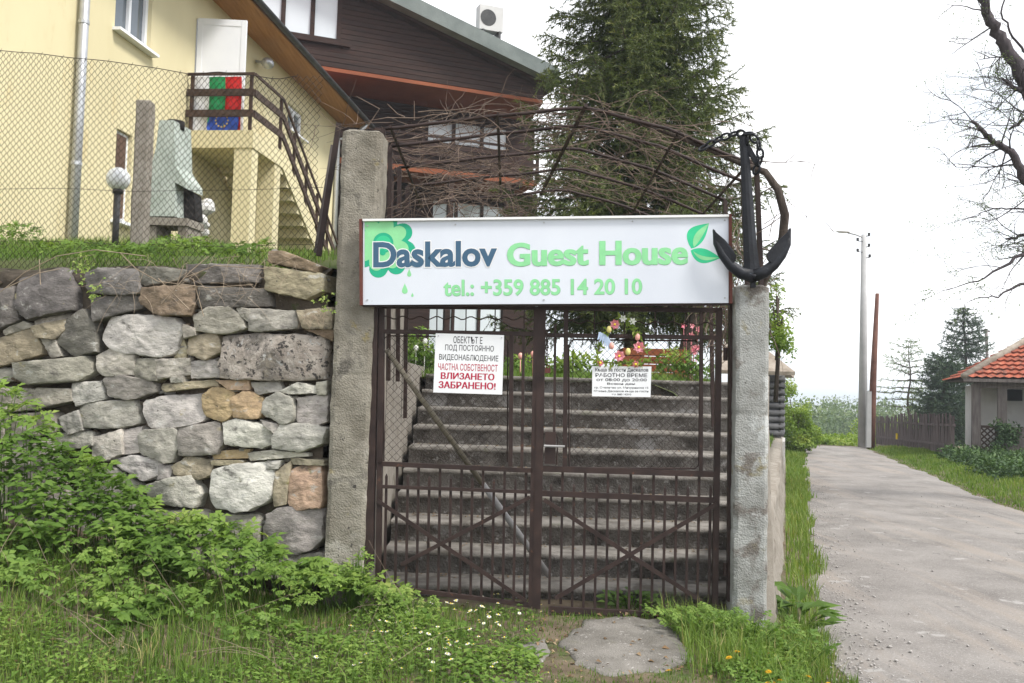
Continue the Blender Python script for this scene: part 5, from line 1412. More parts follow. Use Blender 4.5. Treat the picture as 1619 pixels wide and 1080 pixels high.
# ================================================================== chain-link fence on the terrace edge
FN = Plane(P(520, 300, 6.30), Vector((-2.2, .42, 0)))
if FN.u.x < 0: FN.u = -FN.u
fnc = thing('chain_link_fence', 'rusty chain link fence strung along the top of the stone wall', 'fence', FN.at(-1.3, 2.35))
tl = [(-220, 92), (0, 80), (60, 84), (110, 93), (170, 98), (250, 109), (300, 117), (340, 114), (395, 121), (440, 128), (470, 122), (535, 118)]
TL = [FN.loc(x, y) for x, y in tl]
def ftop(s):
    for i in range(len(TL) - 1):
        if s <= TL[i + 1][0]:
            t = (s - TL[i][0]) / (TL[i + 1][0] - TL[i][0]); return TL[i][1] + (TL[i + 1][1] - TL[i][1]) * t
    return TL[-1][1]
s0_, s1_ = TL[0][0], FN.loc(512, 300)[0]; cell = .0475; mb = MB()
def fpt(s, z, o): return FN.at(s + .010 * nz(s, z, 4.4, 2.5), z + .012 * nz(s, z, 8.4, 2.0), o + .05 * nz(s, z, 1.4, 1.2))
n_ = int((s1_ - s0_) / cell)
for i in range(n_):
    for sg_ in (1, -1):
        pts = []; k = 0; sb = s0_ + i * cell; z = ftop(sb) - .004
        sh_right = smooth((sb - s1_ + .30) / .3)
        while z > 2.30:
            s = sb + (cell * .5 * sg_ if k % 2 else 0.0)
            pts.append(fpt(s, z, .003 * sg_ * (1 if k % 2 else -1))); z -= cell * .54; k += 1
        mb.tube(pts, .0022, 3, cap=False)
obj('wire_mesh', mb, M['wire'], fnc)
mb = MB(); pts = [fpt(s, ftop(s) + .002, .0) for s in np.linspace(s0_, FN.loc(470, 122)[0], 60)]; mb.tube(pts, .0028, 4)
for i in range(2, 60, 3): p = pts[i]; mb.tube([p + Vector((-.006, 0, -.012)), p + Vector((.006, 0, .014))], .0018, 3)
obj('top_wire', mb, M['wire'], fnc)
for (y) in (300, 385):
    mb = MB(); mb.tube([fpt(s, FN.loc(250, y)[1] + .015 * math.sin(s * 2), .004) for s in np.linspace(s0_, s1_, 50)], .002, 3); obj('tension_wire', mb, M['wire'], fnc)
mb = MB(); mb.beam(P(536, 195, 6.28), P(504, 405, 6.28), .032, .032); obj('end_post', mb, M['iron'], fnc)
mb = MB(); mb.beam(P(527, 230, 6.36), P(500, 400, 6.4), .03, .03); obj('end_post', mb, M['old_wood'], fnc)
pa = FN.loc(-120, 200)[0]
mb = MB(); mb.beam(FN.at(pa, 2.2, -.03), FN.at(pa, 3.75, -.03), .05, .05); obj('post', mb, M['iron'], fnc)

# ================================================================== foliage helpers
def leaves_np(Pn, D, N, ln, wd, tint, fold=.18, bend=.15):
    """many folded pointed leaves as one array: base points, directions, normals"""
    n = len(Pn); D = D / np.linalg.norm(D, axis=1, keepdims=True)
    S = np.cross(D, N); S /= np.maximum(1e-6, np.linalg.norm(S, axis=1, keepdims=True)); N = np.cross(S, D)
    ln = ln[:, None]; wd = wd[:, None]
    v = np.stack([Pn, Pn + D * ln * .42 + S * wd * .5 + N * wd * fold - N * ln * bend * .2, Pn + D * ln - N * ln * bend, Pn + D * ln * .42 - S * wd * .5 + N * wd * fold - N * ln * bend * .2, Pn + D * ln * .5 - N * ln * bend * .3], 1)
    f = np.array([[0, 4, 1], [1, 4, 2], [0, 3, 4], [3, 2, 4]])
    F_all = (np.arange(n)[:, None, None] * 5 + f[None]).reshape(-1, 3)
    return v.reshape(-1, 3), F_all, np.repeat(tint, 5)
def tris_np(Pn, D, S, ln, wd, tint):
    n = len(Pn); v = np.stack([Pn - S * wd[:, None] * .5, Pn + S * wd[:, None] * .5, Pn + D * ln[:, None]], 1)
    return v.reshape(-1, 3), np.arange(n * 3).reshape(-1, 3), np.repeat(tint, 3)
def cat_(parts):
    V = []; Fc = []; T = []; b = 0
    for v, f, t in parts: V.append(v); Fc.append(f + b); T.append(t); b += len(v)
    return np.concatenate(V), np.concatenate(Fc), np.concatenate(T)
def rdir(n): 
    d = RNG.normal(size=(n, 3)); return d / np.linalg.norm(d, axis=1, keepdims=True)
def blades(Pn, h, wd, tint, lean=.45):
    """bent grass blades, two segments and a tip"""
    n = len(Pn); a = RNG.uniform(0, 2 * np.pi, n); d = np.stack([np.cos(a), np.sin(a), np.zeros(n)], 1)
    s = np.stack([-np.sin(a + RNG.normal(0, .5, n)), np.cos(a), np.zeros(n)], 1); l = RNG.uniform(.1, 1, n)[:, None] * lean
    up = np.array([0, 0, 1.0]); h = h[:, None]; wd = wd[:, None]
    m1 = Pn + up * h * .5 + d * h * l * .25; tip = Pn + up * h * (1 - .35 * l) + d * h * l
    v = np.stack([Pn - s * wd * .5, Pn + s * wd * .5, m1 + s * wd * .4, m1 - s * wd * .4, tip], 1)
    f = np.array([[0, 1, 2], [0, 2, 3], [3, 2, 4]]); Fc = (np.arange(n)[:, None, None] * 5 + f[None]).reshape(-1, 3)
    return v.reshape(-1, 3), Fc, np.repeat(tint, 5)
def inpoly(x, y, poly):
    c = False; n = len(poly); j = n - 1
    for i in range(n):
        if (poly[i][1] > y) != (poly[j][1] > y) and x < (poly[j][0] - poly[i][0]) * (y - poly[i][1]) / (poly[j][1] - poly[i][1]) + poly[i][0]: c = not c
        j = i
    return c
SLABW = []
for sp_ in SLABS:
    r = []
    for x, y in sp_:
        d = ray(x, y); q = CAMP + d * ((.16 - EYE) / d.z); r.append((q.x, q.y))
    cx = sum(a for a, _ in r) / len(r); cy = sum(b for _, b in r) / len(r)
    SLABW.append([(cx + (a - cx) * .90, cy + (b - cy) * .90) for a, b in r])

# ================================================================== grass on the verge (uncountable)
pts = []; hs_ = []; tn = []; wds = []
def scatter(n, xr, yr, fn):
    X = RNG.uniform(xr[0], xr[1], n); Y = RNG.uniform(yr[0], yr[1], n)
    for x, y in zip(X, Y):
        r = fn(x, y)
        if r: pts.append((x, y, gz(x, y) - .008)); hs_.append(r[0]); wds.append(r[1]); tn.append(r[2])
rr_ = random.Random(3)
def front(x, y):
    if x > road_l(y) + .05 + .14 * nz(0, y, 1.7, 1.3) + .10 * nz(x, y, 8, 6) + max(0, 5.5 - y) * .05: return None
    if y > 6.05 and x < wall_line(y) + .12: return None
    if any(inpoly(x, y, s) for s in SLABW): return None
    n1 = nz(x, y, 2.2, 1.6); n2 = nz(x, y, 6.2, 5)
    bare = math.exp(-((x - .35) / .75) ** 2 - ((y - 5.1) / .7) ** 2)
    dirt = bare * .42 + n2 * .32 + n1 * .2
    if rr_.random() < dirt: return None
    lush = smooth((-x - .3) / 1.6) * .7 + smooth((x - .85) / .5) * .55
    h = (.028 + .045 * rr_.random() + lush * (.02 + .07 * rr_.random())) * (1 + .5 * n1)
    h *= 1 - .5 * bare
    dryp = .03 + .10 * max(0, nz(x, y, 11, 1.2)) + .25 * smooth((-x - 1.7) / .6) * max(0, nz(x, y, 4.4, 1.7) + .1)
    t = .93 + .07 * rr_.random() if rr_.random() < dryp else max(0, min(.88, .42 + .34 * n1 + .18 * n2 + rr_.gauss(0, .14)))
    return h, rr_.uniform(.0035, .0065), t
scatter(56000, (-4.4, 2.6), (3.7, 6.35), front)
def strip(x, y):
    if x < wall_line(y) + .10 or x > road_l(y) + .03 + .14 * nz(0, y, 1.7, 1.3) + .12 * nz(x, y, 5.1, 5): return None
    n1 = nz(x, y, 2.2, 1.3)
    return rr_.uniform(.07, .20) * (1 + .4 * n1), .004 + .0009 * y * .6, max(0, min(.9, .60 + .25 * n1 + rr_.gauss(0, .15)))
scatter(150000, (1.5, 9.5), (6.0, 30.8), strip)
def verge(x, y):
    a = road_r(y) + .12 * nz(4, y, 2.7, 1.1) + .05 * nz(2, y, 9.1, 4.0)
    if x < a - .02 or x > a + 4.5 or (y > 24.3 and x > RH.at(sl0, 0).x - .2): return None
    n1 = nz(x, y, 2.2, .8)
    e = smooth((x - a) / .3)
    return rr_.uniform(.05, .13) * (1 + .5 * n1) * (.4 + .6 * e), .007 + .0006 * y, max(0, min(.92, .58 + .25 * n1 + rr_.gauss(0, .13)))
scatter(90000, (6.0, 15.5), (9.5, 31.2), verge)
# hump of grass in the middle of the lane
def tuft(x, y):
    t = (x - road_l(y)) / (road_r(y) - road_l(y))
    if not .40 < t < .72: return None
    if nz(x, y, 9.5, .55) + .4 * nz(x, y, 3, 3) < .42: return None
    return rr_.uniform(.02, .05), .008, rr_.uniform(.4, .95)
scatter(9000, (4, 11), (11, 30), tuft)
for i in range(len(pts)):
    x, y, z = pts[i]
G = blades(np.array(pts), np.array(hs_), np.array(wds), np.array(tn))
gv = mesh_obj('grass', G[0], G[1], M['grassm'], None, False, None, G[2], origin=(0, 5, 0))
tag(gv, 'short green grass of the verge before the gate and along the lane', 'grass', kind='stuff')
# lawn and terrace grass
pts = []; hs_ = []; tn = []; wds = []
for _ in range(26000):
    y = 9.6 + 11 * rr_.random() ** 1.6; x = rr_.uniform(-.9, wall_line(y) - .15)
    pts.append((x, y, lawnz(x, y) - .01)); n1 = nz(x, y, 3, .9)
    hs_.append(rr_.uniform(.06, .16) * (1 + .9 * n1)); wds.append(.009); tn.append(max(0, min(.9, .5 + .3 * n1 + rr_.gauss(0, .14))))
for _ in range(26000):
    x = rr_.uniform(-6.5, -.95); y = wally(x) + .40 + 6 * rr_.random() ** 1.3
    if nz(x, y, 5, 2.2) < -.1 and y < 7.4: continue
    pts.append((x, y, upz(x, y) - .01)); n1 = nz(x, y, 3, .9)
    hs_.append(rr_.uniform(.04, .12) * (1 + .7 * n1)); wds.append(.006); tn.append(max(0, min(.92, .5 + .3 * n1 + rr_.gauss(0, .14))))
G = blades(np.array(pts), np.array(hs_), np.array(wds), np.array(tn))
tag(mesh_obj('garden_grass', G[0], G[1], M['grassm'], None, False, None, G[2], origin=(0, 8, 1.7)), 'loose green grass of the garden terrace above the wall', 'grass', kind='stuff')

# ================================================================== undergrowth on the bank below the wall (uncountable)
topl = [(-320, 560), (-60, 592), (0, 604), (40, 628), (80, 665), (110, 705), (170, 735), (230, 790), (300, 812), (370, 822), (430, 838), (470, 895), (520, 890), (560, 915), (610, 930), (680, 945)]
def tly(px):
    for i in range(len(topl) - 1):
        if px <= topl[i + 1][0]:
            t = (px - topl[i][0]) / (topl[i + 1][0] - topl[i][0]); return topl[i][1] + (topl[i + 1][1] - topl[i][1]) * t
    return topl[-1][1]
stems = MB(); LP = []; LD = []; LN_ = []; LL = []; LW = []; LT = []
rnd = random.Random(77)
def compound(p, axis, nrm, size, tint, k=5):
    """a leaf of three to seven toothed leaflets on a stalk"""
    axis = axis.normalized(); s = axis.cross(nrm); 
    if s.length < 1e-4: return
    s.normalize(); nrm = s.cross(axis).normalized()
    end = p + axis * size * 1.2
    stems.tube([p, end], [.0016, .001], 3, cap=False)
    spots = [(1.2, 0)] + [(1.0 - .42 * ((i) // 2), (1 if i % 2 else -1)) for i in range(k - 1)]
    for (t, sd_) in spots:
        q = p + axis * size * t; d = axis if sd_ == 0 else (axis * .45 + s * sd_)
        d = d + Vector((rnd.uniform(-.15, .15), rnd.uniform(-.15, .15), rnd.uniform(-.25, .05)))
        l = size * rnd.uniform(.75, 1.05); LP.append(q); LD.append(d); LN_.append(nrm + Vector((rnd.uniform(-.25, .25), rnd.uniform(-.25, .25), 0))); LL.append(l); LW.append(l * rnd.uniform(.52, .66)); LT.append(max(0, min(1, tint + rnd.gauss(0, .08))))
for i in range(3300):
    px = rnd.uniform(-300, 640); yt = tly(px) + 26 * nz(px * .02, 3.3, 1.1) + rnd.uniform(-8, 10)
    u_ = rnd.random() ** 1.25
    bot = 1010 if px < 420 else 985 - (px - 420) * .12
    if px > 470: u_ = u_ * .75
    py = yt + (bot - yt) * u_
    D0 = 5.92 + max(0, (300 - px)) / 300 * .22
    depth = D0 - (D0 - 4.75) * u_ ** .9 * (.9 if px < 470 else .55) + rnd.uniform(0, .22)
    p = P(px, py, depth)
    g0 = gz(p.x, p.y)
    if p.z < g0 + .03: p.z = g0 + rnd.uniform(.03, .14)
    clump = nz(p.x, p.y, p.z, 2.6)
    if u_ > .40 and clump < .05 and rnd.random() < .85: continue
    if px > 440 and rnd.random() < .45: continue
    a = rnd.uniform(0, 2 * math.pi)
    axis = Vector((math.cos(a), math.sin(a) - .35, rnd.uniform(-.25, .55)))
    nrm = Vector((rnd.uniform(-.4, .4), -.55 + rnd.uniform(-.3, .3), 1.0))
    light = .54 + .46 * clump + (.10 if u_ < .35 else -.06)
    sp_k = nz(p.x * 1.3, p.y * 1.3, p.z * 1.3 + 9.0)
    if sp_k > .22:                     # nettle-like single leaves in whorls
        for q_ in range(5):
            aa_ = a + q_ * 1.26; LP.append(p + Vector((0, 0, -.012 * q_))); LD.append(Vector((math.cos(aa_), math.sin(aa_) - .2, rnd.uniform(-.3, .3)))); LN_.append(nrm)
            l = rnd.uniform(.045, .085); LL.append(l); LW.append(l * .5); LT.append(max(0, min(1, light - .16 + rnd.gauss(0, .07))))
    elif sp_k < -.25:                  # small pale leaves
        compound(p, axis, nrm, rnd.uniform(.020, .034), light + .14, 7)
        compound(p + Vector((.02, -.02, .03)), -axis, nrm, rnd.uniform(.018, .03), light + .1, 5)
    else: compound(p, axis, nrm, rnd.uniform(.036, .075) * (1.0 if u_ < .4 else .75), light, rnd.choice((3, 5, 5, 7)))
    if i % 5 == 0:
        b = Vector((p.x + rnd.uniform(-.1, .1), p.y + rnd.uniform(0, .12), g0 - .02)); mid = (p + b) / 2 + Vector((rnd.uniform(-.05, .05), 0, 0)); stems.tube([b, mid, p], [.004, .003, .002], 4, cap=False, tint=.3)
V1 = leaves_np(np.array(LP), np.array(LD), np.array(LN_), np.array(LL), np.array(LW), np.array(LT))
ug = mesh_obj('undergrowth', V1[0], V1[1], M['clump'], None, False, None, V1[2], origin=(-1.8, 5.4, .3))
tag(ug, 'dense light green leafy undergrowth on the bank below the stone wall', 'undergrowth', kind='stuff')
sv = mesh_obj('stems', stems.v, stems.f, M['clump'], ug, False, None, stems.t)
# finer weeds and long grass mixed through the bank
LP = []; LD = []; LN_ = []; LL = []; LW = []; LT = []
pts = []; hs_ = []; wds = []; tn = []
for i in range(52000):
    x = rnd.uniform(-3.6, .2) if i % 4 else rnd.uniform(.85, 1.75); y = rnd.uniform(4.0, 5.95) 
    if x > .2 and (x > road_l(y) - .12 or any(inpoly(x, y, s) for s in SLABW) or nz(x, y, 3, 2) < -.05 - .3 * smooth((x - .8) / .5)): continue
    c = nz(x, y, 8.8, 2.1); 
    if c < -.12 or rnd.random() > .35 + c: continue
    p = Vector((x, y, gz(x, y) + rnd.uniform(.01, .05 + .12 * max(0, c))))
    a = rnd.uniform(0, 6.28); d = Vector((math.cos(a), math.sin(a), rnd.uniform(-.1, .8)))
    LP.append(p); LD.append(d); LN_.append(Vector((rnd.uniform(-.4, .4), rnd.uniform(-.6, .2), 1))); l = rnd.uniform(.018, .040) * (1.5 if nz(x, y, 2.8, 2.5) > .15 else 1); LL.append(l); LW.append(l * rnd.uniform(.3, .6)); LT.append(max(0, min(1, .42 + .35 * c + rnd.gauss(0, .13))))
V1 = leaves_np(np.array(LP), np.array(LD), np.array(LN_), np.array(LL), np.array(LW), np.array(LT))
tag(mesh_obj('weeds', V1[0], V1[1], M['clump'], None, False, None, V1[2], origin=(-1, 5, .2)), 'low broad leaved weeds scattered through the verge grass', 'weeds', kind='stuff')
for i in range(3800):
    x = rnd.uniform(-3.8, -.2); y = rnd.uniform(3.9, 5.8); c = nz(x, y, 1.8, 1.9)
    if c < .05: continue
    pts.append((x, y, gz(x, y) - .01)); hs_.append(rnd.uniform(.08, .24)); wds.append(rnd.uniform(.003, .006)); dry = x < -1.7 and nz(x, y, 5.8, 1.5) > .02
    tn.append(rnd.uniform(.9, 1) if dry and rnd.random() < .7 else rnd.uniform(.25, .8))
for i in range(5200):                             # ragged tall grass by the lane
    x = rnd.uniform(.95, 2.0); y = rnd.uniform(4.3, 6.3); c = nz(x, y, 2.8, 2.4)
    if x > road_l(y) + .06 + .1 * nz(x, y, 3, 4) or (y > 6.0 and x < wall_line(y) + .05) or c < -.15 or any(inpoly(x, y, s) for s in SLABW): continue
    pts.append((x, y, gz(x, y) - .01)); hs_.append(rnd.uniform(.08, .22) * (1 + .6 * c)); wds.append(rnd.uniform(.003, .006)); tn.append(rnd.uniform(.3, .85) if rnd.random() < .93 else rnd.uniform(.9, 1))
G = blades(np.array(pts), np.array(hs_), np.array(wds), np.array(tn), .8)
tag(mesh_obj('long_grass', G[0], G[1], M['grassm'], None, False, None, G[2], origin=(-2, 5, .2)), 'tufts of long partly dry grass on the bank and by the lane', 'grass', kind='stuff')

# weeds growing on top of the wall under the fence
LP = []; LD = []; LN_ = []; LL = []; LW = []; LT = []; stems = MB()
for i in range(900):
    px = rnd.uniform(-200, 430); hgt = 14 + 34 * max(0, nz(px * .012, 1.2, 5)) + (30 if px < 70 else 0) + (16 if 250 < px < 330 else 0)
    py = 408 - rnd.random() ** .8 * hgt - 4; p = P(px, py, 6.25 + rnd.uniform(0, .35) + max(0, 400 - px) / 400 * .3)
    a = rnd.uniform(0, 6.28); compound(p, Vector((math.cos(a), math.sin(a) - .2, rnd.uniform(-.1, .9))), Vector((rnd.uniform(-.4, .4), -.6, 1)), rnd.uniform(.020, .042), .52 + .4 * nz(px * .03, py * .03, 2), rnd.choice((3, 5)))
for (cx, cy, n) in ((133, 425, 26), (157, 458, 16), (515, 480, 18), (470, 930, 20)):
    for i in range(n):
        p = P(cx + rnd.gauss(0, 9), cy + rnd.gauss(0, 9), 5.98 if cy < 900 else 5.7); compound(p, Vector((rnd.uniform(-1, 1), -.6, rnd.uniform(-.5, .6))), Vector((rnd.uniform(-.3, .3), -1, .5)), rnd.uniform(.014, .026), .85, 3)
V1 = leaves_np(np.array(LP), np.array(LD), np.array(LN_), np.array(LL), np.array(LW), np.array(LT))
wt = mesh_obj('wall_weeds', V1[0], V1[1], M['clump'], None, False, None, V1[2], origin=(-2, 6.4, 2.35))
tag(wt, 'green weeds sprouting along the top of the stone wall', 'weeds', kind='stuff'); mesh_obj('stems', stems.v, stems.f, M['clump'], wt, False, None, stems.t)
# dead bramble stems trailing over the wall
ds = MB()
for pl__ in ([(0, 462), (40, 430), (90, 405), (150, 395), (230, 405)], [(10, 455), (60, 432), (95, 425)], [(190, 400), (215, 425), (250, 445), (330, 455), (400, 450)], [(290, 420), (280, 450), (268, 480)],
             [(330, 405), (300, 430), (255, 480)], [(250, 440), (275, 465), (300, 490)], [(62, 410), (64, 450)], [(305, 440), (315, 475), (322, 500)], [(290, 440), (340, 420), (420, 425), (470, 405)]):
    ds.tube([P(x, y, 5.99 - .04 * rnd.random()) for x, y in pl__], .0028, 4)
for i in range(70):
    px = rnd.uniform(150, 480); p = P(px, rnd.uniform(398, 470), 5.98); cane(p, Vector((rnd.uniform(-1, 1), -.25, rnd.uniform(-1, .3))), rnd.uniform(.08, .3), .0016, .05, .25, ds, 6, 3)
for i in range(40):
    p = P(rnd.uniform(478, 515), rnd.uniform(488, 505), 6.0); cane(p, Vector((rnd.uniform(-1, .6), -.3, rnd.uniform(-1, .1))), rnd.uniform(.05, .16), .0016, .05, .25, ds, 5, 3)
for i in range(70):
    x = rnd.uniform(-3.2, -.4); y = rnd.uniform(4.6, 5.85); p = Vector((x, y, gz(x, y))); cane(p, Vector((rnd.uniform(-1, 1), rnd.uniform(-.6, .2), rnd.uniform(.1, 1.3))), rnd.uniform(.2, .6), .0022, .08, .16, ds, 7, 3)
tag(obj('dead_brambles', ds, M['dry'], None), 'dry pale bramble stems trailing over the stone wall and bank', 'brambles', kind='stuff')

# dead leaves lying about (uncountable)
LP = []; LD = []; LN_ = []; LL = []; LW = []; LT = []
for i in range(2600):
    x = rnd.uniform(-3.6, 1.75); y = rnd.uniform(4.0, 6.1)
    if x > road_l(y) or rnd.random() > .35 + .8 * nz(x, y, 6.6, 1.5) + .5 * math.exp(-((y - 5.95) / .25) ** 2): continue
    a = rnd.uniform(0, 6.28); LP.append(Vector((x, y, gz(x, y) + rnd.uniform(.004, .03)))); LD.append(Vector((math.cos(a), math.sin(a), rnd.uniform(-.2, .3)))); LN_.append(Vector((rnd.uniform(-.5, .5), rnd.uniform(-.5, .5), 1)))
    l = rnd.uniform(.015, .045); LL.append(l); LW.append(l * rnd.uniform(.35, .7)); LT.append(rnd.random())
for i in range(500):
    k = rnd.randint(0, 8); x = rnd.uniform(-.8, 1.5); y = 6.42 + .352 * k + rnd.uniform(.16, .34); z = .25 + .1615 * k + .012
    a = rnd.uniform(0, 6.28); LP.append(Vector((x, y, z))); LD.append(Vector((math.cos(a), math.sin(a), .1))); LN_.append(Vector((0, 0, 1))); l = rnd.uniform(.015, .04); LL.append(l); LW.append(l * .5); LT.append(rnd.random() * .8)
V1 = leaves_np(np.array(LP), np.array(LD), np.array(LN_), np.array(LL), np.array(LW), np.array(LT), .3, .3)
tag(mesh_obj('leaf_litter', V1[0], V1[1], M['litter'], None, False, None, V1[2], origin=(-1, 5, .2)), 'brown dead leaves lying in the grass and on the steps', 'litter', kind='stuff')

# separate plants ---------------------------------------------------
def plant(name, label, px, Y, n, size, spread, hgt, tint, m='clump', narrow=.5, k=3, group=None, up=.5):
    global stems, LP, LD, LN_, LL, LW, LT
    stems = MB(); LP = []; LD = []; LN_ = []; LL = []; LW = []; LT = []
    bx = P(px, 800, Y).x; b = Vector((bx, Y, gz(bx, Y)))
    for i in range(n):
        a = rnd.uniform(0, 6.28); r_ = spread * rnd.random() ** .55; lob = .75 + .5 * abs(nz(math.cos(a) * 1.3 + px, math.sin(a) * 1.3, r_ * 5 + Y, 1.7)); r_ *= lob; z = hgt * rnd.random() ** .7 * (1 - .4 * r_ / spread) * (.7 + .7 * abs(nz(a * 2.0, px, 3, 1.3)))
        p = b + Vector((math.cos(a) * r_, math.sin(a) * r_ * .8, z + .02)); d = Vector((math.cos(a), math.sin(a), up + rnd.uniform(-.3, .4)))
        if k == 1:
            LP.append(p); LD.append(d); LN_.append(Vector((0, -.3, 1))); l = size * rnd.uniform(.7, 1.15); LL.append(l); LW.append(l * narrow * rnd.uniform(.8, 1.1)); LT.append(max(0, min(1, tint + rnd.gauss(0, .12))))
        else: compound(p, d, Vector((rnd.uniform(-.3, .3), -.6, 1)), size * rnd.uniform(.7, 1.15), tint + rnd.gauss(0, .1), k)
        stems.tube([b + Vector((math.cos(a) * r_ * .3, math.sin(a) * r_ * .3, -.02)), p], [.004, .002], 3, cap=False, tint=.35)
    V1 = leaves_np(np.array(LP), np.array(LD), np.array(LN_), np.array(LL), np.array(LW), np.array(LT), .12, .3)
    nv = len(V1[0]); Vall = [tuple(v) for v in V1[0]] + [tuple(v) for v in stems.v]; Fall = [tuple(int(i) for i in f) for f in V1[1]] + [tuple(nv + i for i in f) for f in stems.f]
    o = mesh_obj(name, Vall, Fall, M[m], None, False, None, list(V1[2]) + list(stems.t), origin=b); return tag(o, label, 'plant', group)
plant('dock_plant', 'broad leaved dark green dock growing against the grey pillar by the lane', 1262, 6.3, 42, .20, .20, .26, .30, narrow=.42, k=1)
plant('weed_clump', 'bushy feathery green weed in front of the right gate post', 1120, 5.6, 80, .034, .30, .17, .6, narrow=.3, k=7)
plant('weed_clump', 'low leafy weed at the foot of the grey pillar', 1190, 5.6, 60, .038, .30, .17, .5, k=5)
plant('weed_clump', 'tall weed at the road edge beside the yellow dandelions', 1255, 5.5, 50, .042, .25, .17, .4, k=3)
plant('shrub_shoot', 'slim shrub shoot with small fresh leaves climbing the left gate post', 566, 5.9, 90, .030, .09, .42, .62, k=3)
plant('shrub_shoot', 'low sprawling shrub with fresh leaves at the foot of left gate leaf', 640, 5.8, 150, .026, .28, .13, .7, k=3)
plant('leafy_weed', 'rounded dark leaved weed inside the gate by the first step', 1000, 6.25, 60, .07, .22, .09, .35, narrow=.7, k=1)

# daisies and dandelions ---------------------------------------------
dm = MB()
for k in range(9):
    t = 2 * math.pi * k / 9; leaf_at(dm, Vector((0, 0, .05)), Vector((math.cos(t), math.sin(t), .25)), Vector((0, 0, 1)), .0095, .005, .6)
petal = mesh_obj('daisy', dm.v, dm.f, M['petal_w'], None, False, None, dm.t, origin=(0, 0, 0))
cm = MB(); cm.ball((0, 0, .052), .0032, 6, 4); centre = obj('disc', cm, M['star'], petal, True)
sm_ = MB(); sm_.tube([Vector((0, 0, -.01)), Vector((.003, 0, .03)), Vector((0, 0, .051))], .001, 3, tint=.4); stalk = mesh_obj('stalk', sm_.v, sm_.f, M['grassm'], petal, False, None, sm_.t)
def copies(proto, spots, label, cat, group, smin, smax):
    ch_ = list(proto.children); first = True
    for (x, y) in spots:
        o = proto if first else proto.copy()
        if not first:
            COL.objects.link(o)
            for c in ch_:
                cc = c.copy(); COL.objects.link(cc); cc.parent = o
        first = False
        s = rnd.uniform(smin, smax); o.location = (x, y, gz(x, y)); o.scale = (s, s, s); o.rotation_euler = (rnd.uniform(-.3, .5), rnd.uniform(-.35, .35), rnd.uniform(0, 6.28)); tag(o, label, cat, group)
spots = []
while len(spots) < 105:
    px, py = (rnd.gauss(690, 70), rnd.gauss(1005, 38)) if rnd.random() < .8 else (rnd.uniform(560, 900), rnd.uniform(960, 1075))
    if py < 955 or py > 1090: continue
    d = ray(px, py); q = CAMP + d * ((.16 - EYE) / d.z)
    if any(inpoly(q.x, q.y, s) for s in SLABW): continue
    spots.append((q.x, q.y))
copies(petal, spots, 'tiny white daisy in the short grass before the gate', 'daisy', 'daisies in the verge grass', 1.0, 1.7)
dm = MB()
for r_, n, l, up_ in ((0, 14, .016, .15), (1, 12, .013, .5), (2, 8, .009, 1.1)):
    for k in range(n):
        t = 2 * math.pi * (k + .3 * r_) / n; leaf_at(dm, Vector((0, 0, .075)), Vector((math.cos(t), math.sin(t), up_)), Vector((0, 0, 1)), l, .005, rnd.random())
dand = mesh_obj('dandelion', dm.v, dm.f, M['petal_y'], None, False, None, dm.t, origin=(0, 0, 0))
sm_ = MB(); sm_.tube([Vector((0, 0, -.01)), Vector((.006, 0, .04)), Vector((0, 0, .075))], .002, 4, tint=.4); mesh_obj('stalk', sm_.v, sm_.f, M['grassm'], dand, False, None, sm_.t)
spots = []
for (px, py) in ((1187, 1056), (1217, 1032), (1224, 1046), (1226, 1042), (1272, 1024), (1257, 1054), (1266, 1063), (1280, 1078), (1235, 1041), (1160, 1030), (1168, 1022), (1225, 1005), (1289, 1040), (1308, 1024), (1063, 1047)):
    d = ray(px, py); q = CAMP + d * ((.25 - EYE) / d.z); spots.append((q.x, q.y))
copies(dand, spots, 'yellow dandelion in the grass between gate pillar and lane', 'dandelion', 'dandelions beside the lane', .9, 1.3)
# gravel along the lane edges (uncountable)
gm = MB(); rnd = random.Random(5)
V = []; Fc = []
octa = np.array([(1, 0, 0), (-1, 0, 0), (0, 1, 0), (0, -1, 0), (0, 0, 1), (0, 0, -1)], float); of = np.array([(0, 2, 4), (2, 1, 4), (1, 3, 4), (3, 0, 4), (2, 0, 5), (1, 2, 5), (3, 1, 5), (0, 3, 5)])
NG_ = 3200; b = 0
for i in range(NG_):
    if i % 10 < 6:
        y = 4.2 + 14 * rnd.random() ** 1.7; x = road_l(y) + abs(rnd.gauss(0, .22)) - .03
    else:
        y = 4.5 + 12 * rnd.random() ** 1.3; x = rnd.uniform(road_l(y), road_r(y))
        if nz(x, y, 4.5, 1.1) < .1: continue
    r_ = rnd.uniform(.003, .009) * (1 + .8 * rnd.random() ** 4)
    t = (x - road_l(y)) / (road_r(y) - road_l(y)); zz = gz(x, y) + .012 + .035 * min(1, max(0, min(t, 1 - t)) * 6) + .012 * nz(x, y, 0, 1.2)
    sc3 = np.array([rnd.uniform(.7, 1.4), rnd.uniform(.7, 1.4), rnd.uniform(.4, .9)]) * r_
    V.append((octa + RNG.normal(0, .18, (6, 3))) * sc3 + np.array([x, y, zz])); Fc.append(of + b); b += 6
tag(mesh_obj('gravel', np.concatenate(V), np.concatenate(Fc), M['gravel'], None, False, None, None, origin=(3, 8, 0)), 'loose pale gravel strewn over the lane and its edge', 'gravel', kind='stuff')
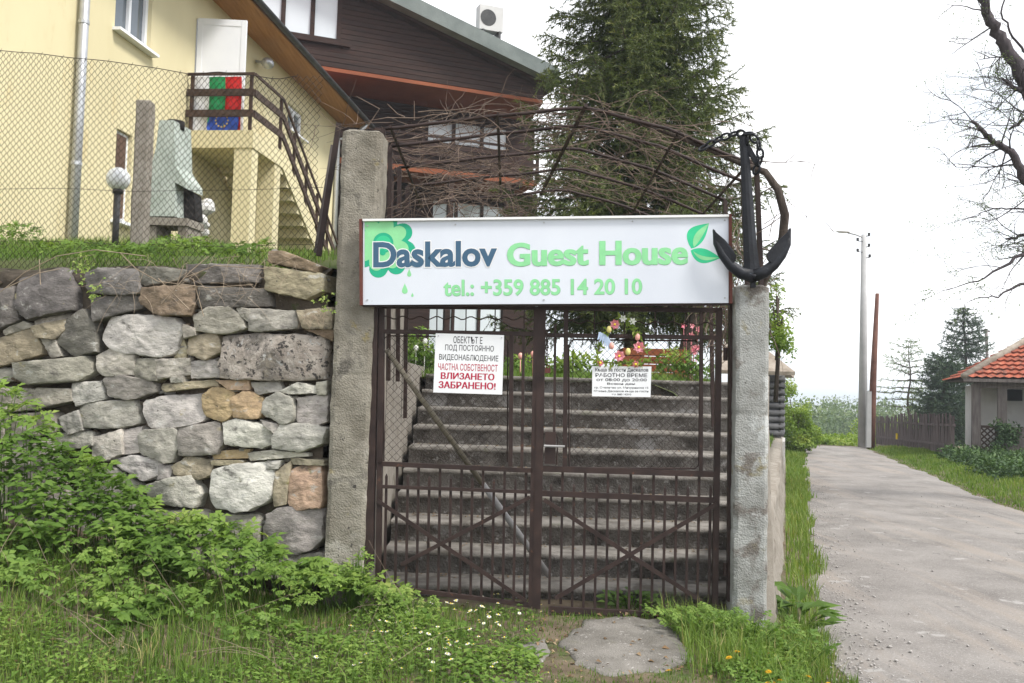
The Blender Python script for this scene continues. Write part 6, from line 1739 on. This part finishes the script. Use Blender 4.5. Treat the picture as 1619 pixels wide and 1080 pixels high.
# ================================================================== trees
def conifer(name, label, base, height, rad, m, n_wh, per, twig_gap, tw_len, needle, droop, seed, crown0=.12, dens=1.0, trunk_r=.16, bare_top=0.0, profile=.75, upturn=.35):
    rg = np.random.default_rng(seed); rn = random.Random(seed)
    t = thing(name, label, 'tree', base); base = Vector(base)
    mb = MB(); npt = 12; pts = [base + Vector((.05 * math.sin(i), .05 * math.cos(i * 1.3), height * i / npt)) * 1.0 if i else base - Vector((0, 0, .3)) for i in range(npt + 1)]
    mb.tube(pts, [trunk_r * (1 - .93 * i / npt) for i in range(npt + 1)], 10); obj('trunk', mb, M['bark'], t, True)
    br = MB(); NP = []; ND = []; NS = []; NL = []; NW = []; NT = []
    for wv in range(n_wh):
        h = crown0 + (1 - crown0) * (wv + rn.uniform(-.2, .2)) / n_wh
        if h > .985: continue
        for b in range(per):
            a = 2 * math.pi * (b / per) + rn.uniform(-.4, .4) + wv * 2.4
            L_ = rad * (1 - h) ** profile * rn.uniform(.72, 1.12) * (1.0 if h > crown0 + .08 else .85)
            if L_ < .12: L_ = .12
            d = Vector((math.cos(a), math.sin(a), 0)); p0 = base + Vector((0, 0, height * h)); bp = []
            n = 7
            for i in range(n + 1):
                u = i / n; z = -droop * L_ * math.sin(u * math.pi * .62) + upturn * L_ * max(0, u - .55) ** 1.5 + .30 * L_ * u * (h > .6)
                bp.append(p0 + d * L_ * u + Vector((0, 0, z)) + Vector((rn.uniform(-1, 1), rn.uniform(-1, 1), rn.uniform(-1, 1))) * .02 * L_)
            br.tube(bp, [max(.004, .020 * L_ * (1 - .85 * i / n)) for i in range(n + 1)], 4, cap=False)
            side = Vector((-d.y, d.x, 0)); k = int(L_ / twig_gap)
            for j in range(k + 1):
                u = .15 + .85 * j / max(1, k); i = min(n - 1, int(u * n)); q = bp[i].lerp(bp[i + 1], u * n - i); ad = (bp[i + 1] - bp[i]).normalized()
                for sg_ in (-1, 1, 0):
                    if sg_ == 0 and rn.random() < .2: continue
                    tl_ = tw_len * rn.uniform(.5, 1.15) * (1.1 - .55 * u) * min(1, L_ / .6 + .35)
                    td = ad * (.75 if sg_ else .3) + side * sg_ * rn.uniform(.6, 1.0) + Vector((0, 0, -rn.uniform(.15, .8) if sg_ == 0 or droop > .2 else rn.uniform(-.3, .25)))
                    if sg_ == 0 and droop > .2: td = ad * .35 + Vector((rn.uniform(-.3, .3), rn.uniform(-.3, .3), -1)); tl_ *= 1.15
                    td = td.normalized(); e = q + td * tl_
                    br.tube([q, e], [.004, .0015], 3, cap=False)
                    nn = max(4, int(tl_ / .011 * dens)); tt = rg.uniform(0.02, 1.05, nn); P0 = np.array(q)[None] + np.array(td)[None] * (tt * tl_)[:, None]
                    rd = rg.normal(size=(nn, 3)); D = np.array(td)[None] * .75 + rd * .55; D /= np.linalg.norm(D, axis=1, keepdims=True)
                    S = np.cross(D, rg.normal(size=(nn, 3))); S /= np.linalg.norm(S, axis=1, keepdims=True)
                    NP.append(P0); ND.append(D); NS.append(S); NL.append(rg.uniform(.7, 1.2, nn) * needle); NW.append(np.full(nn, needle * .21))
                    base_t = .30 + .28 * u + .18 * rn.random(); NT.append(np.clip(base_t + .30 * (tt > .78) * rn.random() + rg.normal(0, .08, nn), 0, 1))
    obj('branches', br, M['bark'], t)
    V = tris_np(np.concatenate(NP), np.concatenate(ND), np.concatenate(NS), np.concatenate(NL), np.concatenate(NW), np.concatenate(NT))
    mesh_obj('crown', V[0], V[1], m, t, False, None, V[2])
    return t
tb = P(999, 590, 14.5)
conifer('spruce_tree', 'large dark green spruce rising behind the pergola and sign', (tb.x, 14.5, 1.7), 12.0, 2.88, M['spruce'], 60, 8, .10, .50, .072, .30, 5, .12, 1.2, .17, profile=1.20)
q = P(1525, 660, 46); conifer('fir_tree', 'dark blue green fir with layered branches behind the cottage', (q.x, 46, gz(q.x, 46)), P(1527, 478, 46).z - gz(q.x, 46), 2.6, M['darkfir'], 20, 6, .30, .75, .16, .12, 8, .16, .5, .16, profile=.85)
q = P(1490, 690, 38); conifer('fir_tree', 'smaller bushy dark fir left of the cottage porch', (q.x, 38, gz(q.x, 38)), P(1495, 560, 38).z - gz(q.x, 38), 1.35, M['darkfir'], 18, 7, .2, .55, .14, .10, 18, .05, .6, .1, profile=.5)
q = P(1437, 690, 44); conifer('larch_tree', 'thin pale larch with sparse level branches beside the fence', (q.x, 44, gz(q.x, 44)), P(1437, 532, 44).z - gz(q.x, 44), 2.6, M['larch'], 11, 3, .34, .45, .13, .02, 4, .36, .42, .08, profile=.55, upturn=.1)

def crown_leaves(blobs, n, size, tr, rg):
    """leaf clumps: blobs are (centre, radius xyz); leaves crowd near the surface in tufts"""
    C = []; T = []
    w_ = np.array([b[1][0] * b[1][1] for b in blobs]); w_ = w_ / w_.sum(); idx = rg.choice(len(blobs), n, p=w_)
    d = rg.normal(size=(n, 3)); d /= np.linalg.norm(d, axis=1, keepdims=True); r = rg.random(n) ** .40
    cen = np.array([tuple(b[0]) for b in blobs])[idx]; rad = np.array([b[1] for b in blobs])[idx]
    Pn = cen + d * rad * r[:, None]
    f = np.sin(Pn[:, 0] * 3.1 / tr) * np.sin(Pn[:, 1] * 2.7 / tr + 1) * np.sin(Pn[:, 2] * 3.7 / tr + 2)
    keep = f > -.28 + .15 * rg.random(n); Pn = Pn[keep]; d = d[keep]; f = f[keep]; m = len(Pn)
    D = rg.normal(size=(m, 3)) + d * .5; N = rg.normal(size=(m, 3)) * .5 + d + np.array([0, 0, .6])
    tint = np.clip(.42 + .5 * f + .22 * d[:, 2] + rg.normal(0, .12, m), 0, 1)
    l = size * rg.uniform(.6, 1.3, m); return leaves_np(Pn, D, N, l, l * .6, tint)
def broadleaf(name, label, base, h, blobs, n, size, m, seed, tr=1.0, trunk=.08, cat='tree', bark='bark'):
    rg = np.random.default_rng(seed); rn = random.Random(seed); t = thing(name, label, cat, base); base = Vector(base)
    mb = MB(); top = base + Vector((0, 0, h * .55)); mb.tube([base - Vector((0, 0, .2)), base.lerp(top, .5) + Vector((.04, 0, 0)), top], [trunk, trunk * .8, trunk * .5], 8)
    for c, r in blobs:
        c = Vector(c); mb.tube([base.lerp(top, rn.uniform(.3, 1)), (top + c) / 2 + Vector((rn.uniform(-.1, .1), 0, .0)), c], [trunk * .5, trunk * .32, trunk * .12], 5)
    obj('trunk', mb, M[bark], t, True)
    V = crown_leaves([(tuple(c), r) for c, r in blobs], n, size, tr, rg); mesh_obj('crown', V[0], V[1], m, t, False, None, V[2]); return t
# bright shrub beside the shed, young tree behind the pillar
q = P(1262, 700, 27); b0 = (q.x, 27, gz(q.x, 27))
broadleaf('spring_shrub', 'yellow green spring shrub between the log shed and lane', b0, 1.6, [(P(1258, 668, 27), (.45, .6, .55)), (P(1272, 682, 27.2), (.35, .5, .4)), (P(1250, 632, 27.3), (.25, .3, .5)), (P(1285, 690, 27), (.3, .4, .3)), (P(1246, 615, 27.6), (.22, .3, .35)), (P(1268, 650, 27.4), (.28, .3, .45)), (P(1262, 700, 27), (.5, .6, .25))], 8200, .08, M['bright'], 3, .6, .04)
q = P(1226, 640, 13.5)
broadleaf('young_tree', 'slender young tree with fresh leaves behind the grey pillar', (q.x, 13.5, 1.7), 2.4, [(P(1228, 520, 13.5), (.20, .3, .36)), (P(1240, 558, 13.4), (.16, .25, .22)), (P(1228, 475, 13.6), (.16, .25, .25)), (P(1205, 500, 13.8), (.3, .3, .4)), (P(1235, 535, 13.3), (.17, .2, .2))], 3400, .05, M['bright'], 6, .5, .035)
# garden plants seen between the bars at the head of the steps
for (px, py, Y, r_, h_, n, m, lab) in ((668, 565, 10.2, .28, .42, 900, 'clump', 'leafy green garden plant with white blooms left of the steps head'), (905, 578, 11.0, .35, .25, 700, 'bright', 'low fresh green garden plant seen between the gate leaves'),
                                       (1085, 560, 11.5, .40, .35, 800, 'clump', 'straggly garden bush right of the spruce trunk'), (820, 570, 11.8, .22, .22, 400, 'clump', 'small tuft of garden leaves beside the timber posts')):
    q = P(px, py, Y); broadleaf('garden_plant', lab, (q.x, Y, 1.68), .3, [(Vector((q.x, Y, 1.75 + h_ * .5)), (r_, .25, h_ * .6))], n, .06, M[m], px, .35, .012, 'plant')
for k, (px, py) in enumerate(((672, 540), (658, 551), (823, 563), (843, 560))):
    mb = MB(); q = P(px, py, 10.0); mb.ball(q, .028, 8, 6, 1, 1, 1.3); mb.tube([Vector((q.x, 10.0, 1.66)), q], .005, 4)
    tag(obj('tulip', mb, M['petal_w'] if k < 2 else M['egg_p'], None, True), ('taller white tulip just left of the warning notice', 'lower white tulip at the left end of the garden bed', 'pale pink tulip right beside the warning notice', 'pale pink tulip just left of the middle gate stile')[k], 'tulip', 'tulips in the garden')
# wooden garden bench stack right of the trunk
q = P(1035, 560, 12.5)
bn = thing('wooden_planter', 'low brown plank planter beside the spruce trunk', 'planter', (q.x, 12.5, 1.7))
for k in range(4):
    mb = MB(); mb.box((q.x, 12.5, 1.80 + k * .105), (.42, 0, 0), (0, .02, 0), (0, 0, .048)); obj('plank', mb, M['wood_red'], bn)
    for s in (-1, 1):
        mb = MB(); mb.box((q.x + s * .40, 12.85, 1.80 + k * .105), (.02, 0, 0), (0, .33, 0), (0, 0, .047)); obj('plank', mb, M['wood_red'], bn)
# dark tree stump-like second trunk on the right of the garden
q = P(1085, 600, 13.0); rnd = random.Random(31); mb = MB()
tp = [Vector((q.x, 13, 1.6)), P(1082, 560, 13), P(1090, 530, 13), P(1100, 495, 13), P(1095, 440, 13), P(1110, 380, 13)]
mb.tube(tp, [.11, .10, .09, .075, .06, .04], 8)
for k in range(22):
    b = tp[rnd.randint(2, 5)]; cane(b, Vector((rnd.uniform(-1, 1), rnd.uniform(-.6, .6), rnd.uniform(0, 1))), rnd.uniform(.5, 1.1), .014, .0, .2, mb, 6, 4)
ot = thing('orchard_tree', 'crooked bare orchard tree behind the right gate leaf', 'tree', (q.x, 13, 1.65)); obj('trunk', mb, M['bark'], ot, True)
mb = MB(); rg = np.random.default_rng(4)
for k in range(9):
    c = P(rnd.uniform(1076, 1108), rnd.uniform(515, 565), 11.6)
    for j in range(5):
        t = 2 * math.pi * j / 5; leaf_at(mb, c, Vector((math.cos(t), -.4, math.sin(t))), Vector((0, -1, 0)), .04, .03, rnd.random() * .7)
    mb.tube([c, Vector((c.x * .6 + P(1092, 600, 11.6).x * .4, 11.65, 1.68))], .004, 3)
tag(mesh_obj('pink_flower_bush', mb.v, mb.f, M['petal_p'], None, False, None, mb.t), 'bush with pink blossoms seen through the right gate leaf', 'bush')

# bare tree on the right, trunk just outside the picture
YB = 14.5; bt = thing('bare_tree', 'bare grey tree with knotty limbs reaching in from the right edge', 'tree', (P(1760, 700, YB).x, YB, .1))
rnd = random.Random(12); tw = MB(); buds = []
def limb(pl__, rads, mb):
    pts = [P(x, y, Yq) for x, y, Yq in pl__]; out = []
    for i in range(len(pts) - 1):
        for k in range(5): out.append((pts[i].lerp(pts[i + 1], k / 5) + Vector((rnd.gauss(0, .014), rnd.gauss(0, .02), rnd.gauss(0, .014))), rads[i] + (rads[i + 1] - rads[i]) * k / 5))
    out.append((pts[-1], rads[-1])); mb.tube([o[0] for o in out], [o[1] for o in out], 7, cap=True); return out
tk = MB(); trunk = limb([(1770, 760, YB), (1765, 600, YB), (1740, 440, YB), (1700, 330, YB), (1660, 180, YB)], [.26, .23, .20, .15, .12], tk); obj('trunk', tk, M['bark_grey'], bt, True)
LB = [([(1700, 330, YB), (1655, 190, YB), (1619, 128, YB), (1590, 70, YB), (1565, 35, YB), (1548, -10, YB), (1520, -60, YB)], [.15, .125, .11, .095, .08, .06, .045]),
      ([(1725, 400, YB), (1660, 320, 14.1), (1622, 285, 14.0), (1600, 240, 13.9), (1578, 226, 13.9), (1560, 215, 13.9), (1536, 192, 13.8)], [.11, .085, .07, .055, .045, .040, .022]),
      ([(1690, 300, YB), (1640, 200, YB), (1619, 145, YB), (1600, 138, YB), (1585, 124, YB)], [.07, .05, .045, .03, .018]),
      ([(1745, 470, YB), (1680, 380, 14.8), (1619, 372, 14.8), (1590, 378, 14.8)], [.09, .05, .03, .016]),
      ([(1745, 470, YB), (1690, 420, 14.2), (1619, 400, 14.2), (1560, 440, 14.1), (1500, 458, 14.1)], [.08, .045, .03, .014, .005]),
      ([(1755, 520, YB), (1690, 460, 14.0), (1619, 446, 14.0), (1580, 468, 13.9), (1530, 478, 13.9)], [.07, .04, .024, .012, .004]),
      ([(1720, 400, YB), (1660, 200, 15), (1619, 190, 15), (1595, 205, 15)], [.07, .045, .03, .02]),
      ([(1720, 400, YB), (1670, 180, 14.8), (1630, 95, 14.8), (1600, 60, 14.8), (1585, 20, 14.8), (1590, -30, 14.8)], [.06, .035, .022, .018, .014, .01]),
      ([(1720, 400, YB), (1660, 340, 14.6), (1619, 330, 14.6), (1570, 330, 14.6), (1530, 345, 14.6)], [.05, .024, .016, .010, .004])]
lm = MB()
def twig(p, d, length, r, depth):
    n = 6; pts = [p]; d = d.normalized()
    for i in range(n):
        d = (d + Vector((rnd.uniform(-.22, .22), rnd.uniform(-.22, .22), rnd.uniform(-.22, .22)))).normalized(); pts.append(pts[-1] + d * length / n)
    tw.tube(pts, [r * (1 - .7 * i / n) for i in range(n + 1)], 4 if r > .006 else 3, cap=False)
    if depth > 0:
        for i in range(2, n + 1):
            if rnd.random() < .72: twig(pts[i], d + Vector((rnd.uniform(-1, 1), rnd.uniform(-1, 1), rnd.uniform(-.8, .8))), length * rnd.uniform(.35, .65), r * .55, depth - 1)
    else: buds.append(pts[-1]); buds.append(pts[3])
for pl__, rads in LB:
    pts_ = limb(pl__, rads, lm)
    for (p, r_) in pts_[6:]:
        if rnd.random() < .62: twig(p, Vector((-.75 + rnd.uniform(-.6, .6), rnd.uniform(-.7, .7), rnd.uniform(-.8, .7))), rnd.uniform(.3, .85), min(.014, max(.005, r_ * .35)), 2)
obj('limbs', lm, M['bark_grey'], bt, True); obj('twigs', tw, M['bark_grey'], bt)
bd = np.array([tuple(b) for b in buds for _ in range(2)]); bd = bd + RNG.normal(0, .03, bd.shape); n = len(bd)
V = leaves_np(bd, rdir(n), rdir(n), RNG.uniform(.012, .04, n), RNG.uniform(.01, .022, n), RNG.uniform(.2, .9, n)); mesh_obj('buds', V[0], V[1], M['larch'], bt, False, None, V[2])

# far woods (one mass)
rg = np.random.default_rng(9); blobs = []
for i in range(150):
    px = rg.uniform(1210, 1700); Y = rg.uniform(95, 190); top = 641 + 6 * math.sin(px * .013) + rg.uniform(-9, 14); q = P(px, top, Y); r = rg.uniform(1.6, 3.6); blobs.append(((q.x, Y, q.z - r), (r, r, r * 1.15)))
    blobs.append(((q.x + rg.uniform(-2, 2), Y - 2, q.z - r * 2.6), (r * 1.4, r, r * 1.6)))
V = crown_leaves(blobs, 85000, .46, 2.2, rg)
tag(mesh_obj('far_woods', V[0], V[1], M['woods'], None, False, None, V[2], origin=(45, 140, -8)), 'green wooded valley beyond the crest of the lane', 'woods', kind='stuff')
blobs = []
for i in range(46):
    px = rg.uniform(1370, 1520); Y = rg.uniform(48, 62); q = P(px, 690 - rg.uniform(0, 26), Y); r = rg.uniform(.6, 1.2); blobs.append(((q.x, Y, q.z - r * .6), (r * 1.2, r, r)))
V = crown_leaves(blobs, 24000, .17, 1.0, rg)
tag(mesh_obj('hedge', V[0], V[1], M['bright'], None, False, None, V[2]), 'loose light green hedge behind the board fence', 'hedge', kind='stuff')
blobs = []
for i in range(26):
    px = rg.uniform(1285, 1365); Y = rg.uniform(33, 40); q = P(px, 700 + rg.uniform(-6, 8), Y); blobs.append(((q.x, Y, q.z), (.7, .6, .18)))
V = crown_leaves(blobs, 7000, .14, .8, rg)
tag(mesh_obj('crest_scrub', V[0], V[1], M['bright'], None, False, None, V[2]), 'low yellow green scrub at the crest of the lane', 'scrub', kind='stuff')

# ================================================================== poles, fence, ivy on the right
q = P(1364, 706, 31.5); lp = thing('street_lamp', 'tall pale concrete street lamp pole at the crest of the lane', 'street lamp', (q.x, 31.5, 0))
tp = P(1366, 371, 31.5); mb = MB(); mb.tube([Vector((q.x, 31.5, -.3)), q.lerp(tp, .5), tp], [.16, .125, .085], 12); obj('pole', mb, M['pole_grey'], lp, True)
a, b = P(1366, 376, 31.5), P(1340, 368, 31.3); mb = MB(); mb.tube([a, a.lerp(b, .5) + Vector((0, 0, .02)), b], .028, 8); arm_ = obj('arm', mb, M['pole_grey'], lp, True)
c = P(1333, 366, 31.25); mb = MB(); mb.ball(c, .20, 12, 8, 1.2, .5, .28); obj('lamp_head', mb, M['white'], lp, True)
for (x, y) in ((1356, 381), (1374, 373), (1374, 390), (1356, 398), (1375, 407)):
    mb = MB(); p = P(x, y, 31.45); mb.tube([p, p + Vector((0, 0, .10))], .045, 8); e = P(1366, y + 1, 31.45); mb.tube([p, e], .015, 5); obj('insulator', mb, M['gutter'], lp)
q = P(1377, 702, 30.8); tp = P(1387, 464, 30.8); md = P(1381, 590, 30.8)
up_ = thing('utility_pole', 'old reddish brown timber pole leaning beside the street lamp', 'pole', (q.x, 30.8, .0)); mb = MB(); mb.tube([q - Vector((0, 0, .3)), q.lerp(md, .5), md, tp], [.125, .115, .10, .06], 10); obj('shaft', mb, M['pole_red'], up_, True)
q = P(1373, 700, 30.7); mb = MB(); mb.box(q + Vector((0, 0, .75)), (.07, 0, 0), (0, .06, 0), (0, 0, .9)); obj('stub', mb, M['pole_grey'], up_)
q = P(1559, 520, 60); b = P(1567, 640, 60)
fp = thing('utility_pole', 'thin far utility pole with crossarm above the cottage roof', 'pole', (b.x, 60, gz(b.x, 60)))
mb = MB(); mb.tube([Vector((b.x, 60, gz(b.x, 60))), q], [.13, .09], 8); obj('shaft', mb, M['old_wood'], fp, True); mb = MB(); mb.beam(P(1553, 523, 60), P(1565, 524, 60), .1, .1); obj('crossarm', mb, M['old_wood'], fp)
# overhead wire to the cottage
mb = MB(); a, b = P(1563, 532, 59.9), P(1680, 500, 27); mb.tube([a.lerp(b, k / 10) - Vector((0, 0, .5 * math.sin(math.pi * k / 10))) for k in range(11)], .012, 4); tag(obj('overhead_wire', mb, M['gutter'], None), 'thin overhead wire running to the cottage', 'wire')
# board fence along the verge
fa = P(1385, 700, 35.5); fb = P(1511, 716, 25.5); fdir = Vector((fb.x - fa.x, fb.y - fa.y, 0)); L_ = fdir.length; fdir /= L_
bf = thing('board_fence', 'weathered dark upright board fence left of the cottage', 'fence', (fa + fb) / 2); n = int(L_ / .145); mb = MB(); rnd = random.Random(6)
bbm = MB()
for k in range(n):
    s = k * .145 + .07; base = Vector((fa.x, fa.y, 0)) + fdir * s; h = (1.0 + .10 * (s / L_)) + .09 * nz(k, 1, 1, .9) + rnd.uniform(-.05, .05)
    base.z = gz(base.x, base.y) + .02; w_ = rnd.uniform(.055, .068); tl_ = rnd.uniform(-.03, .03)
    if k < 300:
        m1 = MB(); m1.box(base + Vector((tl_ * .5, 0, h / 2)), fdir * w_, Vector((fdir.y, -fdir.x, 0)) * .010, Vector((tl_, 0, h / 2))); obj('board', m1, M['fence_wood'], bf)
for z in (.3, .85):
    m1 = MB(); m1.beam(Vector((fa.x, fa.y, gz(fa.x, fa.y) + z)) + Vector((0, .04, 0)), Vector((fb.x, fb.y, gz(fb.x, fb.y) + z)) + Vector((0, .04, 0)), .07, .03, (0, -1, 0)); obj('rail', m1, M['fence_wood'], bf)
# yellow marker stake before the fence
q = P(1418, 697, 32); mb = MB(); mb.box(q + Vector((0, 0, .15)), (.03, 0, 0), (0, .02, 0), (0, 0, .10)); tag(obj('marker_stake', mb, M['star'], None), 'small yellow stake in front of the board fence', 'stake')
# ivy ground cover before the cottage
pts = []
blobs = []
for i in range(120):
    px = rg.uniform(1505, 1700); t = rg.random(); Y = 25.6 - 7.5 * t * smooth((px - 1480) / 120); q = P(px, 700, Y); blobs.append(((q.x, Y, gz(q.x, Y) + .05), (.42, .42, .22 + .12 * rg.random())))
for i in range(14):
    q = P(rg.uniform(1575, 1605), rg.uniform(665, 715), 25.6); blobs.append(((q.x, 25.6, q.z), (.3, .25, .3)))
V = crown_leaves(blobs, 30000, .085, .5, rg)
tag(mesh_obj('ivy', V[0], V[1], M['ivy'], None, False, None, V[2]), 'dark ivy covering the slope before the cottage', 'ivy', kind='stuff')

# ================================================================== the air between here and the valley
hz = MB(); hz.box((0, 1400, 2.0), (2600, 0, 0), (0, 2600, 0), (0, 0, 16.5))
ho = obj('haze', hz, [], None); ho.data.materials.clear()
mv = bpy.data.materials.new('haze'); mv.use_nodes = True; mv.node_tree.nodes.clear()
vo_ = mv.node_tree.nodes.new('ShaderNodeOutputMaterial'); pv = mv.node_tree.nodes.new('ShaderNodeVolumePrincipled')
pv.inputs['Color'].default_value = (.86, .93, 1.0, 1); pv.inputs['Density'].default_value = .0010
mv.node_tree.links.new(pv.outputs[0], vo_.inputs['Volume']); ho.data.materials.append(mv)
tag(ho, 'thin pale spring haze over the lane and valley', 'haze', kind='stuff')
